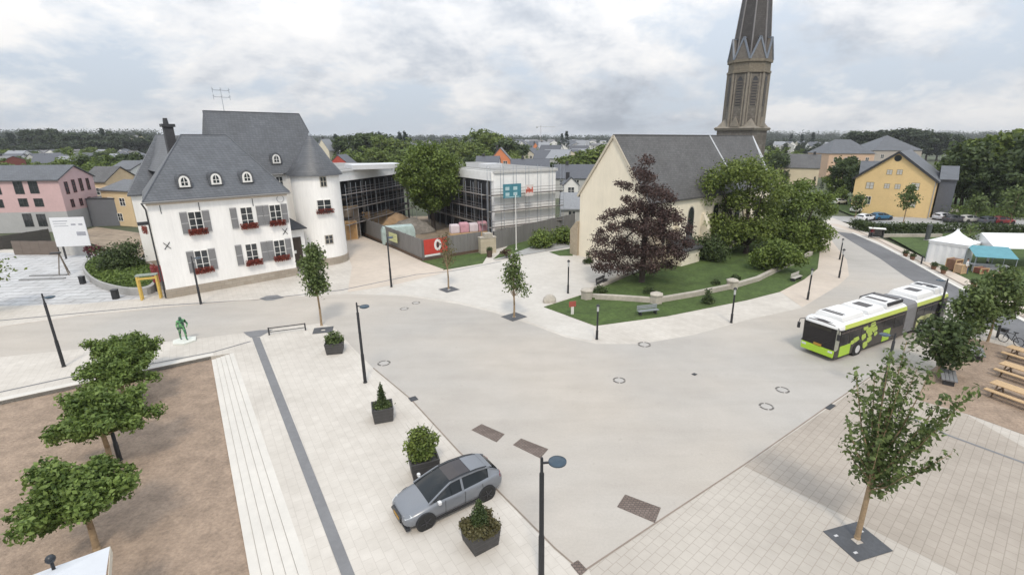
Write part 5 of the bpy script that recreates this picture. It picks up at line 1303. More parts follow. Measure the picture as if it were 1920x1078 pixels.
g=MB(); g.box(-2.2,-.2,0,2.2,.2,.10); o=g.build('grey_strip',mat('flat grey strip',(0.22,0.22,0.22),0.6,0.2),None); o.location=G(80,524)+Vector((0,0,.01)); o.rotation_euler=(0,0,.15); tag(o,'long grey strip lying on the grey forecourt, nearer one','beam','grey strips on the forecourt')  # long low grey strip on the slabs, nearer of two

# ------------------------------------------------------------------ people and the statue
def skin_figure(name, joints, edges, radii, m, parent, z_mats=None):
    me=bpy.data.meshes.new(name); me.from_pydata(joints,edges,[]); o=bpy.data.objects.new(name,me); COL.objects.link(o)
    o.modifiers.new('skin','SKIN'); 
    for i,rr in enumerate(radii): me.skin_vertices[0].data[i].radius=(rr,rr)
    me.skin_vertices[0].data[0].use_root=True
    o.modifiers.new('sub','SUBSURF').levels=2; o.modifiers['sub'].render_levels=2
    dg=bpy.context.evaluated_depsgraph_get(); dg.update(); nm=bpy.data.meshes.new_from_object(o.evaluated_get(dg)); o.modifiers.clear(); o.data=nm
    ms=m if isinstance(m,list) else [m]
    nm.materials.clear()
    for q in ms: nm.materials.append(q)
    if z_mats:
        for p in nm.polygons: p.material_index=z_mats(p.center)
    for p in nm.polygons: p.use_smooth=True
    o.parent=parent; return o
def body(h=1.75, stride=.14, lean=0.0, arms='down'):
    s=h/1.75; J=[(0,0,.95),(0,0,1.15),(0,.0,1.38),(0,0,1.48),(0,-.01,1.58),(0,-.01,1.70),
       (.10,0,.90),(.11,-stride,.50),(.11,-stride*.9,.09),(.12,-stride*.9-.16,.04),(-.10,0,.90),(-.11,stride,.50),(-.11,stride*1.3,.09),(-.12,stride*1.3-.16,.04),
       (.19,0,1.40),(.25,-.02 if arms=='down' else .05,1.12),(.25,-.12 if arms=='down' else -.15,.90),(.25,-.17 if arms=='down' else -.28,.82),
       (-.19,0,1.40),(-.25,.03,1.12),(-.25,-.08,.88),(-.25,-.12,.80)]
    J=[(x*s,(y-lean*(z-.9) if z>.9 else y)*s,z*s) for x,y,z in J]
    E=[(0,1),(1,2),(2,3),(3,4),(4,5),(0,6),(6,7),(7,8),(8,9),(0,10),(10,11),(11,12),(12,13),(2,14),(14,15),(15,16),(16,17),(2,18),(18,19),(19,20),(20,21)]
    R=[.14,.13,.15,.055,.085,.07,.09,.065,.045,.035,.09,.065,.045,.035,.07,.05,.038,.03,.07,.05,.038,.03]
    return J,E,[r_*s for r_ in R]
M_skin=mat('skin',(0.45,0.28,0.20),0.6,0.05); M_hair=mat('dark hair',(0.03,0.02,0.015),0.7,0.2)
def person(label,u,v,rz,top,trou,h=1.75,lean=0.0,bend=None,z=0):
    t=thing('person',label,'person',G(u,v,z),rz,'people at the market'); J,E,R=body(h,.13,lean)
    def zm(c):
        zz=c.z/h*1.75
        if zz>1.47: return 2
        if abs(c.x)>.22*h/1.75 and zz<.93: return 2
        return 0 if zz>.93 else 1
    skin_figure('body',J,E,R,[top,trou,M_skin],t,zm)
    g=MB(); s=h/1.75; y0=-lean*.75*s; g.lathe([(.075*s,1.66*s),(.098*s,1.70*s),(.09*s,1.76*s),(.04*s,1.795*s)],(0,y0+.015,0),12); g.build('hair',M_hair,t,smooth=True); return t
Mb1=mat('blue cloth',(0.03,0.07,0.16),0.8,0.2); Mw1=mat('white cloth',(0.62,0.62,0.64),0.8,0.06); Mr1=mat('dark red cloth',(0.16,0.03,0.03),0.8,0.2); Mg1=mat('dark grey cloth',(0.05,0.05,0.06),0.8,0.2)
person('standing person in white top and dark blue trousers beside the market crates',1809,513,0.6,Mw1,Mb1)
person('person in a dark red top in front of the bus shelter',1633,446,-0.5,Mr1,Mg1,1.7)
person('person in white under the turquoise canopy',1848,503,1.0,Mw1,Mg1,1.7)
# statue: an open book of painted metal, figure mottled in greens
st=thing('statue','green mottled standing figure statue on a white hexagonal base','statue',G(346,640),0.9)
m_=bpy.data.materials.new('mottled green paint'); m_.use_nodes=True; nt=m_.node_tree; N=nt.nodes; b=N['Principled BSDF']; tc=N.new('ShaderNodeTexCoord'); vo=N.new('ShaderNodeTexVoronoi'); vo.inputs['Scale'].default_value=7; rp2=N.new('ShaderNodeValToRGB'); rp2.color_ramp.interpolation='CONSTANT'
for k in range(3): rp2.color_ramp.elements.new(.5)
for el,(p,c) in zip(rp2.color_ramp.elements,((0,(.07,.24,.10,1)),(.25,(.02,.05,.04,1)),(.5,(.15,.38,.15,1)),(.7,(.04,.14,.07,1)),(.86,(.20,.32,.18,1)))): el.position=p; el.color=c
sep=N.new('ShaderNodeSeparateXYZ'); nt.links.new(tc.outputs['Object'],vo.inputs['Vector']); nt.links.new(vo.outputs['Color'],sep.inputs[0]); nt.links.new(sep.outputs[0],rp2.inputs[0]); nt.links.new(rp2.outputs[0],b.inputs['Base Color']); b.inputs['Roughness'].default_value=.4
J,E,R=body(1.95,.2,.12,'fwd'); J[15]=(.42,.02,1.2); J[16]=(.30,-.16,1.02); J[17]=(.24,-.22,1.0); J=[(x,y,z+.16) for x,y,z in J]; R=[r_*1.22 for r_ in R]; R[4]*=1.15
skin_figure('figure',J,E,R,m_,st)
g=MB(); g.lathe([(.85,0),(.85,.13),(.80,.15)],(0,-.05,0),6,.2); g.build('base',mat('white green base',(0.62,0.63,0.58),0.7,0.06),st)

# ------------------------------------------------------------------ articulated bus
Mlime=mat('lime paint',(0.36,0.56,0.035),0.35,0.05,2,spec=.6); Mpale=mat('pale lime paint',(0.55,0.62,0.28),0.4,0.05,2); Mbw=mat('bus white roof',(0.72,0.72,0.715),0.45,0.03,2); Mbd=mat('bus brown grey panel',(0.06,0.052,0.049),0.4,0.12,2)
Mbg=mat('bus dark glass',(0.02,0.018,0.018),0.10,0.3,2,spec=.35); Mbel=mat('grey bellows',(0.20,0.20,0.21),0.7,0.1,3); Mtyre=mat('tyre rubber',(0.02,0.02,0.02),0.85,0.2); Mrim=mat('pale wheel rim',(0.55,0.55,0.56),0.4,0.1)
bf=G(1563,681); bl=G(1493,656); br_=G(1759,609)
bh=(bf-br_); bh.z=0; BA=math.atan2(bh.y,bh.x); BL=bh.length+0.9; bhn=bh.normalized(); bwid=(bl-bf).length
BW=2.6; BO=bf-bhn*0.0+Vector((bhn.y,-bhn.x,0))*(BW/2)     # middle of the bumper
bus=thing('bus','articulated lime and white city bus driving round the bend','bus',BO,BA)
BHt=2.72     # height of the side, the roof dome rises above it
def bus_section(x, k=1.0, top=BHt, zb=.32):
    w=BW/2*k
    return [(x,-w*.985,zb),(x,-w,1.1),(x,-w*.985,top-.32),(x,-w*.93,top-.08),(x,-w*.80,top+.06),(x,0,top+.12),(x,w*.80,top+.06),(x,w*.93,top-.08),(x,w*.985,top-.32),(x,w,1.1),(x,w*.985,zb)]
xf=-0.0; L1=-9.0; L2=-10.5; L3=-BL
def side_x(xs): pass
g=MB(); g.loft([bus_section(-.0,.90,BHt-.12,.36),bus_section(-.16,.985,BHt-.03),bus_section(-.6),bus_section(L1)]); g.build('front_body',Mbd,bus,smooth=35)
g=MB(); g.loft([bus_section(L2),bus_section(L3+.35),bus_section(L3,.93,BHt-.1)]); g.build('rear_body',Mbd,bus,smooth=35)
g=MB(); n=13
g.loft([bus_section(L1+(L2-L1)*i/(n-1), (0.975 if i%2 else 1.015), BHt+(.0 if i%2 else .05),.4) for i in range(n)]); g.build('bellows',Mbel,bus)
def shell(x0,x1,zs,d,name,m,parent,k=None):
    """strip of skin a few millimetres proud of both sides"""
    w=BW/2
    for s in (-1,1):
        g=MB(); q=[(x0,s*(w+d),zs[0]),(x1,s*(w+d),zs[0]),(x1,s*(w+d),zs[1]),(x0,s*(w+d),zs[1])]; i=[(a,b-s*.05,c) for a,b,c in q]; g.add(q+i,[(0,1,2,3),(7,6,5,4),(0,4,5,1),(1,5,6,2),(2,6,7,3),(3,7,4,0)])
        g.build(name,m,parent)
# roof skin, white with lime shoulders
for (a,b) in ((-.5,L1),(L2,L3+.3)):
    g=MB(); w=BW/2; t=BHt
    g.loft([[(x,-w*.94,t-.06),(x,-w*.80,t+.075),(x,0,t+.135),(x,w*.80,t+.075),(x,w*.94,t-.06),(x,w*.80,t+.062),(x,0,t+.122),(x,-w*.80,t+.062)] for x in (a,b)]); g.build('roof_skin',Mbw,bus)
    g=MB()
    for s in (-1,1): g.loft([[(x,s*w*1.0,t-.36),(x,s*w*.992,t-.30),(x,s*w*.945,t-.062),(x,s*w*.90,t-.05),(x,s*w*.96,t-.36)] for x in (a,b)])
    g.build('lime_shoulder',mat('lime yellow shoulder',(0.50,0.58,0.12),0.4,0.05,2),bus)
# roof pods and hatches
def pod(x0,x1,w,h,m=Mbw,name='roof_unit',z=BHt+.10,y=0):
    g=MB(); g.loft([[(x0+(x1-x0)*a,y+b*w/2,z+c) for a,b,c in ((0,-1,0),(0,1,0),(.0,.9,h*.75),(.04,.82,h),(.04,-.82,h),(.0,-.9,h*.75))],[(x0+(x1-x0)*a,y+b*w/2,z+c) for a,b,c in ((1,-1,0),(1,1,0),(1,.9,h*.75),(.96,.82,h),(.96,-.82,h),(1,-.9,h*.75))]]); return g.build(name,m,bus)
pod(-.75,-3.4,2.0,.34); pod(-3.9,-6.0,2.1,.30); pod(-6.4,-8.7,2.1,.42); pod(L2-.4,L2-3.0,2.1,.34); pod(L2-3.3,L3+.7,2.1,.42)
for (x0,x1,w,z) in ((-1.0,-1.2,1.5,.35),(-1.35,-1.43,1.5,.35),(-4.5,-5.4,1.1,.31),(-7.9,-8.5,1.75,.43),(-6.6,-7.0,1.5,.43),(L2-1.4,L2-2.3,1.0,.35),(L3+1.6,L3+1.1,.75,.43)):
    pod(x0,x1,w,.03,Mbd,'roof_vent',BHt+.10+z-.005)
for y in (-.45,.45): pod(L3+1.9,L3+1.2,.62,.03,M_black,'roof_vent',BHt+.52,y)
for s in (-1,1):
    g=MB(); g.bar((-6.5,s*1.0,BHt+.4),(-8.6,s*1.0,BHt+.4),.1,.25); g.build('roof_rail',M_dark,bus)
# glazing and panels
wz=(1.18,BHt-.42)
for (a,b,nm) in ((-1.35,L1+.15,5),(L2-.15,L3+.45,4)):
    for k in range(nm):
        x0=a+(b-a)*k/nm-.03; x1=a+(b-a)*(k+1)/nm+.03; shell(x0,x1,wz,.004,'side_window',Mbg,bus)
shell(-.30,-1.25,(1.15,BHt-.42),.005,'driver_window',Mbg,bus)
g=MB()
for (a,b) in ((-.35,L1+.1),(L2-.1,L3+.3)):
    w=BW/2
    for s in (-1,1): g.box(min(a,b),min(s*(w+.004),s*(w+.016)),BHt-.62,max(a,b),max(s*(w+.004),s*(w+.016)),BHt-.57)
g.build('window_rail',mat('window rail brown',(0.13,0.10,0.09),0.5,0.15,3),bus)
shell(-.42,-1.75,(.36,1.16),.006,'lime_panel',Mlime,bus); shell(-6.0,-7.0,(.36,1.30),.006,'lime_panel',Mlime,bus)
# lime leaf pattern on the flank and round the wheels
def flank(poly,name,m,d=.012):
    w=BW/2+d
    for s in (-1,1): g=MB(); g.loft([[(x,s*w,z) for x,z in poly],[(x,s*(w-.02),z) for x,z in poly]]); g.build(name,m,bus)
for (cx,cz,r_,sq) in ((-3.9,1.72,.42,.55),(-4.3,2.05,.34,.6),(-3.35,2.0,.30,.5),(-4.65,1.65,.34,.6),(-4.1,1.38,.30,.6),(-4.9,1.25,.22,.7),(-3.3,1.32,.28,.8),(-2.35,1.32,.36,.5),(-1.95,1.2,.26,.6),(-4.15,.95,.3,.7),(-3.7,.62,.3,.8)):
    flank([(cx+r_*math.cos(2*PI*i/9)*(1+.25*(i%2)),cz+r_*sq*math.sin(2*PI*i/9)*(1+.25*(i%2))) for i in range(9)],'leaf_pattern',mat('leaf lime',(0.42,0.54,0.10),0.4,0.1,4))
Mwa=mat('pale yellow arch',(0.62,0.64,0.30),0.45,0.06)
for x in (L2-1.3,L3+3.2): flank([(x-.75,.36),(x-.75,1.0),(x-.55,1.35),(x+.35,1.42),(x+.85,1.25),(x+.85,.36)],'arch_panel',Mwa,.013)
for wi,x in enumerate((-2.75,L2-1.3,L3+3.2)):
    for s in (-1,1):
        w=BW/2; g=MB(); g.cyl((x,s*(w-.3),.49),(x,s*(w+.02),.49),.60,.60,22); g.build('wheel_arch',M_black,bus)
        g=MB(); g.cyl((x,s*(w-.28),.48),(x,s*(w+.035),.48),.48,.47,24); wh=g.build('wheel',Mtyre,bus)
        g=MB(); g.cyl((x,s*(w+.034),.48),(x,s*(w+.05),.48),.30,.27,18); g.build('rim',Mrim,wh)
# front
def fsec(w,z): return z
g=MB(); w=BW/2
g.loft([[(.045+dx,y,z) for y,z in ((-w*.88,.92),(w*.88,.92),(w*.86,BHt-.28),(w*.74,BHt-.16),(-w*.74,BHt-.16),(-w*.86,BHt-.28))] for dx in (0,-.06)]); g.build('windscreen',Mbg,bus)
g=MB(); g.loft([[(.06+dx,y,z) for y,z in ((-w*.90,.34),(w*.90,.34),(w*.92,.86),(-w*.92,.86))] for dx in (0.03,-.09)]); bp=g.build('bumper',Mlime,bus,bevel=.03)
g=MB(); g.box(-.02,-.28,.90,.10,.28,1.06); g.build('number_plate',mat('amber plate',(0.40,0.22,0.03),0.5,0.05),bus)
g=MB(); g.box(.049,-w*.6,BHt-.58,.056,w*.6,BHt-.32); g.build('destination_display',mat('display',(0.02,0.018,0.012),0.3,0.2),bus)
g=MB()
for y in (-.8,.1): g.bar((.06,y,1.0),(.06,y+.75,1.55),.03,.02)
g.build('wiper',M_black,bus)
for s in (-1,1):
    g=MB(); g.loft([[(.025,s*w*.90,.88),(.025,s*w*.985,.88),(-.2,s*w*1.005,1.0),(-.2,s*w*1.005,BHt-.5),(.01,s*w*.95,BHt-.2),(.03,s*w*.88,BHt-.3)],[(-.05,s*w*.88,.88),(-.05,s*w*.95,.88),(-.25,s*w*.97,1.0),(-.25,s*w*.97,BHt-.5),(-.06,s*w*.92,BHt-.2),(-.05,s*w*.86,BHt-.3)]]); g.build('front_pillar',Mbd if s<0 else mat('pale pillar',(0.32,0.32,0.27),0.4,0.1),bus)
    g=MB(); g.box(.062,min(s*w*.62,s*w*.86),.66,.098,max(s*w*.62,s*w*.86),.80); g.build('headlight',mat('headlight lens',(0.6,0.62,0.63),0.1,0.05),bus)
    g=MB(); g.tube([(.0,s*w*.93,BHt-.15),(.28,s*(w+.12),BHt-.22),(.30,s*(w+.14),BHt-.45)],[.025]*3,6); g.cbox((.28,s*(w+.14),BHt-.7),.12,.2,.42,0,.03); g.build('mirror',M_black,bus)
def brow_ring(x,k,z0,z1,zc_): return [(x,-w*k,z0),(x,-w*k*.985,z0+(z1-z0)*.6),(x,-w*k*.86,z1),(x,0,zc_),(x,w*k*.86,z1),(x,w*k*.985,z0+(z1-z0)*.6),(x,w*k,z0)]
g=MB(); g.loft([brow_ring(.055,.86,BHt-.27,BHt-.16,BHt-.13),brow_ring(-.05,.95,BHt-.30,BHt-.02,BHt+.02),brow_ring(-.22,1.006,BHt-.33,BHt+.06,BHt+.10),brow_ring(-.62,1.012,BHt-.36,BHt+.085,BHt+.145)]); g.build('brow',Mbw,bus,smooth=50)

# ------------------------------------------------------------------ cars
def make_car(name,label,paint,loc,rz,group=None,sunroof=True,s=1.0,estate=0.0,glass=None):
    t=thing(name,label,'car',loc,rz,group,s); glass=glass or glass_mat('car glass',(0.012,0.015,0.017),.07,.42)
    #          x     zb   zs(shoulder) zt(centre) hw   ht
    st_=[(2.10,.36,.52,.60,.58,.45),(2.02,.22,.60,.70,.74,.60),(1.80,.19,.68,.79,.84,.66),(1.35,.19,.78,.90,.895,.70),(.85,.19,.86,.98,.90,.74),(.0,.19,.90,.97,.90,.76),(-1.0,.19,.93,.98,.90,.76),(-1.6,.20,.96,1.0,.885,.74),(-1.95,.24,.95,1.0,.84,.68),(-2.10,.36,.86,.90,.76,.58),(-2.14,.50,.70,.74,.68,.45)]
    R=[]
    for x,zb,zs,zt,hw,ht in st_:
        half=[(hw*.86,zb),(hw*.97,zb+.10),(hw,zb+(zs-zb)*.55),(hw*.985,zs-.05),(hw*.93,zs+.015),(ht,zt-.02),(ht*.5,zt)]
        R.append([(x,-y,z) for y,z in half]+[(x,y,z) for y,z in half[::-1]])
    g=MB(); g.loft(R); bd=g.build('body',paint,t,smooth=40)
    md=bd.modifiers.new('sub','SUBSURF'); md.levels=1; md.render_levels=1
    # glasshouse
    gs=[(1.10,.92,.94,.76,.70),(.62,.92,1.17,.80,.64),(.16,.92,1.36,.81,.575),(-.35,.92,1.405,.81,.57),(-1.05,.93,1.375,.80,.55),(-1.50,.94,1.29,.77,.52),(-2.02,.95,.99,.68,.53)]
    R=[[(x,-w0,z0),(x,-w1,z1-.03),(x,-w1*.85,z1),(x,w1*.85,z1),(x,w1,z1-.03),(x,w0,z0)] for x,z0,z1,w0,w1 in gs]
    g=MB(); g.loft(R); g.build('glazing',glass,t,smooth=30)
    g=MB(); k=[(.14,1.366,.575),(-.35,1.411,.57),(-1.05,1.381,.55),(-1.60,1.265,.52)]
    if sunroof:
        g.loft([[(x,-w*.86,z+.004),(x,w*.86,z+.004),(x,w*.86,z-.02),(x,-w*.86,z-.02)] for x,z,w in ((-.80,1.394,.56),(-1.05,1.382,.55),(-1.36,1.330,.532),(-1.62,1.262,.52))])
    else: g.loft([[(x,-w*.86,z+.004),(x,w*.86,z+.004),(x,w*.86,z-.02),(x,-w*.86,z-.02)] for x,z,w in k])
    g.build('roof',paint,t)
    if sunroof:
        g=MB(); g.loft([[(x,-w*.84,z+.003),(x,w*.84,z+.003),(x,w*.84,z-.02),(x,-w*.84,z-.02)] for x,z,w in ((.12,1.364,.575),(-.35,1.410,.57),(-.785,1.394,.56))]); g.build('sunroof',mat('black sunroof',(0.035,0.03,0.032),0.15,0.15,2),t)
    for sgn in (-1,1):
        g=MB(); e=[(1.11,.93,.755),(.62,1.155,.675),(.16,1.345,.60),(-.35,1.388,.595),(-1.05,1.358,.575),(-1.50,1.272,.545),(-2.0,.985,.66)]
        for a,b in zip(e[:-1],e[1:]): g.bar((a[0],sgn*a[2],a[1]),(b[0],sgn*b[2],b[1]),.06,.05)
        g.build('roof_frame',paint,t)
        g=MB(); g.tube([(.10,sgn*.585,1.385),(-.35,sgn*.585,1.425),(-1.05,sgn*.565,1.395),(-1.45,sgn*.54,1.32)],[.016]*4,6); g.build('roof_rail',M_dark,t)
        g=MB()
        for x0,w_ in ((-.28,.07),): g.add([(x0+.05,sgn*.835,.95),(x0-.04,sgn*.835,.95),(x0-.06,sgn*.602,1.37),(x0+.03,sgn*.602,1.37)],[(0,1,2,3)])
        g.build('side_pillar',paint,t); g=MB()
        g.add([(-1.42,sgn*.815,.95),(-2.0,sgn*.72,.97),(-1.76,sgn*.60,1.14),(-1.52,sgn*.56,1.27)],[(0,1,2,3)])
        g.build('side_pillar',paint,t)
        g=MB(); g.cbox((.78,sgn*.99,.99),.12,.16,.10,0,.03); g.bar((.80,sgn*.84,.95),(.80,sgn*.95,.98),.05); g.build('mirror',mat('bright mirror cap',(0.62,0.62,0.62),0.3,0.05) if sunroof else paint,t)
        for x in (1.33,-1.30):
            g=MB(); g.cyl((x,sgn*.60,.34),(x,sgn*.915,.34),.385,.385,26); ar=g.build('wheel_arch',M_black,t)
            g=MB(); g.cyl((x,sgn*.66,.325),(x,sgn*.925,.325),.325,.32,28); wh=g.build('wheel',Mtyre,t)
            g=MB(); 
            for q in range(5): a=2*PI*q/5; g.bar((x,sgn*.93,.325),(x+.23*math.cos(a),sgn*.93,.325+.23*math.sin(a)),.05,.02)
            g.cyl((x,sgn*.918,.325),(x,sgn*.932,.325),.06,.06,10); g.build('rim',mat('dark rim',(0.045,0.045,0.05),0.35,0.1),wh)
        g=MB(); g.loft([[(2.045,sgn*.48,.60),(2.035,sgn*.66,.615),(1.80,sgn*.79,.70),(1.84,sgn*.62,.735),(2.02,sgn*.48,.67)],[(1.95,sgn*.48,.60),(1.95,sgn*.62,.615),(1.75,sgn*.72,.69),(1.78,sgn*.6,.70),(1.95,sgn*.48,.66)]]); g.build('headlight',mat('headlight lens',(0.6,0.62,0.63),0.1,0.05),t)
        g=MB(); g.loft([[(-2.13,sgn*.44,.76),(-2.115,sgn*.70,.76),(-1.98,sgn*.82,.80),(-1.98,sgn*.80,.92),(-2.08,sgn*.62,.90),(-2.115,sgn*.44,.88)],[(-2.0,sgn*.44,.76),(-2.0,sgn*.66,.76),(-1.9,sgn*.74,.80),(-1.9,sgn*.74,.92),(-1.98,sgn*.6,.90),(-2.0,sgn*.44,.88)]]); g.build('tail_light',mat('tail lamp red',(0.22,0.015,0.015),0.2,0.1),t)
        g=MB(); g.bar((1.02,sgn*.908,.30),(-.98,sgn*.908,.30),.03,.10); g.build('sill',M_black,t)
        g=MB()
        for x0,x1 in ((.52,.50),(-.32,-.34),(-1.16,-1.10)): g.bar((x0,sgn*.899,.36),(x1,sgn*.893,.90),.012,.012)
        g.build('door_gap',M_black,t)
        g=MB(); 
        for x0 in (.02,-.86): g.bar((x0,sgn*.905,.80),(x0-.2,sgn*.905,.805),.02,.025)
        g.build('door_handle',paint,t)
    g=MB(); g.loft([[(2.13,y,z) for y,z in ((-.34,.30),(.34,.30),(.42,.58),(.36,.64),(-.36,.64),(-.42,.58))],[(2.0,y,z) for y,z in ((-.34,.30),(.34,.30),(.42,.58),(.36,.64),(-.36,.64),(-.42,.58))]]); g.build('grille',M_black,t)
    g=MB(); g.loft([[(2.07,-.78,.20),(2.07,.78,.20),(2.07,.74,.29),(2.07,-.74,.29)],[(1.9,-.78,.20),(1.9,.78,.20),(1.9,.74,.29),(1.9,-.74,.29)]]); g.build('front_lip',M_black,t)
    g=MB(); g.box(2.128,-.26,.40,2.145,.26,.50); g.build('number_plate',mat('amber plate',(0.40,0.22,0.03),0.5,0.05),t)
    g=MB(); g.loft([[(1.02,-.77,.945),(1.02,.77,.945),(.93,.77,.965),(.93,-.77,.965)],[(1.05,-.79,.93),(1.05,.79,.93),(.96,.79,.94),(.96,-.79,.94)]]); g.build('wiper_tray',M_black,t)
    g=MB(); g.loft([[(-1.52,-.53,1.30),(-1.52,.53,1.30),(-1.76,.51,1.215),(-1.76,-.51,1.215)],[(-1.52,-.53,1.27),(-1.52,.53,1.27),(-1.76,.51,1.19),(-1.76,-.51,1.19)]]); g.build('spoiler',paint,t)
    return t
w1=G(797,990); w2=G(913,935); hd=(w1-w2); CAz=math.atan2(hd.y,hd.x); sC=1.07
Mcar=mat('grey blue car paint',(0.185,0.197,0.218),0.28,0.03,1,metal=.15,spec=.6)
c0=(w1+w2)/2 - Vector((math.cos(CAz),math.sin(CAz),0))*.015*sC + Vector((math.sin(CAz),-math.cos(CAz),0))*.80*sC
make_car('parked_car','grey blue hatchback with black sunroof parked between the dark planters',Mcar,c0,CAz,sunroof=True,s=sC)
def pal(n,c): return mat(n,c,0.3,0.03,1,spec=.6)
for (u,v,col,rz,lab) in ((1622,414,(0.70,0.70,0.71),.5,'white car parked below the left half of the yellow house'),(1651,412,(0.03,0.13,0.24),.2,'blue car parked in front of the yellow house'),(1768,412,(0.55,0.55,0.57),.3,'silver car parked at the right corner of the yellow house'),
        (1790,417,(0.05,0.05,0.055),.1,'black car, first of the far row behind the pagoda tent'),(1818,417,(0.42,0.41,0.38),.1,'beige car in the far row behind the pagoda tent'),(1856,420,(0.10,0.105,0.12),.2,'dark grey car parked beside the red one'),(1878,420,(0.28,0.02,0.02),.15,'dark red car parked beyond the white marquee'),
        (1608,398,(0.72,0.72,0.71),.6,'white car half hidden left of the yellow house'),(1573,383,(0.7,0.7,0.7),.4,'white van like car far left of the yellow house')):
    make_car('parked_car',lab,pal('car paint %02d%02d%02d'%tuple(int(x*99) for x in col),col),G(u,v,-.03),rz,'cars parked near the yellow house',False)

# ------------------------------------------------------------------ right side: tables, tents, market, shelter
def picnic(label,u,v,rz,L_=2.6,s=1.0):
    t=thing('picnic_table',label,'picnic table',G(u,v),rz,'pale timber picnic tables',s)
    for nm,y0,y1,z in (('table_top',-.42,.42,.74),('bench_seat',-.98,-.62,.44),('bench_seat',.62,.98,.44)):
        g=MB(); n=5 if nm=='table_top' else 2; 
        for k in range(n): g.box(-L_/2,y0+(y1-y0)*k/n+.008,z,L_/2,y0+(y1-y0)*(k+1)/n-.008,z+.055)
        g.build(nm,M_wood,t)
    for x in (-L_/2+.35,L_/2-.35):
        g=MB(); g.bar((x,-.75,.02),(x,-.2,.73),.06,.09); g.bar((x,.75,.02),(x,.2,.73),.06,.09); g.bar((x+.06,-.95,.40),(x+.06,.95,.40),.05,.08); g.build('trestle',mat('brown trestle',(0.13,0.085,0.05),0.7,0.2),t)
pa_,pb_=G(1860,700),G(1925,722); PA=math.atan2(pb_.y-pa_.y,pb_.x-pa_.x)
pd=(pb_-pa_).normalized(); pn_=Vector((-pd.y,pd.x,0))
picnic('nearest pale timber picnic table at the right edge of the picture',1912,756,PA,2.9); picnic('middle pale timber picnic table at the right edge of the picture',1925,716,PA,2.9); picnic('farthest pale timber picnic table at the right edge of the picture',1935,682,PA,2.9)
# white parasol, bottom left
pp=G(206,1024,2.45); pr_=thing('parasol','square white parasol cut off by the bottom left corner','parasol',(0,0,0),0)
e1=(G(60,1079,2.45)-pp).normalized(); e2=Vector((-e1.y,e1.x,0)); e2=e2 if e2.y<0 else -e2; hf=1.55
cc_=pp+(e1+e2)*hf; pr_.location=(cc_.x,cc_.y,-.3); pr_.rotation_euler=(0,0,math.atan2(e1.y,e1.x))
g=MB(); g.cyl((0,0,0),(0,0,3.5),.04,.04,10); g.build('pole',M_wood,pr_); g=MB(); g.cbox((0,0,.06),.9,.9,.12); g.build('base',M_conc,pr_)
g=MB(); zt0=2.75; ap=(0,0,3.45); cs=[(hf,hf,zt0),(-hf,hf,zt0),(-hf,-hf,zt0),(hf,-hf,zt0)]; 
for i in range(4):
    a,b=cs[i],cs[(i+1)%4]; m=((a[0]+b[0])/2*.97,(a[1]+b[1])/2*.97,zt0+.06); g.add([a,m,ap],[(0,1,2)]); g.add([m,b,ap],[(0,1,2)])
cn=g.build('canopy',mat('white canopy cloth',(0.60,0.615,0.64),0.8,0.04,2),pr_,fix=False); md=cn.modifiers.new('thick','SOLIDIFY'); md.thickness=.015
g=MB()
for i in range(4):
    a,b=cs[i],cs[(i+1)%4]; g.add([a,b,(b[0]*1.005,b[1]*1.005,zt0-.28),(a[0]*1.005,a[1]*1.005,zt0-.28)],[(0,1,2,3)])
vl=g.build('valance',mat('cream valance cloth',(0.60,0.55,0.46),0.8,0.06,2),cn,fix=False); md=vl.modifiers.new('thick','SOLIDIFY'); md.thickness=.012
g=MB()
for i in range(4): g.bar((0,0,3.38),(cs[i][0]*.98,cs[i][1]*.98,zt0-.03),.03)
g.build('rib',M_wood,pr_)
# bus shelter
sh=thing('bus_shelter','small glazed bus shelter with a white roof on the far pavement','shelter',G(1642,447),math.radians(-28),None,0.62)
for x in (-1.5,1.5):
    for y in (-.1,1.2):
        g=MB(); g.box(x-.05,y-.05,0,x+.05,y+.05,2.4); g.build('post',M_dark,sh)
g=MB(); g.box(-1.45,1.17,.2,1.45,1.2,2.3); g.build('rear_glass',M_glass,sh)
g=MB(); g.box(1.52,-.05,.2,1.56,1.15,2.35); g.build('side_panel',mat('pale advert panel',(0.42,0.46,0.46),0.4,0.15,2),sh)
g=MB(); g.box(-1.8,-.5,2.401,1.8,1.5,2.52); g.build('roof',M_frame,sh); g=MB(); g.box(-1.2,.7,.42,1.2,1.1,.48); g.build('bench',M_dark,sh)
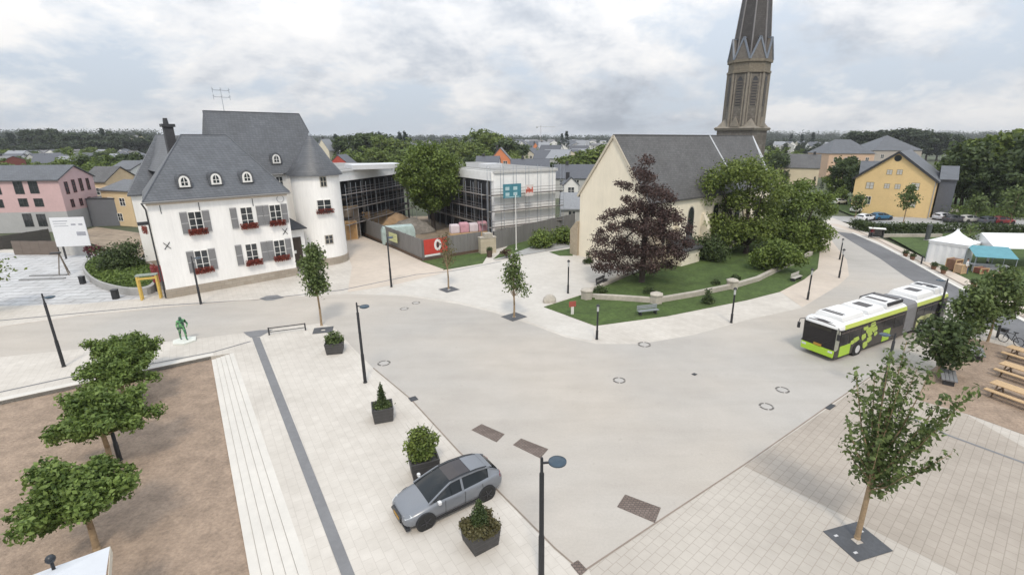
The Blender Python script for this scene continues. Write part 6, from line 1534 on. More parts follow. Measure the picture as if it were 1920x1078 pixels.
# tents
M_tent=mat('white tent cloth',(0.78,0.79,0.80),0.7,0.03,2)
def pagoda(label,u,v,s,h,hp,rz,walls=True):
    t=thing('pagoda_tent',label,'tent',G(u,v),rz); n=9; R=[]
    for k in range(n):
        f=k/(n-1); q=s*(1-f)**1.6+.08; z=h+(hp-h)*(f**1.25); R.append([(q,q,z),(-q,q,z),(-q,-q,z),(q,-q,z)])
    g=MB(); g.loft(R,cap=False); o=g.build('canopy',M_tent,t,fix=False); o.modifiers.new('thick','SOLIDIFY').thickness=.02
    g=MB()
    for a,b in (((s,s),(-s,s)),((-s,s),(-s,-s)),((-s,-s),(s,-s)),((s,-s),(s,s))): g.add([(a[0],a[1],h),(b[0],b[1],h),(b[0],b[1],h-.3),(a[0],a[1],h-.3)],[(0,1,2,3)])
    v_=g.build('valance',M_tent,o,fix=False); v_.modifiers.new('thick','SOLIDIFY').thickness=.015
    for x,y in ((s-.05,s-.05),(-s+.05,s-.05),(-s+.05,-s+.05),(s-.05,-s+.05)):
        g=MB(); g.cyl((x,y,0),(x,y,h),.04,.04,8); g.build('leg',M_lead,t)
    if walls:
        g=MB()
        for (a,b) in (((-s+.1,-s+.1),(-s+.1,s-.1)),((-s+.1,s-.1),(s-.1,s-.1)),((-s+.1,-s+.1),(s*.2,-s+.1))):
            m=10
            for k in range(m):
                f0,f1=k/m,(k+1)/m; o0=.05*(k%2); o1=.05*((k+1)%2); d=Vector((b[0]-a[0],b[1]-a[1])); nn=Vector((-d.y,d.x)).normalized()
                p=Vector(a)+d*f0+nn*o0; q=Vector(a)+d*f1+nn*o1; g.add([(p.x,p.y,0),(q.x,q.y,0),(q.x,q.y,h),(p.x,p.y,h)],[(0,1,2,3)])
        w_=g.build('side_cloth',M_tent,t,fix=False); w_.modifiers.new('thick','SOLIDIFY').thickness=.015
    return t
pagoda('tall white pagoda tent with draped sides at the market',1781,493,2.0,2.8,4.3,.55)
mt=thing('marquee','long low white marquee roof at the right edge','tent',G(1905,496),-.08)
g=MB(); R=[]
for x in (-5,9): R.append([(x,-2.6,2.5),(x,0,3.9),(x,2.6,2.5)])
g.loft(R,close=False,cap=False); o=g.build('canopy',M_tent,mt,fix=False); o.modifiers.new('thick','SOLIDIFY').thickness=.03
g=MB(); 
for x in (-5,9): g=MB(); g.add([(x,-2.6,2.5),(x,2.6,2.5),(x,0,3.9)],[(0,1,2)]); o=g.build('gable_cloth',M_tent,mt,fix=False); o.modifiers.new('thick','SOLIDIFY').thickness=.02
for x in (-4.9,-.5,4,8.9):
    for y in (-2.5,2.5):
        g=MB(); g.cyl((x,y,0),(x,y,2.5),.05,.05,8); g.build('leg',M_lead,mt)
tq=thing('canopy_stall','market stall under a sloping turquoise canopy','market stall',G(1850,508),-.35)
g=MB(); g.add([(-2.0,-1.5,1.9),(2.0,-1.5,1.9),(2.0,1.3,2.75),(-2.0,1.3,2.75)],[(0,1,2,3)]); o=g.build('canopy',mat('turquoise cloth',(0.10,0.27,0.32),0.7,0.12,1.5),tq,fix=False); o.modifiers.new('thick','SOLIDIFY').thickness=.03
for x,y,z in ((-1.9,-1.4,1.9),(1.9,-1.4,1.9),(-1.9,1.2,2.7),(1.9,1.2,2.7)):
    g=MB(); g.cyl((x,y,0),(x,y,z),.035,.035,8); g.build('leg',M_lead,tq)
g=MB(); g.box(-1.8,-.6,.75,1.8,.3,.80); g.build('counter',mat('pale counter',(0.5,0.5,0.52),0.6,0.2,3),tq); g=MB(); g.box(-1.7,-.55,0,1.7,-.5,.745); g.build('counter_front',mat('grey counter cloth',(0.3,0.3,0.33),0.7,0.3,2),tq)
Mbc=mat('brown crate board',(0.17,0.09,0.055),0.8,0.3,4); Mtc=mat('tan crate board',(0.42,0.29,0.18),0.8,0.2,4)
gcr='crates at the market'
crate('dark brown crate stack beside the pagoda tent',1786,506,1.4,1.0,1.4,.4,Mbc,'market_crate',0,'crate',gcr); crate('tan timber crate behind the standing person',1799,512,.9,.8,1.1,.3,Mtc,'market_crate',0,'crate',gcr); crate('dark red brown crate under the turquoise canopy front',1838,512,1.2,.8,.7,.2,mat('red brown board',(0.20,0.07,0.05),0.8,0.3,4),'market_crate',0,'crate',gcr); crate('tan crate with plants at the right end of the stalls',1880,520,1.4,.9,.6,.1,Mtc,'market_crate',0,'crate',gcr)
for i,(u,v,lab) in enumerate(((1697,481,'small pot plant on the park lawn edge, farthest left of the row'),(1710,487,'small pot plant on the park lawn edge, second of the row'),(1750,505,'small pot plant at the foot of the pagoda tent'),(1768,513,'small pot plant right of the pagoda tent foot'),(1825,538,'large pot plant at the lane corner, nearest the trees'))):
    t=thing('pot_plant',lab,'pot plant',G(u,v),0,'pot plants along the park lawn'); g=MB(); g.lathe([(.22,0),(.3,.45),(.25,.45)],n=12); g.build('pot',Mbc,t,smooth=40); foliage(t,[((0,0,.6),.4,.4,.3)],240,.16,M_green_d,300+i)
cb_=thing('street_cabinet','dark tall information stele at the left end of the tents','cabinet',G(1738,450),.5)
g=MB(); g.cbox((0,0,1.25),1.0,.35,2.3,0,.04); g.build('panel',mat('dark grey cabinet',(0.07,0.075,0.08),0.5,0.2),cb_); g=MB(); g.cbox((0,0,.05),1.1,.5,.1); g.build('base',M_conc,cb_)
# parked bicycle on the far paving
bk=thing('bicycle','dark bicycle standing on the far paving at the right edge','bicycle',G(1893,645),1.9)
for x in (-.5,.5):
    g=MB(); n=20
    for i in range(n): a0,a1=2*PI*i/n,2*PI*(i+1)/n; g.bar((x+.33*math.cos(a0),0,.34+.33*math.sin(a0)),(x+.33*math.cos(a1),0,.34+.33*math.sin(a1)),.04)
    wh=g.build('wheel',Mtyre,bk); g=MB()
    for i in range(8): a0=2*PI*i/8; g.bar((x,0,.34),(x+.32*math.cos(a0),0,.34+.32*math.sin(a0)),.008)
    g.build('spokes',M_lead,wh)
g=MB()
for a,b in (((-.5,0,.34),(-.15,0,.85)),((-.15,0,.85),(.38,0,.82)),((.38,0,.82),(.5,0,.34)),((-.05,0,.32),(-.15,0,.85)),((-.05,0,.32),(.38,0,.75)),((-.5,0,.34),(-.05,0,.32)),((.38,0,.82),(.34,0,1.02)),((-.15,0,.85),(-.18,0,.98))): g.cyl(a,b,.022,.022,6)
g.build('frame',M_black,bk); g=MB(); g.bar((.34,-.3,1.03),(.34,.3,1.03),.035); g.build('handlebar',M_black,bk); g=MB(); g.cbox((-.19,0,1.0),.28,.16,.07,0,.03); g.build('saddle',M_black,bk); g=MB(); g.cbox((.52,0,.95),.34,.40,.28,0,.03); g.build('basket',M_dark,bk)
# hedge and light wall behind the park lawn
def hedge(label,pxs,h,w,n,seed,lm=M_green_d):
    P=pts(*pxs); t=thing('hedge',label,'hedge',P[0]); r=np.random.default_rng(seed); C=[]
    for a,b in zip(P[:-1],P[1:]):
        k=int(n*(b-a).length/sum((q-p).length for p,q in zip(P[:-1],P[1:]))); f=r.random(k)[:,None]; C.append(np.array(a-P[0])*(1-f)+np.array(b-P[0])*f)
    c=np.concatenate(C); c[:,:2]+=r.normal(size=(len(c),2))*w*.38; c[:,2]=h*r.random(len(c))**.75*(1+.12*r.normal(size=len(c))); leaf_obj('foliage',c,.30,lm,t,r,.3); return t
hedge('dark clipped hedge behind the park lawn',[(1598,428),(1640,437),(1765,437)],1.5,1.0,5200,401); hedge('dark hedge row behind the white marquee',[(1770,432),(1990,440)],1.3,1.0,3800,402)
hedge('mixed green shrubs at the foot of the yellow house right wing',[(1755,404),(1830,408),(1930,412)],2.2,2.2,3000,403,M_green)
g=MB(); P=pts((1655,444),(1765,444)); d=(P[1]-P[0]).normalized(); n_=Vector((-d.y,d.x,0))*.15; o=P[0]; g.prism([(q.x-o.x,q.y-o.y) for q in (P[0]+n_,P[0]-n_,P[1]-n_,P[1]+n_)],-.1,.45); w_=g.build('garden_wall',M_stone,None); w_.location=o; tag(w_,'low pale garden wall in front of the dark hedge','wall')

# ------------------------------------------------------------------ houses
def paint(n,c,var=.05): return mat(n,c,.88,var,2.5,dirt=.08)
def gable_house(label,o,ang,w,d,he,hr,wallm,roofm,name='house',along='x',wins=(),ov=.35,group=None,hip=0.0,chimney=None,z0=-.4,frame_w=True,glass=None):
    """ridge along local x or y; o is the front left corner"""
    t=thing(name,label,'house',o,ang,group); t.location.z=0
    g=MB(); 
    if along=='x':
        if hip: g.box(0,0,z0,w,d,he)
        else: g.add([(0,0,z0),(w,0,z0),(w,d,z0),(0,d,z0),(0,0,he),(w,0,he),(w,d,he),(0,d,he),(0,d/2,hr-.1),(w,d/2,hr-.1)],[(0,1,5,4),(2,3,7,6),(1,2,6,9,5),(3,0,4,8,7),(0,3,2,1),(4,5,9,8),(6,7,8,9)])
    else:
        if hip: g.box(0,0,z0,w,d,he)
        else: g.add([(0,0,z0),(w,0,z0),(w,d,z0),(0,d,z0),(0,0,he),(w,0,he),(w,d,he),(0,d,he),(w/2,0,hr-.1),(w/2,d,hr-.1)],[(1,2,6,5),(3,0,4,7),(0,1,5,8,4),(2,3,7,9,6),(0,3,2,1),(4,8,9,7),(8,5,6,9)])
    g.build('wall',wallm,t)
    g=MB()
    if along=='x':
        sl=(hr-he)/(d/2); e=he-ov*sl; x0,x1=-ov*.5,w+ov*.5; hx=hip
        if hip: g.add([(x0-ov*.5,-ov,e),(x1+ov*.5,-ov,e),(x1+ov*.5,d+ov,e),(x0-ov*.5,d+ov,e),(x0+hx,d/2,hr),(x1-hx,d/2,hr)],[(0,1,5,4),(1,2,5),(2,3,4,5),(3,0,4),(3,2,1,0)])
        else: g.loft([[(x,-ov,e),(x,d/2,hr),(x,d+ov,e),(x,d+ov,e+.2),(x,d/2,hr+.22),(x,-ov,e+.2)] for x in (x0,x1)])
    else:
        sl=(hr-he)/(w/2); e=he-ov*sl; y0,y1=-ov*.5,d+ov*.5; hx=hip
        if hip: g.add([(-ov,y0-ov*.5,e),(w+ov,y0-ov*.5,e),(w+ov,y1+ov*.5,e),(-ov,y1+ov*.5,e),(w/2,y0+hx,hr),(w/2,y1-hx,hr)],[(0,1,4),(1,2,5,4),(2,3,5),(3,0,4,5),(3,2,1,0)])
        else: g.loft([[(-ov,y,e),(w/2,y,hr),(w+ov,y,e),(w+ov,y,e+.2),(w/2,y,hr+.22),(-ov,y,e+.2)] for y in (y0,y1)])
    rf=g.build('roof',roofm,t)
    if chimney:
        g=MB(); g.box(chimney[0]-.4,chimney[1]-.35,he,chimney[0]+.4,chimney[1]+.35,hr+1.0); g.build('chimney',M_dark,rf)
    for wn in wins:
        face,x,z,ww,wh=wn[:5]; fr=wn[5] if len(wn)>5 else M_frame; gl=wn[6] if len(wn)>6 else None
        if face=='front': wall_window(t,x,0,z,ww,wh,'front',fr,gl)
        elif face=='right': wall_window(t,w,x,z,ww,wh,'right',fr,gl)
        else: wall_window(t,0,x,z,ww,wh,'left',fr,gl)
    return t
def px_house(pl,pr,*a,**k):
    A,B=G(*pl),G(*pr); return A,math.atan2(B.y-A.y,B.x-A.x),(B-A).length
# yellow gabled house
ang=math.radians(-43); w=13.3; A=G(1593,397); YF=Frame(A,ang)
def yw(u,v): p=YF.on(u,v,(0,0,0),(0,1,0)); return p.x,p.z
wn=[]
for (u,v,ww,wh) in ((1631,348,1.25,1.25),(1716,350,1.25,1.3),(1663,349,.85,.9),(1683,350,.85,.9),(1668,323,.85,.9),(1687,323,.85,.9),(1711,384,.9,1.1)):
    x,z=yw(u,v); wn.append(('front',x,z-wh/2,ww,wh,mat('tan window frame',(0.30,0.22,0.12),0.6,0.1),mat('pale blind',(0.55,0.54,0.50),0.5,0.08)))
x,z=yw(1627,376); wn.append(('front',x,z-.7,.95,1.5))
ah=12.4; eh=7.15
yh=gable_house('ochre yellow gabled house with a round attic window','' and None or A,ang,w,16,eh,ah,paint('ochre render',(0.75,0.545,0.27)),M_slate,'yellow_house','y',wn,.5)
x,z=yw(1684,297); g=MB(); n=16; g.cyl((x,-.04,z),(x,.05,z),.62,.62,20); g.build('round_window',M_glass,yh)
g=MB(); g.bar((-.5,-.30,eh-.25),(w/2,-.30,ah+.02),.12,.42); g.bar((w+.5,-.30,eh-.25),(w/2,-.30,ah+.02),.12,.42); g.build('verge_board',M_dark,yh)
g=MB(); g.cyl((w+.08,-.08,0),(w+.08,-.08,eh-.2),.06,.06,8); g.build('downpipe',M_lead,yh)
# slate hung wing right of the yellow house
B=YF.o+YF.ex*(w+.3)+YF.ey*5.0
gable_house('dark slate hung wing behind the right corner of the yellow house',B,ang+.10,2.6,12,7.2,9.4,mat('blue grey slate hanging',(0.105,0.115,0.14),0.6,0.15,3),M_slate,'slate_house','x',(),.35)
gable_house('dark roofed house behind the left slope of the yellow house',YF.o+YF.ex*-2.5+YF.ey*17,ang+.2,8,9,6.6,9.6,paint('pale grey render',(0.55,0.54,0.52)),M_slate,'house','x',[('front',2.5,5.2,1.1,1.2)],.3)
# cream long house and peach block
A,ang,w=px_house((1448,343),(1532,346)); D0=A.length
gable_house('long cream house with plain slate roof right of the church tower',A,ang,w,12,5.4,9.6,paint('cream render',(0.62,0.53,0.38)),M_slate_b,'long_house','x',[('right',3,1.4,1.2,1.4),('right',8,1.4,1.2,1.4),('right',5.5,4.2,1.2,1.5)],.3,chimney=(w-2,6))
A,ang,w=px_house((1548,333),(1632,333))
gable_house('large peach block with hipped grey roof beyond the cream house',A,ang,w,16,9.5,14.6,paint('peach render',(0.60,0.42,0.30)),M_slate,'apartment_house','x',[('front',w*f,z,1.3,1.5) for f in (.15,.38,.62,.85) for z in (2.6,6.2)],.4,hip=6)
A,ang,w=px_house((1630,325),(1720,325))
gable_house('big grey roofed block with a rounded hip behind the yellow house ridge',A,ang,w,18,10.2,16.4,paint('grey beige render',(0.42,0.38,0.34)),M_slate,'apartment_house','x',[('front',w*f,6.5,1.4,1.6) for f in (.2,.45,.7)],.4,hip=11)
# pink house, grey ground floor
ang=math.radians(10); w=17.0; A=G(134,430)-Vector((math.cos(ang),math.sin(ang),0))*w; PF=Frame(A,ang)
def pw_(u,v): p=PF.on(u,v,(0,0,0),(0,1,0)); return p.x,p.z
eh=8.4; wn=[]
Mdf=mat('dark frame',(0.05,0.05,0.055),0.5,0.1)
for (u,v,hh) in ((35,352,2.0),(63,351,2.0),(44,380,1.25),(73,380,1.25),(53,413,2.1),(79,413,2.0),(-8,353,2.0),(-2,382,1.25)):
    x,z=pw_(u,v); wn.append(('front',x,z-hh/2,1.2,hh,Mdf))
zz=pw_(60,398)[1]
for y,z,h_ in ((1.5,eh-2.5,2.0),(3.3,eh-2.4,2.1),(5.1,eh-2.3,2.1),(6.9,eh-2.3,2.0),(1.9,eh-4.8,1.3),(4.0,eh-4.8,1.2),(6.2,eh-4.8,1.2)): wn.append(('right',y,z,.75,h_,mat('dark red frame',(0.16,0.05,0.05),0.6,0.1)))
pk=gable_house('pink house with grey ground floor and dark slate roof on the far left',A,ang,w,8.6,eh,eh+2.0,paint('pink render',(0.60,0.42,0.42)),M_slate,'pink_house','x',wn,.4)
g=MB(); g.box(-.006,-.006,-.4,w+.006,8.606,zz); g.build('ground_floor',paint('grey render',(0.42,0.42,0.42)),pk)
p=PF.on(145,400,(w,4,0),(0,1,0))
gb=thing('grey_annexe','plain dark grey flat annexe beside the pink house','building',PF.o+PF.ex*(w+.2)+PF.ey*5,ang); g=MB(); g.box(0,0,-.4,4.6,7,PF.on(150,374,(w,5,0),(0,1,0)).z); g.build('wall',paint('dark grey render',(0.15,0.155,0.17)),gb); g=MB(); zt_=PF.on(150,374,(w,5,0),(0,1,0)).z; g.box(-.1,-.1,zt_,4.7,7.1,zt_+.15); g.build('roof',M_dark,gb)
for (pl,pr,he_,hr_,col,rm,lab,al_) in (((166,402),(212,402),6.6,9.2,(0.66,0.50,0.32),M_slate_b,'ochre house with a brown grey roof behind the pink gable','x'),((203,418),(256,422),6.0,7.4,(0.68,0.52,0.32),M_slate,'deep yellow house close to the left end of the town house','x'),
        ((222,390),(262,390),8.4,10,(0.7,0.69,0.67),M_slate,'small white house peeping out left of the town house roof','x')):
    A,ang,w=px_house(pl,pr); gable_house(lab,A,ang,w,9,he_,hr_,paint('render %d%d'%(int(col[0]*99),int(col[2]*99)),col),rm,'house',al_,[('front',w*.3,he_-2.6,1.3,1.3),('front',w*.7,he_-2.6,1.3,1.3),('front',w*.5,he_-5.4,1.2,1.3)],.35)
# houses right behind the school and church
def hs(lab,u0,u1,v,he,hr,wc,rm,dep=9,al='x',n=2,name='house',group=None,hip=0,tilt=0.0,ch=True,floors=2):
    A=G(u0,v,-.3); B=G(u1,v,-.3); ang=math.atan2(B.y-A.y,B.x-A.x)+tilt; w=(B-A).length
    wins=[('front',w*(k+.5)/n,z,min(1.3,w/n*.5),1.35) for k in range(n) for z in ([he-1.9] if floors==1 else [he-1.9,he-4.7])]
    return gable_house(lab,A,ang,w,dep,he,hr,wc,rm,name,al,wins,.35,group,hip,(w*.3,dep*.5) if ch else None)
Mw_=paint('white house render',(0.74,0.73,0.71)); Mc_=paint('cream house render',(0.66,0.60,0.49)); Mg_=paint('grey house render',(0.45,0.45,0.44)); Mo_=paint('orange house render',(0.66,0.24,0.11)); Mr_=mat('red roof tile',(0.34,0.05,0.03),.8,.2,4); Mrs=mat('warm grey roof',(0.17,0.165,0.17),.7,.2,3); Mbl=paint('pale blue render',(0.40,0.50,0.56)); Mdk=mat('dark slate roof',(0.085,0.09,0.105),.6,.2,3); Mlt=mat('pale grey roof',(0.24,0.25,0.27),.6,.15,3); Mrd=mat('red gable cladding',(0.42,0.07,0.05),.8,.1,3)
hs('bright orange gabled house behind the school roof',921,957,345,8,11.8,Mo_,Mrs,8,'y',2)
hs('dark roofed house with two white dormers behind the school roof',893,936,350,6.6,9.2,Mw_,Mdk,9,'x',3)
hs('long low dark roof right behind the white end wall of the school',958,1030,352,5.6,8.4,Mg_,Mdk,9,'x',3)
hs('house with a wide grey roof between the school and the church gable',1040,1120,372,5.0,8.1,Mg_,Mdk,9,'x',3)
hs('small white two windowed house left of the church gable',1057,1083,396,5.4,6.9,Mw_,Mdk,6,'y',1)
hs('low grey shed roof by the church buttress',1052,1092,420,2.6,5.0,Mg_,Mlt,6,'x',1,ch=False,floors=1)
hs('small red gabled house behind the left end of the school',620,658,345,6.4,9.4,Mrd,Mdk,8,'y',1)
hs('white fronted house above the red gable',627,655,310,7,10.5,Mw_,Mlt,9,'y',2)
hs('cream house at the edge of the town house tower roof',598,621,320,9.5,14.5,Mc_,Mlt,10,'y',1)
hs('pale yellow block among the trees left of the tall chimney',246,262,290,15,18,paint('pale yellow render',(0.62,0.53,0.30)),Mrs,12,'x',2)
hs('red brick house at the far left edge above the pink roof',-20,12,330,6,7.6,paint('brick red',(0.25,0.07,0.05)),Mrs,10,'x',2)
hs('white terrace at the far left edge above the pink roof',8,42,318,6,8.8,Mw_,Mlt,10,'x',3)
# the spread of far houses, each its own
rh=random.Random(21)
far_w=[Mw_,Mw_,Mc_,Mg_,Mw_]; far_r=[Mdk,Mdk,Mlt,Mrs,Mdk]
gfar='small slate roofed houses far off in the town'
def far_house(u,v,wpx,he,hr,lab=None,i=[0]):
    i[0]+=1
    return hs(lab or 'small far house with pale walls and a grey roof among trees in the distant town',u-wpx/2,u+wpx/2,v,he,hr,rh.choice(far_w),rh.choice(far_r),rh.uniform(8,11),rh.choice(['x','x','y']),2,'far_house',gfar,0,rh.uniform(-.5,.5),False,1)
for (u,v,w) in ((72,304,30),(96,303,22),(115,302,26),(140,300,22),(160,299,20),(180,300,22),(205,300,22),(228,300,20),(240,297,20),(52,305,24),(150,290,14),(175,288,14),(130,292,14),(196,292,12)): far_house(u,v,w,4.2,7.2)
for k in range(80):
    v=rh.choice([270,272,274,277,280,284,288,292,296]); u=rh.uniform(585,1140) if k%3 else rh.uniform(930,1140); far_house(u,v,rh.uniform(8,12)*921/(13800/(v-259))*1.0,rh.uniform(7,10),rh.uniform(10.5,13.5))
for k in range(16):
    v=rh.choice([278,282,286,291]); u=rh.uniform(1445,1610); far_house(u,v,rh.uniform(8,12)*921/(13800/(v-259)),8,11.5)
far_house(1905,330,40,9,13); far_house(1885,318,26,9,13)
hs('orange fronted far house left of the pale blue one',998,1010,300,8,12,Mo_,Mdk,9,'y',1,'far_house'); hs('pale blue fronted far house below the skyline conifers',1010,1030,303,8.5,12.5,Mbl,Mlt,10,'x',2,'far_house')
# a far crane
ck=thing('tower_crane','thin far tower crane on the skyline above the school','crane',G(1014,272),.4); g=MB(); g.bar((0,0,0),(0,0,46),.7); g.build('mast',mat('crane grey',(0.42,0.36,0.35),.6,.1),ck); g=MB(); g.bar((-12,0,42),(38,0,42),.6); g.build('jib',mat('crane grey',(0.42,0.36,0.35),.6,.1),ck); g=MB(); g.cbox((-10,0,40.5),4,2,2.4); g.build('counterweight',M_conc,ck)

# ------------------------------------------------------------------ far trees
def proto(name,cl,n,leaf,lm,th,tr,seed): return tree(name,'',(0,0,-200),th,tr,cl,n,leaf,lm,M_bark_d,None,seed=seed,limbs=8)
PR={'round':[proto('far_tree',crown(s,4.0,2.5,9.5,30,1.35,.85,'round',.9),1900,.78,m,3,.25,s) for s,m in ((201,M_green_d),(202,M_green_c),(203,M_green_e))],
    'tall':[proto('far_tree',crown(s,3.4,2.0,13.5,34,1.25,.9,'oval',.8),2000,.78,m,3,.25,s) for s,m in ((211,M_green_d),(212,M_green_d))],
    'poplar':[proto('poplar',crown(221,1.3,1.5,14,30,.8,1.5,'oval',.3),1300,.65,M_green_f,3,.2,221)],
    'conifer':[proto('conifer',crown(231,2.8,1.2,13,46,.75,.55,'cone',.3),1700,.62,M_green_f,3,.2,231)]}
HT={'round':9.8,'tall':14,'poplar':15,'conifer':14}
used=set()
def ftree(kind,u,vb,vt,label,group,k=None,wide=1.0):
    b=G(u,vb,-.36); h=height_at(u,vt,b); p=(k if k is not None else rh.randrange(len(PR[kind]))); src=PR[kind][p]; s=h/HT[kind]
    key=(kind,p)
    if key not in used: used.add(key); o=src; o.location=b; o.rotation_euler=(0,0,rh.random()*6); o['label']=label; o['group']=group; o.scale=(s*wide,s*wide,s)
    else: o=dup(src,b,rh.random()*6,label,group,(s*wide,s*wide,s))
    return o
gl='trees of the far left wood'; gc='trees across the middle distance'; gr='trees at the right edge of town'
LL='dark rounded tree in the wood on the left skyline'; LC='rounded green tree between the far houses of the middle distance'; LR='dark tree on the right skyline beyond the yellow house'
for (u,vt) in ((28,246),(36,247),(50,247)): ftree('poplar',u,296,vt,'slim dark poplar on the left skyline',gl)
for (u,vb,vt,w) in ((8,298,262,1.3),(-10,298,255,1.3),(22,300,266,1.2),(68,296,243,1.1),(85,298,255,1.1),(102,296,242,1.1),(118,297,252,1.2),(135,298,250,1.2),(152,297,249,1.1),(170,296,246,1.1),(185,297,252,1.2),(222,297,248,1.1),(236,297,252,1.0),(58,300,264,1.3),(80,300,268,1.3),(110,300,266,1.3),(140,300,264,1.3),(165,300,264,1.3),(190,300,262,1.2),(210,300,264,1.2),(45,302,272,1.2),(262,296,255,1.1),(275,296,250,1.1)): ftree(rh.choice(['round','tall']),u,vb,vt,LL,gl,0 if rh.random()<.7 else None,w*1.15)
for (u,vt) in ((203,237),(213,242),(228,247)): ftree('conifer',u,296,vt,'tall dark conifer on the left skyline',gl)
for (u,vb,vt,w) in ((150,345,282,1.0),(172,345,290,1.0),(195,340,296,1.1),(215,345,292,1.1),(240,345,290,1.1),(130,335,300,1.0),(262,345,285,1.0),(186,352,305,1.0)): ftree('round',u,vb,vt,'dark green tree behind the pink house gable','trees behind the pink house',rh.randrange(2),w)
for (u,vb,vt,k,w) in ((672,318,252,0,1.2),(690,316,250,0,1.2),(708,317,249,0,1.2),(725,322,256,2,1.2),(745,322,262,2,1.2),(765,320,260,1,1.2),(690,332,275,1,1.3),(665,335,280,1,1.3),(715,335,278,2,1.3),(740,335,275,1,1.3),(650,330,285,2,1.2),(785,322,265,1,1.2),(850,318,262,2,1.2),(870,315,256,1,1.2),(895,318,250,1,1.2),(912,318,245,2,1.2),(930,320,252,2,1.2),(950,322,262,0,1.2),(965,322,268,0,1.2),(880,325,270,2,1.1),(905,325,272,1,1.2),(985,312,272,0,1),(622,305,262,0,1),(638,318,268,0,1)): ftree('round',u,vb,vt,'leafy green tree in the belt of trees behind the school','belt of trees behind the school',k,w)
for (u,vt) in ((716,244),(753,244),(763,243)): ftree('poplar',u,300,vt,'slim poplar rising from the tree belt behind the school',gc)
for (u,vb,vt) in ((634,300,248),(1062,290,243),(1053,288,248),(1520,286,246),(1480,284,249),(1500,285,250),(1640,300,240),(1655,300,246)): ftree('conifer',u,vb,vt,'dark pointed conifer standing alone on the skyline',gc)
for (u,vt,w) in ((1090,284,1.6),(1060,294,1.5),(1115,276,1.5),(1130,284,1.4),(1075,292,1.4),(1105,290,1.5),(1135,272,1.2)): ftree('round',u,338,vt,'big round olive green tree left of the church ridge','big trees left of the church ridge',rh.choice([1,2]),w)
for k in range(64):
    v=rh.choice([272,275,278,282,287,292,298]); u=rh.uniform(588,1145); v=min(v,285) if u>935 else v; D=13800/(v-259); ftree(rh.choice(['round','round','tall']),u,v,v-rh.uniform(7,12)*921/D,LC,gc,None,rh.uniform(.9,1.4))
for k in range(40):
    v=rh.choice([275,279,284,290,297]); u=rh.uniform(1440,1640); D=13800/(v-259); ftree(rh.choice(['round','round','tall']),u,v,v-rh.uniform(8,13)*921/D,LR,gr,None,rh.uniform(.9,1.4))
for (u,vb,vt,k,w) in ((1600,300,246,0,1.3),(1625,300,247,0,1.3),(1660,300,244,0,1.2),(1685,300,241,0,1.2),(1710,300,242,0,1.2),(1735,302,247,0,1.3),(1755,302,250,0,1.3),(1780,300,253,0,1.3)): ftree('round',u,vb,vt,LR,gr,k,w)
for (u,vb,vt,k,w) in ((1800,392,262,0,.95),(1835,392,250,2,1.0),(1860,394,252,1,1.0),(1885,394,262,2,.95),(1790,385,276,1,.9),(1820,388,280,0,.95),(1850,400,300,0,1.0),(1880,404,296,0,1.0),(1905,400,270,0,.9),(1930,404,245,0,1.0),(1950,400,260,0,1.0),(1815,396,310,0,.8),(1910,405,320,0,.9)): ftree('round',u,vb,vt,'tall leafy tree of the wood at the right edge','wood right of the yellow house',k,w)
for (u,vb,vt,k,w) in ((1578,372,292,0,.9),(1598,378,305,0,.9),(1560,372,318,1,.8),(1470,352,322,0,.8),(1455,345,285,0,.9),(1505,350,335,1,1.2),(1440,320,275,1,1.3),(1465,320,277,1,1.3),(1495,318,280,1,1.2),(1575,385,345,1,.8)): ftree('round',u,vb,vt,'bushy tree among the houses right of the church','trees right of the church',k,w)
for (u,vb,vt) in ((1525,352,328),(1540,355,332)): ftree('conifer',u,vb,vt,'small dark conifer before the cream house','conifers before the cream house')
def far_wood(label,u0,u1,vb,vt0,vt1,n,seed,lm=M_green_d,leaf=2.6):
    r=np.random.default_rng(seed); A=G(u0,vb,-.36); B=G(u1,vb,-.36); D=A.length
    t=thing('far_wood',label,'wood',A); k=int(n*.085); f=r.random(k); hh=np.array([height_at(u0+(u1-u0)*ff,vt0+(vt1-vt0)*r.random(),A.lerp(B,float(ff))) for ff in f])
    C=[]
    leaf*=1.55
    for ff,h in zip(f,hh):
        c=np.array(A.lerp(B,float(ff))-A); m=150; d=r.normal(size=(m,3)); d/=np.linalg.norm(d,axis=1)[:,None]; w_=abs(h)*.42
        C.append(c+np.array([0,0,h*.5])+d*np.array([w_,w_*2.0,h*.5])*(r.random((m,1))**.5))
    o=leaf_obj('foliage',np.concatenate(C),leaf,lm,t,r,.3); del t['label']; del t['category']; t['kind']='stuff'; return t
far_wood('',560,1160,271.5,251,260,7000,501,M_green_d,1.7); far_wood('',1430,1990,272,243,256,8000,502,M_green_d,1.7); far_wood('',-80,300,276,240,256,6000,503,M_green_d,1.7)
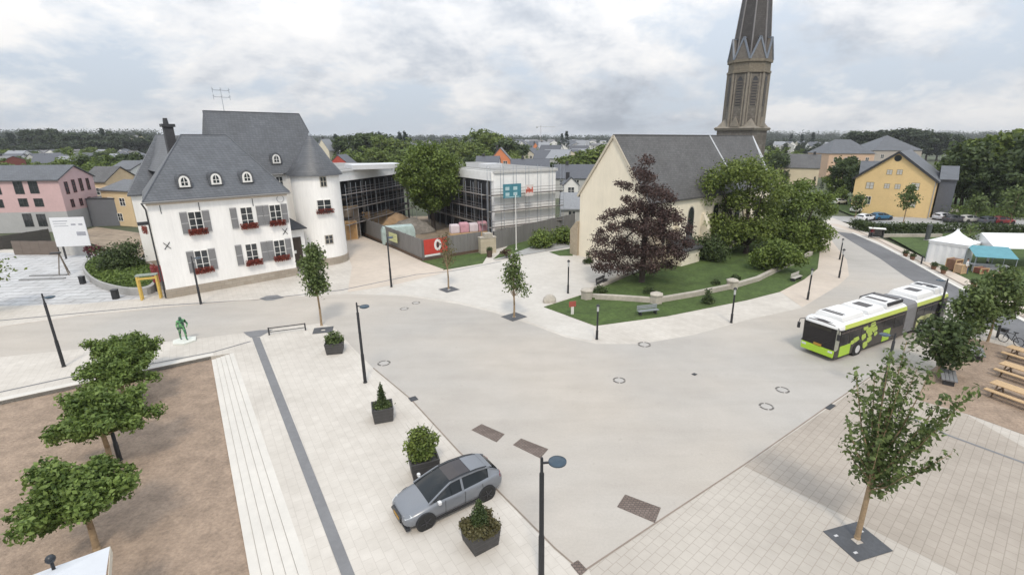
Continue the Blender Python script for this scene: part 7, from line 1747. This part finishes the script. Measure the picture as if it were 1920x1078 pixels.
far_wood('',590,950,278,259,268,4500,504,M_green_c,1.3); far_wood('',1430,1800,280,258,268,4500,505,M_green_c,1.4)
for k in range(26):
    v=rh.choice([305,312,320,330,340]); u=rh.uniform(-10,262); D=13800/(v-259); far_house(u,v,rh.uniform(8,12)*921/D,rh.uniform(3.5,5),rh.uniform(6.5,8))
for k in range(34):
    v=rh.choice([308,316,326,338,350]); u=rh.uniform(-10,265); D=13800/(v-259); ftree('round',u,v,v-rh.uniform(6,10)*921/D,'dark green garden tree among the far houses on the left','garden trees among the far left houses',None,rh.uniform(.9,1.3))
for k in range(26):
    v=rh.choice([305,315,325,338]); u=rh.uniform(600,1130); D=13800/(v-259); ftree('round',u,v,v-rh.uniform(6,9.5)*921/D,LC,gc,None,rh.uniform(.9,1.4))
for k in range(12):
    v=rh.choice([305,315,325]); u=rh.uniform(960,1130); D=13800/(v-259); far_house(u,v,rh.uniform(9,12)*921/D,rh.uniform(6,8),rh.uniform(9.5,12))
for k,v in PR.items():
    for i,o in enumerate(v):
        if (k,i) not in used:
            for c in list(o.children): bpy.data.objects.remove(c)
            bpy.data.objects.remove(o)

M_green_g = leaf_mat('blackish wood green', (0.018,0.030,0.018), (0.062,0.084,0.038), 0.2)
for o in list(COL.objects):
    if o.get('label') in (LL, LR) or o.name.startswith('far_wood'):
        for c in o.children:
            if c.name.startswith(('crown','foliage')):
                for sl in c.material_slots: sl.link = 'OBJECT'; sl.material = M_green_g
# ------------------------------------------------------------------ air
g=MB(); g.box(-4800,-50,-1.4,4800,8000,75); hz=g.build('haze',bpy.data.materials.new('pale air')); struct(hz,True)
m=hz.data.materials[0]; m.use_nodes=True; nt=m.node_tree; nt.nodes.remove(nt.nodes['Principled BSDF']); pv=nt.nodes.new('ShaderNodeVolumePrincipled'); pv.inputs['Color'].default_value=(0.92,0.95,1,1); pv.inputs['Density'].default_value=0.00015; pv.inputs['Anisotropy'].default_value=0.1
nt.links.new(pv.outputs[0],nt.nodes['Material Output'].inputs['Volume'])
